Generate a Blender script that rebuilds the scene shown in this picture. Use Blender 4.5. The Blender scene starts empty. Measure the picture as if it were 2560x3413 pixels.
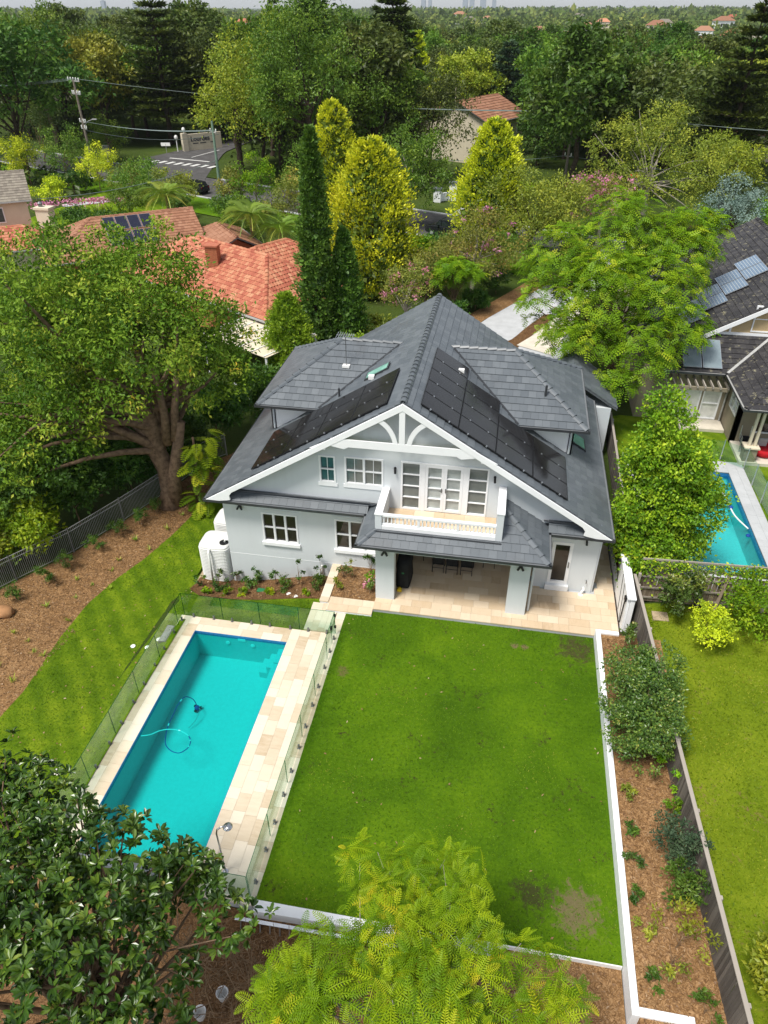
import bpy, math, random
import numpy as np
from mathutils import Vector, Matrix
R = math.radians
SC = bpy.context.scene
COL = SC.collection

# ------------------------------------------------------------------ camera, sky, sun, exposure
cam = bpy.data.cameras.new('camera')
cam_o = bpy.data.objects.new('camera', cam)
COL.objects.link(cam_o)
cam.sensor_fit = 'VERTICAL'
cam.sensor_height = 36.0
cam.lens = 2380.0 / 3413.0 * 36.0
cam.clip_start = 0.2
cam.clip_end = 20000
cam_o.location = (0, 0, 20)
cam_o.rotation_euler = (R(90 - 35.24), 0, R(9.9))
SC.camera = cam_o

SUN_DIR = Vector((-0.36, -0.46, 1.15)).normalized()      # towards the sun: high, from the left and behind the camera
world = bpy.data.worlds.new('World')
SC.world = world
world.use_nodes = True
wn = world.node_tree.nodes
wl = world.node_tree.links
bg = wn['Background']
sky = wn.new('ShaderNodeTexSky')
sky.sky_type = 'NISHITA'
sky.sun_disc = False
sky.sun_elevation = math.asin(SUN_DIR.z)
sky.sun_rotation = math.atan2(SUN_DIR.x, SUN_DIR.y)
sky.air_density = 1.0
sky.dust_density = 0.8
sky.ozone_density = 1.0
hs = wn.new('ShaderNodeHueSaturation')                    # high thin overcast: the blue is mostly veiled
hs.inputs['Saturation'].default_value = 0.35
wl.new(sky.outputs[0], hs.inputs['Color'])
wl.new(hs.outputs[0], bg.inputs['Color'])
bg.inputs['Strength'].default_value = 0.095

sun = bpy.data.lights.new('sun', 'SUN')
sun.energy = 2.5
sun.angle = R(16)
sun.color = (1.0, 0.955, 0.88)
sun_o = bpy.data.objects.new('sun', sun)
COL.objects.link(sun_o)
sun_o.rotation_euler = (-SUN_DIR).to_track_quat('-Z', 'Y').to_euler()

SC.view_settings.view_transform = 'Standard'
SC.view_settings.look = 'None'
SC.view_settings.exposure = 0.90
SC.view_settings.gamma = 1.0
SC.cycles.max_bounces = 6
SC.cycles.diffuse_bounces = 3
SC.cycles.glossy_bounces = 3
SC.cycles.transmission_bounces = 4
SC.cycles.transparent_max_bounces = 12
SC.cycles.volume_bounces = 0
SC.cycles.caustics_reflective = False
SC.cycles.caustics_refractive = False
SC.cycles.use_denoising = True

# ------------------------------------------------------------------ materials
MATS = {}

def rgb(c):
    return (c[0], c[1], c[2], 1.0)

class NT:
    """small node-tree helper"""
    def __init__(self, name):
        self.m = bpy.data.materials.new(name)
        self.m.use_nodes = True
        self.t = self.m.node_tree
        self.t.nodes.clear()
        self.out = self.t.nodes.new('ShaderNodeOutputMaterial')
    def n(self, kind, **kw):
        nd = self.t.nodes.new(kind)
        for k, v in kw.items():
            if k.startswith('i_'):
                nd.inputs[k[2:].replace('_', ' ')].default_value = v
            else:
                setattr(nd, k, v)
        return nd
    def l(self, a, b):
        self.t.links.new(a, b)
    def coords(self, obj=True):
        return self.n('ShaderNodeTexCoord').outputs['Object'] if obj else self.n('ShaderNodeNewGeometry').outputs['Position']
    def noise(self, vec, scale, detail=4, rough=0.55, dist=0.0):
        nd = self.n('ShaderNodeTexNoise')
        nd.inputs['Scale'].default_value = scale
        nd.inputs['Detail'].default_value = detail
        nd.inputs['Roughness'].default_value = rough
        nd.inputs['Distortion'].default_value = dist
        if vec is not None:
            self.l(vec, nd.inputs['Vector'])
        return nd.outputs['Fac']
    def ramp(self, fac, stops, interp='LINEAR'):
        nd = self.n('ShaderNodeValToRGB')
        cr = nd.color_ramp
        cr.interpolation = interp
        while len(cr.elements) > len(stops):
            cr.elements.remove(cr.elements[-1])
        while len(cr.elements) < len(stops):
            cr.elements.new(0.5)
        for e, (p, c) in zip(cr.elements, stops):
            e.position = p
            e.color = rgb(c)
        self.l(fac, nd.inputs['Fac'])
        return nd.outputs['Color']
    def mix(self, fac, a, b, mode='MIX'):
        nd = self.n('ShaderNodeMix', data_type='RGBA', blend_type=mode)
        for sock, v in ((nd.inputs[0], fac), (nd.inputs[6], a), (nd.inputs[7], b)):
            if hasattr(v, 'is_linked') or hasattr(v, 'links'):
                self.l(v, sock)
            elif isinstance(v, (int, float)):
                sock.default_value = v
            else:
                sock.default_value = rgb(v)
        return nd.outputs[2]
    def math(self, op, a, b=0.0):
        nd = self.n('ShaderNodeMath', operation=op)
        for sock, v in ((nd.inputs[0], a), (nd.inputs[1], b)):
            if hasattr(v, 'links'):
                self.l(v, sock)
            else:
                sock.default_value = v
        return nd.outputs[0]
    def bump(self, h, strength=0.3, dist=0.02):
        nd = self.n('ShaderNodeBump')
        nd.inputs['Strength'].default_value = strength
        nd.inputs['Distance'].default_value = dist
        self.l(h, nd.inputs['Height'])
        return nd.outputs['Normal']
    def principled(self, color, rough=0.6, spec=0.4, metal=0.0, normal=None):
        b = self.n('ShaderNodeBsdfPrincipled')
        if hasattr(color, 'links'):
            self.l(color, b.inputs['Base Color'])
        else:
            b.inputs['Base Color'].default_value = rgb(color)
        if hasattr(rough, 'links'):
            self.l(rough, b.inputs['Roughness'])
        else:
            b.inputs['Roughness'].default_value = rough
        b.inputs['Specular IOR Level'].default_value = spec
        b.inputs['Metallic'].default_value = metal
        if normal is not None:
            self.l(normal, b.inputs['Normal'])
        self.l(b.outputs[0], self.out.inputs['Surface'])
        return b

def simple(name, c, rough=0.6, spec=0.4, metal=0.0, var=0.12, scale=3.0, bump=0.0, bscale=40.0):
    """a painted or plain surface with faint mottling"""
    t = NT(name)
    v = t.coords(False)
    f = t.noise(v, scale, 5)
    d = tuple(max(0, x * (1 - var)) for x in c)
    e = tuple(min(1, x * (1 + var)) for x in c)
    col = t.ramp(f, [(0.3, d), (0.7, e)])
    nm = None
    if bump:
        nm = t.bump(t.noise(v, bscale, 3), bump, 0.01)
    t.principled(col, rough, spec, metal, nm)
    MATS[name] = t.m
    return t.m

def foliage(name, stops, trans=0.3, gloss=0.018, objvar=0.25, rough=0.45):
    t = NT(name)
    at = t.n('ShaderNodeAttribute', attribute_name='tint')
    col = t.ramp(at.outputs['Fac'], stops)
    oi = t.n('ShaderNodeObjectInfo')
    h = t.n('ShaderNodeHueSaturation')
    h.inputs['Hue'].default_value = 0.5
    h.inputs['Saturation'].default_value = 1.0
    val = t.math('ADD', t.math('MULTIPLY', oi.outputs['Random'], objvar), 1.0 - objvar * 0.5)
    hue = t.math('ADD', t.math('MULTIPLY', oi.outputs['Random'], 0.03 * objvar / 0.25), 0.5 - 0.015 * objvar / 0.25)
    t.l(val, h.inputs['Value'])
    t.l(hue, h.inputs['Hue'])
    t.l(col, h.inputs['Color'])
    d = t.n('ShaderNodeBsdfDiffuse')
    t.l(h.outputs[0], d.inputs['Color'])
    tr = t.n('ShaderNodeBsdfTranslucent')
    t.l(h.outputs[0], tr.inputs['Color'])
    m1 = t.n('ShaderNodeMixShader')
    m1.inputs[0].default_value = trans
    t.l(d.outputs[0], m1.inputs[1])
    t.l(tr.outputs[0], m1.inputs[2])
    g = t.n('ShaderNodeBsdfGlossy')
    g.inputs['Roughness'].default_value = rough
    g.inputs['Color'].default_value = (1, 1, 1, 1)
    m2 = t.n('ShaderNodeMixShader')
    m2.inputs[0].default_value = gloss
    t.l(m1.outputs[0], m2.inputs[1])
    t.l(g.outputs[0], m2.inputs[2])
    t.l(m2.outputs[0], t.out.inputs['Surface'])
    MATS[name] = t.m
    return t.m

def objvar_mat(name, stops, rough=0.6, spec=0.3, streak=None, bump=0.15, nscale=6.0, stain=None):
    """pieces that differ from one another: colour picked by the object's own random number, plus grain"""
    t = NT(name)
    oi = t.n('ShaderNodeObjectInfo')
    p = t.coords(False)
    if streak:
        mp = t.n('ShaderNodeMapping')
        mp.inputs['Scale'].default_value = streak
        t.l(p, mp.inputs['Vector'])
        f = t.noise(mp.outputs[0], nscale, 6, 0.6, 0.4)
    else:
        f = t.noise(p, nscale, 6, 0.6, 0.3)
    pc = t.math('FRACT', t.math('ADD', oi.outputs['Random'], t.n('ShaderNodeAttribute', attribute_name='tint').outputs['Fac']))
    k = t.math('ADD', t.math('MULTIPLY', pc, 0.62), t.math('MULTIPLY', f, 0.38))
    col = t.ramp(k, stops)
    if stain:
        s = t.noise(p, stain[0], 5, 0.65)
        col = t.mix(t.ramp(s, [(stain[2], (0, 0, 0)), (stain[2] + 0.12, (1, 1, 1))]), col, stain[1])
    t.principled(col, rough, spec, 0, t.bump(f, bump, 0.01))
    MATS[name] = t.m
    return t.m

def wall_paint():
    t = NT('wall_paint'); p = t.coords(False)
    mp = t.n('ShaderNodeMapping'); mp.inputs['Scale'].default_value = (2.2, 2.2, 0.16); t.l(p, mp.inputs['Vector'])
    f = t.math('ADD', t.math('MULTIPLY', t.noise(mp.outputs[0], 2.0, 6, 0.6), 0.6), t.math('MULTIPLY', t.noise(p, 0.8, 5), 0.4))
    col = t.ramp(f, [(0.25, (0.57, 0.60, 0.618)), (0.5, (0.605, 0.638, 0.658)), (0.8, (0.62, 0.655, 0.675))])
    t.principled(col, 0.75, 0.25, 0, t.bump(t.noise(p, 55, 3), 0.06, 0.01)); MATS['wall_paint'] = t.m
wall_paint()
simple('trim_white', (0.82, 0.83, 0.84), 0.5, 0.35, var=0.02)
simple('gable_paint', (0.52, 0.545, 0.56), 0.75, 0.2, var=0.03)
simple('gutter_grey', (0.16, 0.17, 0.18), 0.35, 0.5, var=0.08)
simple('gutter_dark', (0.035, 0.038, 0.042), 0.4, 0.5)
simple('lead_flashing', (0.10, 0.11, 0.12), 0.5, 0.4, var=0.2, scale=5)
simple('black_metal', (0.012, 0.012, 0.013), 0.45, 0.4)
simple('black_fabric', (0.016, 0.017, 0.018), 0.85, 0.2, var=0.3, scale=4)
simple('chrome', (0.55, 0.56, 0.57), 0.25, 0.5, metal=1.0)
simple('dark_steel', (0.20, 0.205, 0.21), 0.35, 0.5, metal=0.7)
simple('aluminium', (0.55, 0.57, 0.60), 0.35, 0.5, metal=0.8, var=0.1, scale=12)
simple('plastic_white', (0.80, 0.80, 0.78), 0.45, 0.4, var=0.02)
simple('tank_grey', (0.66, 0.66, 0.64), 0.55, 0.3, var=0.05, scale=2)
simple('timber_dark', (0.13, 0.09, 0.055), 0.6, 0.3, var=0.3, scale=8)
simple('concrete', (0.44, 0.45, 0.46), 0.85, 0.2, var=0.09, scale=1.5, bump=0.1, bscale=50)
simple('path_cream', (0.60, 0.55, 0.46), 0.8, 0.2, var=0.1, scale=2)
simple('asphalt', (0.085, 0.082, 0.082), 0.9, 0.2, var=0.22, scale=0.8, bump=0.2, bscale=60)
simple('road_paint', (0.62, 0.62, 0.60), 0.7, 0.2, var=0.1, scale=6)
simple('cream_wall', (0.62, 0.55, 0.42), 0.8, 0.2, var=0.06, scale=1.5)
simple('tan_render', (0.26, 0.225, 0.165), 0.85, 0.2, var=0.08, scale=1.2, bump=0.1, bscale=40)
simple('tan_panel', (0.48, 0.36, 0.20), 0.8, 0.2, var=0.06)
simple('brick_red', (0.36, 0.13, 0.065), 0.85, 0.2, var=0.25, scale=14)
simple('galv_grey', (0.36, 0.36, 0.35), 0.7, 0.3, var=0.15, scale=6)
simple('pole_wood', (0.20, 0.17, 0.14), 0.9, 0.15, var=0.25, scale=7)
simple('pole_green', (0.17, 0.25, 0.19), 0.85, 0.2, var=0.15, scale=5)
simple('wire_black', (0.16, 0.20, 0.19), 0.6, 0.2)
simple('red_fabric', (0.45, 0.012, 0.02), 0.8, 0.2)
simple('yellow_plastic', (0.7, 0.5, 0.02), 0.5, 0.3)
simple('blue_plastic', (0.01, 0.06, 0.30), 0.4, 0.4)
simple('soil', (0.055, 0.034, 0.02), 0.95, 0.1, var=0.4, scale=4, bump=0.4, bscale=25)
simple('sandstone', (0.42, 0.33, 0.22), 0.85, 0.2, var=0.2, scale=3, bump=0.3, bscale=12)
simple('rock_orange', (0.34, 0.18, 0.085), 0.9, 0.15, var=0.25, scale=4, bump=0.4, bscale=10)
simple('car_paint', (0.010, 0.012, 0.014), 0.18, 0.6)
simple('rubber', (0.018, 0.018, 0.018), 0.85, 0.2)
simple('sign_text', (0.035, 0.04, 0.06), 0.6, 0.3)
simple('green_lid', (0.02, 0.16, 0.06), 0.6, 0.3)
simple('silver_net', (0.33, 0.35, 0.35), 0.6, 0.3)
simple('tile_basin', (0.30, 0.56, 0.56), 0.6, 0.3, var=0.05, scale=8)
simple('tile_band', (0.03, 0.17, 0.40), 0.3, 0.5, var=0.25, scale=14)
simple('dark_tile', (0.10, 0.11, 0.125), 0.5, 0.4, var=0.15, scale=4)
simple('bark', (0.17, 0.115, 0.075), 0.95, 0.1, var=0.45, scale=5, bump=0.6, bscale=18)
simple('bark_dark', (0.065, 0.048, 0.035), 0.95, 0.1, var=0.4, scale=4)
simple('bark_pale', (0.34, 0.30, 0.255), 0.9, 0.1, var=0.25, scale=5)
simple('twig_brown', (0.22, 0.145, 0.085), 0.9, 0.1, var=0.4, scale=6)
simple('petal_white', (0.80, 0.78, 0.70), 0.7, 0.2)
simple('bud_yellow', (0.50, 0.42, 0.12), 0.7, 0.2)

# glass panes seen from outside: dark interior, sharp reflection
def pane(name, c, rough=0.05):
    t = NT(name)
    p = t.coords(False)
    f = t.noise(p, 1.7, 3)
    col = t.ramp(f, [(0.3, tuple(x * 0.75 for x in c)), (0.7, tuple(x * 1.25 for x in c))])
    t.principled(col, rough, 0.5)
    MATS[name] = t.m
pane('pane_dark', (0.028, 0.024, 0.020))
pane('pane_teal', (0.045, 0.085, 0.085))
pane('pane_blind', (0.15, 0.165, 0.155), 0.1)
pane('pane_pale', (0.36, 0.39, 0.375), 0.1)
pane('pane_white', (0.62, 0.63, 0.60), 0.15)
pane('pane_sky', (0.20, 0.42, 0.34), 0.06)
pane('car_glass', (0.02, 0.025, 0.03), 0.05)

def blind_fabric():
    t = NT('blind_fabric')
    p = t.coords(False)
    sp = t.n('ShaderNodeSeparateXYZ')
    t.l(p, sp.inputs[0])
    f = t.noise(p, 9, 3)
    t.principled(t.ramp(f, [(0.2, (0.52, 0.55, 0.53)), (0.8, (0.66, 0.68, 0.66))]), 0.8, 0.2)
    MATS['blind_fabric'] = t.m
blind_fabric()

def fence_glass(name, tint, thick=0.06):
    """toughened glass: passes light with a green tint, reflects by angle"""
    t = NT(name)
    tr = t.n('ShaderNodeBsdfTransparent')
    tr.inputs['Color'].default_value = rgb(tint)
    gl = t.n('ShaderNodeBsdfGlossy')
    gl.inputs['Roughness'].default_value = 0.02
    lw = t.n('ShaderNodeLayerWeight')
    lw.inputs['Blend'].default_value = 0.5
    mx = t.n('ShaderNodeMixShader')
    t.l(t.math('ADD', t.math('MULTIPLY', t.math('POWER', lw.outputs['Facing'], 4.0), 0.55), 0.03), mx.inputs[0])
    t.l(tr.outputs[0], mx.inputs[1])
    t.l(gl.outputs[0], mx.inputs[2])
    t.l(mx.outputs[0], t.out.inputs['Surface'])
    MATS[name] = t.m
fence_glass('fence_glass', (0.87, 0.95, 0.91))
fence_glass('glass_edge', (0.25, 0.60, 0.48))

def water_mat(name, tint, wave):
    t = NT(name)
    p = t.coords(False)
    nm = t.bump(t.noise(p, wave, 4, 0.6), 0.12, 0.03)
    tr = t.n('ShaderNodeBsdfTransparent')
    tr.inputs['Color'].default_value = rgb(tint)
    gl = t.n('ShaderNodeBsdfGlossy')
    gl.inputs['Roughness'].default_value = 0.05
    t.l(nm, gl.inputs['Normal'])
    lw = t.n('ShaderNodeLayerWeight')
    lw.inputs['Blend'].default_value = 0.5
    t.l(nm, lw.inputs['Normal'])
    mx = t.n('ShaderNodeMixShader')
    t.l(t.math('ADD', t.math('MULTIPLY', t.math('POWER', lw.outputs['Facing'], 4.0), 0.6), 0.02), mx.inputs[0])
    t.l(tr.outputs[0], mx.inputs[1])
    t.l(gl.outputs[0], mx.inputs[2])
    t.l(mx.outputs[0], t.out.inputs['Surface'])
    MATS[name] = t.m
water_mat('pool_water', (0.36, 0.915, 0.905), 3.0)
water_mat('pool_water_pale', (0.58, 0.945, 0.945), 1.6)

# travertine pavers
objvar_mat('travertine', [(0.1, (0.42, 0.31, 0.19)), (0.28, (0.56, 0.46, 0.33)), (0.5, (0.64, 0.55, 0.42)), (0.9, (0.72, 0.64, 0.52))],
           0.55, 0.3, streak=(0.6, 2.6, 1.0), bump=0.1, nscale=2.6)
objvar_mat('travertine_warm', [(0.08, (0.40, 0.28, 0.17)), (0.25, (0.55, 0.42, 0.28)), (0.6, (0.62, 0.50, 0.36)), (0.9, (0.68, 0.57, 0.43))],
           0.55, 0.3, streak=(2.6, 0.6, 1.0), bump=0.1, nscale=2.2)
objvar_mat('roof_tile', [(0.1, (0.082, 0.096, 0.109)), (0.5, (0.104, 0.119, 0.133)), (0.9, (0.132, 0.148, 0.162))], 0.40, 0.5, bump=0.08, nscale=3, stain=(0.5, (0.088, 0.098, 0.108), 0.56))
objvar_mat('roof_tile_moss', [(0.1, (0.022, 0.021, 0.023)), (0.5, (0.036, 0.034, 0.036)), (0.9, (0.058, 0.055, 0.056))], 0.6, 0.35, bump=0.2, nscale=8,
           stain=(4.0, (0.25, 0.23, 0.15), 0.58))
objvar_mat('roof_tile_red', [(0.1, (0.29, 0.075, 0.045)), (0.35, (0.38, 0.115, 0.068)), (0.6, (0.45, 0.17, 0.095)), (0.9, (0.52, 0.27, 0.155))], 0.7, 0.25, bump=0.2, nscale=5,
           stain=(1.6, (0.20, 0.14, 0.08), 0.66))
objvar_mat('roof_tile_brown', [(0.1, (0.22, 0.10, 0.06)), (0.5, (0.30, 0.145, 0.085)), (0.9, (0.36, 0.19, 0.12))], 0.75, 0.2, bump=0.2, nscale=5,
           stain=(2.0, (0.12, 0.09, 0.06), 0.66))
objvar_mat('roof_tile_grey', [(0.1, (0.15, 0.13, 0.105)), (0.5, (0.22, 0.19, 0.155)), (0.9, (0.28, 0.25, 0.20))], 0.75, 0.2, bump=0.2, nscale=5)
objvar_mat('paling', [(0.1, (0.075, 0.064, 0.055)), (0.5, (0.125, 0.110, 0.096)), (0.9, (0.20, 0.175, 0.15))], 0.9, 0.15, streak=(9, 9, 0.7), bump=0.3, nscale=2)
objvar_mat('paling_pale', [(0.1, (0.15, 0.11, 0.08)), (0.5, (0.25, 0.195, 0.145)), (0.9, (0.36, 0.30, 0.235))], 0.9, 0.15, streak=(9, 9, 0.7), bump=0.3, nscale=2)
objvar_mat('rail_wood', [(0.1, (0.28, 0.245, 0.21)), (0.9, (0.42, 0.38, 0.33))], 0.9, 0.15, bump=0.3, nscale=4)

def solar(name, c, line, rough):
    t = NT(name)
    p = t.coords(False)
    f = t.noise(p, 0.9, 3)
    col = t.ramp(f, [(0.3, c), (0.7, line)])
    t.principled(col, rough, 0.35)
    MATS[name] = t.m
solar('solar_black', (0.009, 0.0085, 0.009), (0.016, 0.0145, 0.0145), 0.14)

def solar_cells():
    """older module: blue cells with pale corner diamonds, laid out in metres on the panel's own face"""
    t = NT('solar_cells')
    p = t.coords(True)
    br = t.n('ShaderNodeTexBrick')
    br.offset = 0.0
    br.inputs['Color1'].default_value = rgb((0.07, 0.13, 0.22))
    br.inputs['Color2'].default_value = rgb((0.10, 0.17, 0.27))
    br.inputs['Mortar'].default_value = rgb((0.42, 0.46, 0.46))
    br.inputs['Scale'].default_value = 1.0
    br.inputs['Brick Width'].default_value = 0.16
    br.inputs['Row Height'].default_value = 0.16
    br.inputs['Mortar Size'].default_value = 0.012
    t.l(p, br.inputs['Vector'])
    t.principled(br.outputs['Color'], 0.2, 0.5)
    MATS['solar_cells'] = t.m
solar_cells()
solar('solar_thermal', (0.17, 0.22, 0.25), (0.22, 0.27, 0.29), 0.25)
solar('solar_navy', (0.012, 0.014, 0.03), (0.02, 0.022, 0.04), 0.15)

def lawn(name, a, b, c, bare, bare_at=0.70, big=0.35, worn=(), stripe=0.0):
    t = NT(name)
    p = t.coords(False)
    f1 = t.noise(p, big, 5, 0.6, 0.5)
    f2 = t.noise(p, 9.0, 5, 0.7)
    f3 = t.noise(p, 55.0, 3, 0.7)
    k = t.math('ADD', t.math('ADD', t.math('MULTIPLY', f1, 0.55), t.math('MULTIPLY', f2, 0.35)), t.math('MULTIPLY', f3, 0.30))
    col = t.ramp(k, [(0.46, a), (0.60, b), (0.74, c)])
    if stripe:
        wv = t.n('ShaderNodeTexWave', wave_type='BANDS', bands_direction='DIAGONAL')
        wv.inputs['Scale'].default_value = 0.55; wv.inputs['Distortion'].default_value = 2.5; wv.inputs['Detail'].default_value = 2.0
        t.l(p, wv.inputs['Vector'])
        k = t.math('ADD', k, t.math('MULTIPLY', t.math('SUBTRACT', wv.outputs['Fac'], 0.5), stripe))
        col = t.ramp(k, [(0.46, a), (0.60, b), (0.74, c)])
    patch = t.math('ADD', t.math('MULTIPLY', t.noise(p, 0.9, 3, 0.5, 0.3), 0.42), t.math('MULTIPLY', t.noise(p, 6.0, 5, 0.8), 0.62))
    col = t.mix(t.ramp(patch, [(bare_at, (0, 0, 0)), (bare_at + 0.07, (1, 1, 1))]), col, bare)
    for (wx, wy, wr, wc) in worn:
        ds = t.n('ShaderNodeVectorMath', operation='DISTANCE')
        t.l(p, ds.inputs[0])
        ds.inputs[1].default_value = (wx, wy, 0.0)
        w = t.math('SUBTRACT', t.math('MULTIPLY', t.noise(p, 3.4, 6, 0.78, 0.6), 3.4), t.math('ADD', t.math('DIVIDE', ds.outputs['Value'], wr), 0.95))
        col = t.mix(t.ramp(w, [(0.0, (0, 0, 0)), (0.45, (0.8, 0.8, 0.8))]), col, wc)
    t.principled(col, 0.9, 0.1, 0, t.bump(t.math('ADD', f3, t.math('MULTIPLY', f2, 0.6)), 0.9, 0.05))
    MATS[name] = t.m
lawn('lawn_green', (0.045, 0.108, 0.003), (0.082, 0.175, 0.004), (0.140, 0.250, 0.006), (0.045, 0.032, 0.015), 0.60, worn=((3.9, 20.2, 1.1, (0.070, 0.048, 0.028)), (3.5, 10.3, 1.0, (0.20, 0.145, 0.085)), (2.3, 10.6, 0.8, (0.05, 0.04, 0.02)), (1.6, 20.0, 0.25, (0.22, 0.15, 0.09)), (1.95, 20.0, 0.2, (0.22, 0.15, 0.09)), (-4.6, 17.6, 0.35, (0.16, 0.13, 0.05))))
lawn('lawn_bright', (0.075, 0.145, 0.004), (0.125, 0.210, 0.007), (0.205, 0.290, 0.012), (0.16, 0.13, 0.04), 0.72, 0.8, stripe=0.10)
lawn('lawn_yellow', (0.105, 0.165, 0.006), (0.175, 0.245, 0.010), (0.260, 0.315, 0.020), (0.24, 0.17, 0.065), 0.60, 0.5)
lawn('rough_ground', (0.030, 0.050, 0.010), (0.050, 0.080, 0.014), (0.080, 0.110, 0.020), (0.05, 0.035, 0.02), 0.60, 0.1)

def mulch(name, a, b, c):
    t = NT(name)
    p = t.coords(False)
    vo = t.n('ShaderNodeTexVoronoi')
    vo.inputs['Scale'].default_value = 16.0
    mp = t.n('ShaderNodeMapping')
    mp.inputs['Scale'].default_value = (1.0, 2.2, 1.0)
    nz = t.n('ShaderNodeTexNoise')
    nz.inputs['Scale'].default_value = 3.0
    t.l(p, nz.inputs['Vector'])
    va = t.n('ShaderNodeVectorMath', operation='ADD')
    t.l(p, va.inputs[0])
    t.l(nz.outputs['Color'], va.inputs[1])
    t.l(va.outputs[0], mp.inputs['Vector'])
    t.l(mp.outputs[0], vo.inputs['Vector'])
    f = t.noise(p, 1.2, 5, 0.65)
    sep = t.n('ShaderNodeSeparateColor')
    t.l(vo.outputs['Color'], sep.inputs[0])
    k = t.math('ADD', t.math('MULTIPLY', sep.outputs[0], 0.55), t.math('MULTIPLY', f, 0.45))
    col = t.ramp(k, [(0.2, a), (0.5, b), (0.85, c)])
    t.principled(col, 0.95, 0.1, 0, t.bump(sep.outputs[0], 0.8, 0.04))
    MATS[name] = t.m
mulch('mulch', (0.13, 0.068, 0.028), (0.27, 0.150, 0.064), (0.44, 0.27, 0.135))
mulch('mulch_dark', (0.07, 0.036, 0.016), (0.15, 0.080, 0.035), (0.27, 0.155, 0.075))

# leaves
foliage('leaf_bigleft', [(0.0, (0.040, 0.095, 0.008)), (0.4, (0.105, 0.190, 0.014)), (0.8, (0.235, 0.330, 0.028)), (0.96, (0.42, 0.44, 0.05)), (1.0, (0.70, 0.40, 0.05))], 0.24, 0.01)
foliage('leaf_deep', [(0.0, (0.028, 0.076, 0.010)), (0.5, (0.066, 0.146, 0.017)), (1.0, (0.146, 0.243, 0.028))], 0.28)
foliage('leaf_hedge', [(0.0, (0.036, 0.079, 0.015)), (0.5, (0.095, 0.169, 0.028)), (0.85, (0.219, 0.288, 0.040)), (1.0, (0.436, 0.378, 0.100))], 0.25, 0.03, rough=0.35)
foliage('leaf_ficus', [(0.0, (0.070, 0.160, 0.008)), (0.45, (0.166, 0.314, 0.013)), (0.85, (0.371, 0.512, 0.023)), (1.0, (0.614, 0.666, 0.038))], 0.28, 0.015)
foliage('leaf_jac', [(0.0, (0.066, 0.181, 0.009)), (0.5, (0.149, 0.314, 0.011)), (0.85, (0.275, 0.440, 0.015)), (1.0, (0.463, 0.507, 0.033))], 0.3, 0.01)
foliage('leaf_jac_near', [(0.0, (0.060, 0.145, 0.004)), (0.45, (0.150, 0.265, 0.005)), (0.8, (0.30, 0.40, 0.008)), (1.0, (0.56, 0.46, 0.02))], 0.18, 0.01)
foliage('leaf_magnolia', [(0.0, (0.017, 0.050, 0.007)), (0.55, (0.049, 0.109, 0.011)), (0.9, (0.125, 0.201, 0.022)), (0.97, (0.218, 0.272, 0.032)), (1.0, (0.435, 0.185, 0.032))], 0.12, 0.035, rough=0.3)
foliage('leaf_gold', [(0.0, (0.175, 0.255, 0.013)), (0.35, (0.403, 0.484, 0.019)), (0.75, (0.712, 0.753, 0.027)), (1.0, (0.920, 0.920, 0.067))], 0.3)
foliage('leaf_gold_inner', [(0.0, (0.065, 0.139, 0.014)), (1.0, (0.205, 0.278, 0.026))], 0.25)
foliage('leaf_cypress', [(0.0, (0.032, 0.095, 0.014)), (0.5, (0.076, 0.178, 0.022)), (1.0, (0.159, 0.297, 0.036))], 0.22)
foliage('leaf_conifer_lime', [(0.0, (0.109, 0.228, 0.015)), (0.5, (0.228, 0.378, 0.024)), (1.0, (0.417, 0.575, 0.040))], 0.3)
foliage('leaf_olive', [(0.0, (0.119, 0.159, 0.020)), (0.5, (0.248, 0.297, 0.032)), (1.0, (0.476, 0.466, 0.050))], 0.3)
foliage('leaf_crepe', [(0.0, (0.119, 0.148, 0.024)), (0.5, (0.219, 0.259, 0.040)), (0.9, (0.378, 0.338, 0.059)), (1.0, (0.595, 0.259, 0.100))], 0.3)
foliage('flower_pink', [(0.0, (0.528, 0.143, 0.275)), (1.0, (0.792, 0.374, 0.506))], 0.3)
foliage('leaf_euc', [(0.0, (0.045, 0.073, 0.015)), (0.5, (0.086, 0.128, 0.023)), (1.0, (0.181, 0.215, 0.038))], 0.28)
foliage('leaf_green_bg', [(0.0, (0.056, 0.123, 0.013)), (0.5, (0.118, 0.218, 0.021)), (1.0, (0.253, 0.358, 0.035))], 0.3)
foliage('leaf_yellow_bg', [(0.0, (0.123, 0.184, 0.013)), (0.5, (0.245, 0.297, 0.021)), (1.0, (0.454, 0.454, 0.035))], 0.3)
foliage('leaf_pine', [(0.0, (0.028, 0.050, 0.010)), (0.5, (0.061, 0.098, 0.015)), (1.0, (0.132, 0.174, 0.025))], 0.22)
foliage('leaf_cedar', [(0.0, (0.031, 0.063, 0.031)), (0.5, (0.058, 0.104, 0.050)), (1.0, (0.118, 0.174, 0.083))], 0.22)
foliage('leaf_palm', [(0.0, (0.109, 0.188, 0.020)), (0.6, (0.228, 0.338, 0.036)), (1.0, (0.595, 0.497, 0.100))], 0.28, 0.03)
foliage('leaf_blue', [(0.0, (0.119, 0.198, 0.169)), (1.0, (0.317, 0.417, 0.357))], 0.2)
foliage('leaf_far', [(0.0, (0.035, 0.056, 0.015)), (0.5, (0.068, 0.102, 0.024)), (0.85, (0.118, 0.156, 0.032)), (1.0, (0.199, 0.223, 0.037))], 0.25)
foliage('leaf_far_hazed', [(0.0, (0.06, 0.10, 0.025)), (0.5, (0.12, 0.17, 0.04)), (0.85, (0.20, 0.24, 0.06)), (1.0, (0.32, 0.32, 0.08))], 0.2, 0.0)  # farthest woodland: paling by haze put into the leaf colour
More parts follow.
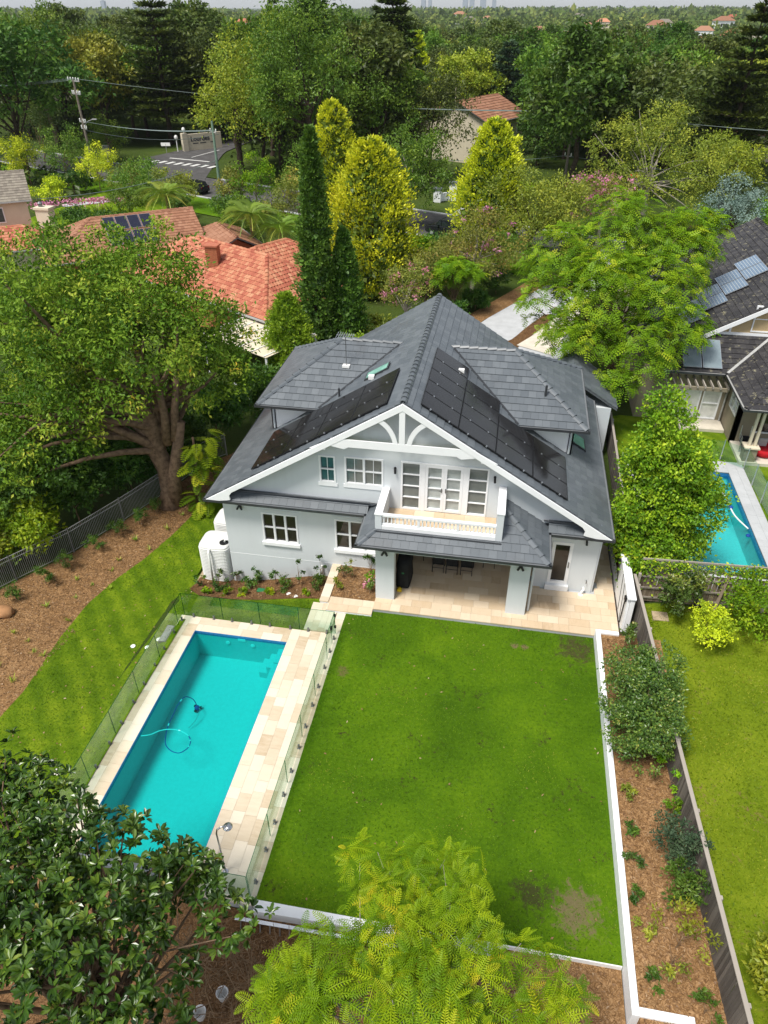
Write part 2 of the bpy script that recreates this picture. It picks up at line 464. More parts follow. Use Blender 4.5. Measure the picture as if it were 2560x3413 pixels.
foliage('leaf_dry', [(0.0, (0.120, 0.062, 0.025)), (0.5, (0.220, 0.125, 0.055)), (0.9, (0.360, 0.235, 0.120)), (1.0, (0.550, 0.420, 0.280))], 0.1)
foliage('grass_lawn', [(0.0, (0.035, 0.088, 0.004)), (0.5, (0.094, 0.195, 0.005)), (0.9, (0.171, 0.289, 0.009)), (1.0, (0.319, 0.330, 0.047))], 0.3, 0.01, 0.0)
foliage('grass_yellow', [(0.0, (0.10, 0.17, 0.006)), (0.6, (0.21, 0.295, 0.012)), (1.0, (0.38, 0.38, 0.04))], 0.3, 0.01, 0.0)
foliage('grass_tuft', [(0.0, (0.119, 0.238, 0.020)), (1.0, (0.476, 0.575, 0.059))], 0.35)

# ------------------------------------------------------------------ helpers: objects and meshes
CAMP = np.array([0.0, 0.0, 20.0])

def tag(o, label=None, cat=None, group=None, kind=None):
    if label: o['label'] = label
    if cat: o['category'] = cat
    if group: o['group'] = group
    if kind: o['kind'] = kind
    return o

def thing(name, label, cat, loc=(0, 0, 0), rotz=0.0, group=None):
    o = bpy.data.objects.new(name, None)
    o.empty_display_size = 0.2
    COL.objects.link(o)
    o.location = loc
    o.rotation_euler = (0, 0, rotz)
    return tag(o, label, cat, group)

def link(name, me, parent=None, mat4=None):
    o = bpy.data.objects.new(name, me)
    COL.objects.link(o)
    if parent is not None:
        o.parent = parent
    if mat4 is not None:
        o.matrix_basis = mat4
    return o

def dup(root, loc, rotz=0.0, scale=1.0, label=None, group=None):
    """a copy of a thing with copies of its parts and sub-parts"""
    r = root.copy(); COL.objects.link(r)
    r.location = loc; r.rotation_euler = (0, 0, rotz); r.scale = (scale,) * 3 if isinstance(scale, (int, float)) else scale
    if label: r['label'] = label
    if group: r['group'] = group
    for ch in list(root.children):
        c = ch.copy(); COL.objects.link(c); c.parent = r
        for g in ch.children:
            d = g.copy(); COL.objects.link(d); d.parent = c
    return r

def mesh_np(name, V, F, mats, midx=None, tint=None, smooth=False):
    """V (n,3); F: list of int arrays (k,3) or (k,4)"""
    me = bpy.data.meshes.new(name)
    V = np.asarray(V, dtype=np.float32)
    F = [np.asarray(f, dtype=np.int32) for f in F if len(f)]
    me.vertices.add(len(V))
    me.vertices.foreach_set('co', V.ravel())
    loops = np.concatenate([f.ravel() for f in F])
    tot = np.concatenate([np.full(len(f), f.shape[1], np.int32) for f in F])
    start = np.concatenate([[0], np.cumsum(tot)[:-1]]).astype(np.int32)
    me.loops.add(len(loops))
    me.loops.foreach_set('vertex_index', loops)
    me.polygons.add(len(tot))
    me.polygons.foreach_set('loop_start', start)
    me.polygons.foreach_set('loop_total', tot)
    if midx is not None:
        me.polygons.foreach_set('material_index', np.asarray(midx, np.int32))
    me.polygons.foreach_set('use_smooth', np.full(len(tot), bool(smooth)))
    for m in (mats if isinstance(mats, (list, tuple)) else [mats]):
        me.materials.append(MATS[m])
    if tint is not None:
        a = me.attributes.new('tint', 'FLOAT', 'POINT')
        a.data.foreach_set('value', np.asarray(tint, np.float32))
    me.update(calc_edges=True)
    return me

class MB:
    """collects boxes, prisms and tubes into one mesh"""
    def __init__(self):
        self.v = []; self.f = []; self.mi = []; self.cur = 0
    def mat(self, i):
        self.cur = i; return self
    def add(self, vs, fs):
        b = len(self.v)
        self.v += [tuple(map(float, p)) for p in vs]
        for f in fs:
            self.f.append([b + i for i in f]); self.mi.append(self.cur)
        return self
    def box(self, x0, x1, y0, y1, z0, z1):
        if x0 > x1: x0, x1 = x1, x0
        if y0 > y1: y0, y1 = y1, y0
        if z0 > z1: z0, z1 = z1, z0
        return self.add([(x0, y0, z0), (x1, y0, z0), (x1, y1, z0), (x0, y1, z0), (x0, y0, z1), (x1, y0, z1), (x1, y1, z1), (x0, y1, z1)],
                        [(0, 3, 2, 1), (4, 5, 6, 7), (0, 1, 5, 4), (1, 2, 6, 5), (2, 3, 7, 6), (3, 0, 4, 7)])
    def bar(self, a, b, w, h, up=(0, 0, 1)):
        """rectangular bar from a to b"""
        a = Vector(a); b = Vector(b); d = (b - a).normalized()
        s = d.cross(Vector(up))
        if s.length < 1e-4: s = d.cross(Vector((1, 0, 0)))
        s.normalize(); u = s.cross(d).normalized()
        s *= w / 2; u *= h / 2
        vs = [a - s - u, a + s - u, a + s + u, a - s + u, b - s - u, b + s - u, b + s + u, b - s + u]
        return self.add(vs, [(0, 1, 2, 3), (7, 6, 5, 4), (0, 4, 5, 1), (1, 5, 6, 2), (2, 6, 7, 3), (3, 7, 4, 0)])
    def prism(self, poly, ext):
        """closed prism: polygon (3D points, any winding) swept along ext"""
        n = len(poly); e = Vector(ext)
        p = [Vector(q) for q in poly]
        nrm = Vector((0, 0, 0))
        for i in range(n):
            nrm += p[i].cross(p[(i + 1) % n])
        if nrm.dot(e) < 0:
            p.reverse()
        vs = p + [q + e for q in p]
        fs = [tuple(reversed(range(n))), tuple(range(n, 2 * n))] + [(i, (i + 1) % n, n + (i + 1) % n, n + i) for i in range(n)]
        return self.add(vs, fs)
    def tube(self, pts, rad, n=8, cap=True):
        pts = [Vector(q) for q in pts]
        if not isinstance(rad, (list, tuple)): rad = [rad] * len(pts)
        b = len(self.v); prev = None
        for i, q in enumerate(pts):
            d = (pts[min(i + 1, len(pts) - 1)] - pts[max(i - 1, 0)]).normalized()
            if prev is None:
                s = d.cross(Vector((0, 0, 1)))
                if s.length < 1e-3: s = Vector((1, 0, 0))
            else:
                s = prev - d * prev.dot(d)
            s.normalize(); prev = s; t = d.cross(s)
            for k in range(n):
                a = 2 * math.pi * k / n
                self.v.append(tuple(q + (s * math.cos(a) + t * math.sin(a)) * rad[i]))
        for i in range(len(pts) - 1):
            for k in range(n):
                k2 = (k + 1) % n
                self.f.append([b + i * n + k, b + i * n + k2, b + (i + 1) * n + k2, b + (i + 1) * n + k]); self.mi.append(self.cur)
        if cap:
            self.f.append([b + k for k in reversed(range(n))]); self.mi.append(self.cur)
            e = b + (len(pts) - 1) * n
            self.f.append([e + k for k in range(n)]); self.mi.append(self.cur)
        return self
    def lathe(self, c, prof, n=16, sx=1.0, sy=1.0):
        """profile [(r, z)] round a vertical axis at c"""
        b = len(self.v)
        for r, z in prof:
            for k in range(n):
                a = 2 * math.pi * k / n
                self.v.append((c[0] + math.cos(a) * r * sx, c[1] + math.sin(a) * r * sy, c[2] + z))
        for i in range(len(prof) - 1):
            for k in range(n):
                k2 = (k + 1) % n
                self.f.append([b + i * n + k, b + i * n + k2, b + (i + 1) * n + k2, b + (i + 1) * n + k]); self.mi.append(self.cur)
        self.f.append([b + k for k in reversed(range(n))]); self.mi.append(self.cur)
        e = b + (len(prof) - 1) * n
        self.f.append([e + k for k in range(n)]); self.mi.append(self.cur)
        return self
    def build(self, name, mats, parent=None, smooth=False, off=None, bevel=0.0, kind=None, label=None):
        me = bpy.data.meshes.new(name)
        o3 = Vector(off) if off is not None else (Vector(parent.location) if parent is not None and parent.type == 'EMPTY' else Vector((0, 0, 0)))
        if parent is not None and parent.type != 'EMPTY' and off is None:
            o3 = WORLD_OFF.get(parent.name, Vector((0, 0, 0)))
        me.from_pydata([tuple(Vector(q) - o3) for q in self.v], [], self.f)
        for m in (mats if isinstance(mats, (list, tuple)) else [mats]):
            me.materials.append(MATS[m])
        me.polygons.foreach_set('material_index', self.mi)
        if smooth:
            me.polygons.foreach_set('use_smooth', [True] * len(me.polygons))
        me.update()
        o = link(name, me, parent)
        WORLD_OFF[o.name] = o3
        if bevel:
            md = o.modifiers.new('bevel', 'BEVEL'); md.width = bevel; md.segments = 2; md.limit_method = 'ANGLE'
        if kind: o['kind'] = kind
        if label: o['label'] = label
        return o

WORLD_OFF = {}

def struct(o):
    o['kind'] = 'structure'
    return o

def ss(a, b, x):
    t = np.clip((np.asarray(x, float) - a) / (b - a), 0, 1)
    return t * t * (3 - 2 * t)

def ground_z(x, y):
    """terrain of the block: falls away to the left of the house, raised on the neighbour's side"""
    x = np.asarray(x, float); y = np.asarray(y, float)
    left = (0.42 * ss(-6.3, -6.55, x) + 0.58 * ss(-6.2, -11.2, x)) * ss(18.9, 23.2, y) * (1 - ss(36, 52, y))
    strip = ss(-11.6, -13.2, x) * (1 - ss(36, 52, y))
    z = -1.55 * left * (1 - 0.0 * strip)
    z = np.minimum(z, -strip * (0.12 + 1.43 * ss(9, 23, y)))
    z = z + 0.3 * ss(6.2, 6.9, x) * (1 - ss(60, 75, y)) * ss(-5, 2, y)
    z = z - 0.6 * (1 - ss(8.6, 9.2, y)) * (1 - ss(4.6, 5.4, x))
    d = np.hypot(x, y)
    z = z + 7.0 * ss(900, 3200, d) * (0.55 + 0.45 * np.sin(x / 420.0 + 0.6)) - 7.0 * ss(170, 420, d) * (1 - ss(520, 1200, d))
    return z

def gz(x, y):
    return float(ground_z(x, y))

# ------------------------------------------------------------------ foliage
def unit(v):
    return v / np.maximum(np.linalg.norm(v, axis=-1, keepdims=True), 1e-9)

T_LEAF = (np.array([(0, 0, 0), (0.42, 0.5, 0.05), (1, 0, -0.06), (0.42, -0.5, 0.05)], float), [np.array([(0, 1, 2, 3)])])
T_MAG = (np.array([(0, 0, 0), (0.3, 0.42, 0.12), (0.72, 0.40, 0.10), (1, 0, -0.08), (0.72, -0.40, 0.10), (0.3, -0.42, 0.12), (0.5, 0, 0.02)], float),
         [np.array([(0, 6, 2, 1), (6, 3, 2, 2), (0, 5, 4, 6), (6, 4, 3, 3)])])
T_MAG = (T_MAG[0], [np.array([(0, 6, 2, 1), (0, 5, 4, 6)]), np.array([(6, 3, 2), (6, 4, 3)])])

def frond_template(pairs, width, leaf, droop, lift=0.12, stalk=True):
    V = []; F = []
    def rach(t): return np.array([t, 0.0, lift * t - droop * t * t])
    for i in range(pairs):
        t = 0.12 + 0.86 * i / (pairs - 1)
        p = rach(t)
        w = width * math.sin(math.pi * (0.18 + 0.78 * t)) ** 0.7
        for s in (-1, 1):
            d = np.array([0.42, s * 1.0, -0.10]); d /= np.linalg.norm(d)
            q = np.array([1.0, -s * 0.42, 0.0]) * leaf
            b = len(V)
            V += [p, p + d * w * 0.5 + q * 0.5 + (0, 0, 0.01), p + d * w, p + d * w * 0.45 - q * 0.5]
            F.append((b, b + 1, b + 2, b + 3) if s > 0 else (b, b + 3, b + 2, b + 1))
    if stalk:
        for i in range(3):
            a, c = rach(i / 3), rach((i + 1) / 3)
            b = len(V); e = np.array([0, 0.012, 0.004])
            V += [a - e, c - e, c + e, a + e]
            F.append((b, b + 1, b + 2, b + 3))
    return np.array(V, float), [np.array(F)]

T_FROND = frond_template(9, 0.24, 0.042, 0.40)
T_FROND_MID = frond_template(5, 0.32, 0.135, 0.40, stalk=False)
T_PALM = frond_template(26, 0.30, 0.026, 0.95, 0.45)

def scatter(tpl, pos, X, Z, sx, sy, sz, tint):
    """copies of a template: X is the leaf's axis, Z its upper side"""
    V, F = tpl
    X = unit(X); Z = Z - X * (X * Z).sum(1, keepdims=True); Z = unit(Z); Y = np.cross(Z, X)
    n = len(pos); k = len(V)
    W = (pos[:, None, :] + V[None, :, 0:1] * (X * sx[:, None])[:, None, :] + V[None, :, 1:2] * (Y * sy[:, None])[:, None, :] + V[None, :, 2:3] * (Z * sz[:, None])[:, None, :])
    off = (np.arange(n) * k)
    FF = [(f[None] + off[:, None, None]).reshape(-1, f.shape[1]) for f in F]
    return W.reshape(-1, 3), FF, np.repeat(tint, k)

def merge(parts):
    V = []; F = {}; T = []; M = []; base = 0
    for W, FF, t, *m in parts:
        V.append(W); T.append(t)
        for f in FF:
            F.setdefault(f.shape[1], []).append((f + base, m[0] if m else 0))
        base += len(W)
    Fs = []; mi = []
    for k in sorted(F):
        for f, m in F[k]:
            Fs.append(f); mi.append(np.full(len(f), m))
    return np.concatenate(V), Fs, np.concatenate(T), np.concatenate(mi)

def ball(rng, n, low=-0.35):
    d = unit(rng.normal(size=(int(n * 2.2) + 8, 3)))
    keep = (d[:, 2] > low) | (rng.random(len(d)) < 0.25)
    return d[keep][:n]

def leaf_cloud(rng, blobs, n, L, W, per=44, sig=0.30, shell=0.22, up=0.55, jit=0.8, out=0.7, low=-0.35, tintc=0.68, bump=0.12):
    """leaves in clumps spread over the outer part of several lobes (cx,cy,cz,rx,ry,rz)"""
    B = np.array(blobs, float)
    ar = (B[:, 3] * B[:, 4] * B[:, 5]) ** (2 / 3)
    nc = max(4, n // per)
    bi = rng.choice(len(B), nc, p=ar / ar.sum())
    d = ball(rng, nc, low)
    r = 1 - np.abs(rng.normal(size=len(d))) * shell + bump * np.sin(d[:, 0] * 7 + bi) * np.sin(d[:, 1] * 6 + 2 * bi) + bump * 0.5 * rng.normal(size=len(d))
    r = np.clip(r, 0.15, 1.25)
    c = B[bi, :3] + d * B[bi, 3:] * r[:, None]
    ct = rng.random(nc)
    ci = np.repeat(np.arange(nc), per)
    m = len(ci)
    rs = sig if np.isscalar(sig) else sig[bi][ci][:, None]
    p = c[ci] + rng.normal(size=(m, 3)) * rs * (1, 1, 0.75)
    o = d[ci]
    Z = o * out + np.array([0, 0, up]) + rng.normal(size=(m, 3)) * jit
    X = rng.normal(size=(m, 3)) + o * 0.8 - np.array([0, 0, 0.25])
    s = rng.uniform(0.7, 1.3, m)
    t = np.clip(ct[ci] * tintc + rng.random(m) * (1 - tintc), 0, 1)
    return scatter(T_LEAF, p, X, Z, L * s, W * s, L * s, t)

def lobes(rng, C, Rr, k, size=(0.38, 0.55), spread=0.62, zlow=-0.5):
    C = np.array(C, float); Rr = np.array(Rr, float)
    out = [tuple(C) + tuple(Rr * 0.62)]
    d = unit(rng.normal(size=(k * 4, 3)))
    d = d[d[:, 2] > zlow][:k]
    for q in d:
        s = rng.uniform(*size)
        out.append(tuple(C + q * Rr * spread * rng.uniform(0.9, 1.2)) + tuple(Rr * s * rng.uniform(0.85, 1.15, 3)))
    return out

def limbs(rng, base, top, r0, targets, n=7, bend=0.25, fork=0.5):
    """tapered trunk with limbs to the given points"""
    mb = MB()
    base = np.array(base, float); top = np.array(top, float)
    h = np.linalg.norm(top - base)
    pts = [base + (top - base) * t + rng.normal(size=3) * (0.02 * h * math.sin(math.pi * t)) * (1, 1, 0) for t in np.linspace(0, 1, 7)]
    rr = [r0 * (1.35 if i == 0 else 1.0) * (1 - 0.55 * t) for i, t in enumerate(np.linspace(0, 1, 7))]
    mb.tube(pts, rr, n)
    for q in targets:
        q = np.array(q, float)
        t = rng.uniform(fork, 0.98)
        a = base + (top - base) * t
        mid = (a + q) / 2 + rng.normal(size=3) * bend * np.linalg.norm(q - a) * 0.35 + np.array([0, 0, 0.08 * np.linalg.norm(q - a)])
        ps = [a * (1 - u) ** 2 + mid * 2 * u * (1 - u) + q * u * u for u in np.linspace(0, 1, 5)]
        rl = r0 * (1 - 0.5 * t) * rng.uniform(0.4, 0.65)
        mb.tube(ps, [rl, rl * 0.75, rl * 0.55, rl * 0.35, rl * 0.15], max(5, n - 2), cap=False)
    return mb

def plant_tree(name, label, cat, base, crown, trunk, leafmats, barkmat='bark_dark', group=None):
    """crown: list of (W, FF, tint[, slot]); trunk: MB or None; both already in local coordinates"""
    root = thing(name, label, cat, base, 0, group)
    W, FF, t, mi = merge(crown)
    link('crown', mesh_np('crown', W, FF, leafmats, mi, t), root)
    if trunk is not None:
        trunk.build('trunk', barkmat, root, smooth=True, off=(0, 0, 0))
    return root

def broadleaf(seed, name, label, base, h, r, leafmat, n=7000, L=0.26, W=0.15, k=11, zc=0.62, zr=0.42, barkmat='bark_dark', cat='tree',
              group=None, flower=None, size=(0.36, 0.52), sig=None, shell=0.2, tr=None, low=-0.35, spread=0.66, lean=(0, 0), extra=None):
    rng = np.random.default_rng(seed)
    C = (lean[0], lean[1], h * zc)
    Rr = (r, r, h * zr)
    bl = lobes(rng, C, Rr, k, size, spread)
    sg = sig or 0.085 * r + 0.06
    parts = [leaf_cloud(rng, bl, n, L, W, sig=sg, shell=shell, low=low)]
    mats = [leafmat]
    if flower:
        q = leaf_cloud(rng, bl[1:], flower[1], flower[2], flower[2] * 0.8, per=18, sig=flower[2] * 0.9, shell=0.04, low=flower[3] if len(flower) > 3 else 0.1)
        parts.append(q + (1,)); mats.append(flower[0])
    tg = [b[:3] for b in bl[1:]]
    mb = limbs(rng, (0, 0, -0.3), (lean[0] * 0.7, lean[1] * 0.7, h * zc * 0.9), tr or 0.03 * h + 0.05, tg)
    return plant_tree(name, label, cat, (base[0], base[1], gz(base[0], base[1]) if len(base) < 3 else base[2]), parts, mb, mats, barkmat, group)

def conifer(seed, name, label, base, h, r, leafmat, n=7000, L=0.24, W=0.13, belly=0.28, power=0.85, clumps=None, sig=0.2, inner=None, cat='conifer', group=None, tip=0.02, lump=0.16):
    """dense cone-shaped conifer: foliage sprays in bulging clumps over a tapering body"""
    rng = np.random.default_rng(seed)
    per = 22; nc = max(30, n // per)
    z = rng.random(nc) ** 0.85 * 0.985 + 0.01
    def prof(t):
        low = np.clip(t / belly, 0, 1) ** 0.5
        return (low * 0.3 + 0.7) * (1 - t) ** power + tip
    a = rng.random(nc) * 2 * math.pi
    bumpv = 1 + lump * np.sin(a * 5 + z * 23) * np.sin(z * 31 + a * 2) + 0.5 * lump * rng.normal(size=nc)
    rr = r * prof(z) * bumpv * (1 - np.abs(rng.normal(size=nc)) * 0.10)
    c = np.stack([np.cos(a) * rr, np.sin(a) * rr, z * h + 0.15], 1)
    o = np.stack([np.cos(a), np.sin(a), np.full(nc, 0.45)], 1)
    ct = np.clip(0.5 + 0.55 * (bumpv - 1) / lump * 0.6 + rng.normal(size=nc) * 0.2, 0, 1)
    ci = np.repeat(np.arange(nc), per); m = len(ci)
    p = c[ci] + rng.normal(size=(m, 3)) * sig * np.clip(prof(z)[ci] * 1.6, 0.3, 1)[:, None]
    X = o[ci] + np.array([0, 0, 0.5]) + rng.normal(size=(m, 3)) * 0.45
    Z = o[ci] + rng.normal(size=(m, 3)) * 0.9
    s = rng.uniform(0.7, 1.3, m)
    parts = [scatter(T_LEAF, p, X, Z, L * s, W * s, L * s, np.clip(ct[ci] * 0.6 + rng.random(m) * 0.4, 0, 1))]
    mats = [leafmat]
    k = nc * 6
    zi = rng.random(k) ** 0.85; ai = rng.random(k) * 6.283
    ri = r * prof(zi) * rng.uniform(0.72, 0.86, k)
    pi_ = np.stack([np.cos(ai) * ri, np.sin(ai) * ri, zi * h * 0.97 + 0.1], 1)
    s = rng.uniform(0.8, 1.3, k)
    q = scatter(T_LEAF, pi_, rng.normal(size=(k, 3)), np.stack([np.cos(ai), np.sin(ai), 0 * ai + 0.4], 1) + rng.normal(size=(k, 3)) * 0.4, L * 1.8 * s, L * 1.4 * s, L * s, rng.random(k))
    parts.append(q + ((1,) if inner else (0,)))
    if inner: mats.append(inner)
    mb = MB().tube([(0, 0, -0.3), (0, 0, h * 0.5), (0, 0, h * 0.93)], [0.03 * h * 0.5 + 0.06, 0.012 * h + 0.03, 0.02], 7)
    return plant_tree(name, label, cat, (base[0], base[1], gz(base[0], base[1])), parts, mb, mats, 'bark_dark', group)

def whorl_pine(seed, name, label, base, h, r, leafmat, layers=13, per=7, n_leaf=60, L=0.5, W=0.2, bare=0.18, cat='pine tree', group=None, upturn=0.12, jag=0.25, sig=0.25):
    """pine with tiers of spreading branches, each branch a flat spray"""
    rng = np.random.default_rng(seed)
    mb = MB().tube([(0, 0, -0.3), (0, 0, h * 0.5), (0, 0, h)], [0.016 * h + 0.1, 0.010 * h + 0.05, 0.03], 7)
    parts = []
    P = []; X = []; Z = []; T = []
    for i in range(layers):
        t = bare + (0.97 - bare) * i / (layers - 1)
        rl = r * (1 - t) ** 0.75 * 1.15 + 0.25
        for k in range(per):
            a = 2 * math.pi * (k / per) + i * 0.7 + rng.normal() * 0.15
            rb = rl * rng.uniform(1 - jag, 1.05)
            z0 = t * h + rng.normal() * 0.15
            e = np.array([math.cos(a) * rb, math.sin(a) * rb, z0 + upturn * rb])
            mb.tube([(0, 0, z0), tuple((np.array([0, 0, z0]) + e) / 2 - np.array([0, 0, 0.04 * rb])), tuple(e)], [0.05 + 0.012 * rb, 0.04, 0.02], 4, cap=False)
            m = max(10, int(n_leaf * (0.35 + rb / r)))
            u = rng.random(m) ** 0.7 * 0.9 + 0.12
            side = rng.normal(size=m) * 0.16 * rb * np.sin(np.clip(u, 0, 1) * math.pi * 0.85 + 0.25)
            p = np.array([0, 0, z0]) + u[:, None] * (e - np.array([0, 0, z0])) + side[:, None] * np.array([-math.sin(a), math.cos(a), 0]) + rng.normal(size=(m, 3)) * sig * np.array([0.5, 0.5, 0.35])
            P.append(p)
            X.append(np.array([math.cos(a), math.sin(a), 0.35]) + np.sign(side)[:, None] * np.array([-math.sin(a), math.cos(a), 0]) * 0.6 + rng.normal(size=(m, 3)) * 0.35)
            Z.append(np.array([0, 0, 1.0]) + rng.normal(size=(m, 3)) * 0.4)
            T.append(np.clip(rng.random() * 0.5 + rng.random(m) * 0.5, 0, 1))
    P = np.concatenate(P); X = np.concatenate(X); Z = np.concatenate(Z); T = np.concatenate(T)
    s = rng.uniform(0.7, 1.3, len(P))
    parts.append(scatter(T_LEAF, P, X, Z, L * s, W * s, L * s, T))
    return plant_tree(name, label, cat, (base[0], base[1], gz(base[0], base[1])), parts, mb, [leafmat], 'bark_dark', group)

def frond_tree(seed, name, label, base, h, blobs, leafmat, nros, per, flen, tpl, barkmat='bark', cat='tree', r0=0.18, low=-0.3, top=0.75, droop=0.15, trunk_top=None, group=None):
    """feathery tree: rosettes of divided leaves at the twig ends"""
    rng = np.random.default_rng(seed)
    B = np.array(blobs, float)
    ar = (B[:, 3] * B[:, 4] * B[:, 5]) ** (2 / 3)
    bi = rng.choice(len(B), nros, p=ar / ar.sum())
    d = ball(rng, nros, low)
    c = B[bi, :3] + d * B[bi, 3:] * np.clip(1 - np.abs(rng.normal(size=nros)) * 0.22, 0.2, 1.1)[:, None]
    ct = rng.random(nros)
    ci = np.repeat(np.arange(nros), per); m = len(ci)
    ax = unit(d[ci] * 0.6 + np.array([0, 0, 0.9]))
    g = rng.normal(size=(m, 3)); g -= ax * (g * ax).sum(1, keepdims=True); g = unit(g)
    X = g + ax * rng.uniform(-0.25, 0.65, (m, 1)) - np.array([0, 0, droop])
    p = c[ci] + X * 0.05 + rng.normal(size=(m, 3)) * 0.05 * flen
    s = flen * rng.uniform(0.65, 1.2, m)
    t = np.clip(ct[ci] * 0.65 + rng.random(m) * 0.35, 0, 1)
    parts = [scatter(tpl, p, X, ax + rng.normal(size=(m, 3)) * 0.15, s, s, s, t)]
    tg = [tuple(q) for q in B[:, :3]] + [tuple(q) for q in c[:: max(1, nros // 40)]]
    tt = trunk_top or (B[:, 0].mean() * 0.6, B[:, 1].mean() * 0.6, h * 0.6)
    mb = limbs(rng, (0, 0, -0.3), tt, r0, tg, 8, 0.3, 0.35)
    return plant_tree(name, label, cat, base, parts, mb, [leafmat], barkmat, group)

def palm(seed, name, label, base, h, flen, n=18, group=None, mat='leaf_palm', up=0.6, tr=0.14):
    rng = np.random.default_rng(seed)
    a = np.arange(n) * 2.399 + rng.normal(size=n) * 0.2
    e = np.linspace(1.1, -0.25, n) * up
    X = np.stack([np.cos(a), np.sin(a), e], 1)
    p = np.tile(np.array([0, 0, h]), (n, 1)) + rng.normal(size=(n, 3)) * 0.05
    s = flen * rng.uniform(0.8, 1.15, n)
    Z = np.tile(np.array([0, 0, 1.0]), (n, 1)) - X * 0.3 + rng.normal(size=(n, 3)) * 0.1
    q = scatter(T_PALM, p, X, Z, s, s, s, np.clip(rng.random(n) * 0.7 + np.linspace(0, 0.3, n), 0, 1))
    mb = MB().tube([(0, 0, -0.2), (0.03, 0, h * 0.5), (0, 0, h)], [tr * 1.3, tr, tr * 0.9], 8)
    return plant_tree(name, label, 'palm', (base[0], base[1], gz(base[0], base[1])), [q], mb, [mat], 'bark', group)

def shrub(seed, name, label, base, h, r, leafmat, n=900, L=0.14, W=0.08, cat='shrub', group=None, k=6, z=None, flower=None, size=(0.4, 0.55), sig=None, squash=1.0):
    return broadleaf(seed, name, label, (base[0], base[1], gz(*base) if z is None else z), h, r, leafmat, n, L, W, k, 0.55, 0.48 * squash, 'twig_brown', cat, group, flower,
                     size=size, sig=sig or 0.1 * r + 0.02, tr=0.012 * h + 0.012, low=-0.6)

ONES = 'zero one two three four five six seven eight nine ten eleven twelve thirteen fourteen fifteen sixteen seventeen eighteen nineteen'.split()
TENS = 'x x twenty thirty forty fifty sixty seventy eighty ninety'.split()
def num(n):
    n = max(0, min(99, int(round(n)))); return ONES[n] if n < 20 else TENS[n // 10] + ('-' + ONES[n % 10] if n % 10 else '')
def place_words(x, y, z):
    """where a point falls in the picture, in words"""
    c, s_ = math.cos(R(9.9)), math.sin(R(9.9)); p_ = R(35.24)
    xc, yc, zc = x * c + y * s_, -x * s_ + y * c, z - 20.0
    f = yc * math.cos(p_) - zc * math.sin(p_); dn = -yc * math.sin(p_) - zc * math.cos(p_)
    return f'{num(100 * (0.5 + 2380 * xc / f / 2560))} percent across and {num(100 * (0.5 + 2380 * dn / f / 3413))} percent down'

# ------------------------------------------------------------------ setting: terrain, lawns, beds, paving, pool
POOL = (-10.8, -7.07, 9.72, 18.67)
NPOOL = (8.2, 12.2, 25.6, 34.0)

def terrain():
    def axis(a, b, step, extra, far):
        q = list(np.arange(a, b + 1e-6, step)) + extra
        k = step
        p = a
        while p > -far:
            k *= 1.25; p -= k; q.append(p)
        k = step; p = b
        while p < far:
            k *= 1.25; p += k; q.append(p)
        return np.array(sorted(set(round(float(v), 4) for v in q)))
    xs = axis(-28, 20, 0.8, [POOL[0], POOL[1], NPOOL[0], NPOOL[1], -6.3, -6.55, 4.7], 9000)
    ys = axis(-4, 44, 0.8, [POOL[2], POOL[3], NPOOL[2], NPOOL[3], 9.0], 13000)
    ys = ys[ys > -400]
    Xg, Yg = np.meshgrid(xs, ys)
    Z = ground_z(Xg, Yg) - 0.05
    V = np.stack([Xg, Yg, Z], -1).reshape(-1, 3)
    nx = len(xs)
    F = []
    for j in range(len(ys) - 1):
        for i in range(nx - 1):
            cx = (xs[i] + xs[i + 1]) / 2; cy = (ys[j] + ys[j + 1]) / 2
            if any(p[0] < cx < p[1] and p[2] < cy < p[3] for p in (POOL, NPOOL)):
                continue
            F.append((j * nx + i, j * nx + i + 1, (j + 1) * nx + i + 1, (j + 1) * nx + i))
    o = link('ground', mesh_np('ground', V, [np.array(F)], 'rough_ground', smooth=True))
    tag(o, kind='structure')
terrain()

def resample(P, n):
    P = np.array(P, float)
    d = np.concatenate([[0], np.cumsum(np.linalg.norm(np.diff(P, axis=0), axis=1))])
    t = np.linspace(0, d[-1], n)
    return np.stack([np.interp(t, d, P[:, k]) for k in range(P.shape[1])], 1)

def drape(name, A, B, mat, dz=0.02, nu=40, nv=16, z=None):
    """sheet between two ground curves, laid on the terrain"""
    A = resample(A, nu); B = resample(B, nu)
    t = np.linspace(0, 1, nv)[None, :, None]
    P = A[:, None, :] * (1 - t) + B[:, None, :] * t
    Z = (ground_z(P[..., 0], P[..., 1]) if z is None else np.full(P.shape[:2], z)) + dz
    V = np.concatenate([P, Z[..., None]], -1).reshape(-1, 3)
    F = [(i * nv + j, (i + 1) * nv + j, (i + 1) * nv + j + 1, i * nv + j + 1) for i in range(nu - 1) for j in range(nv - 1)]
    me = mesh_np(name, V, [np.array(F)], mat, smooth=True)
    o = link(name, me)
    return struct(o)

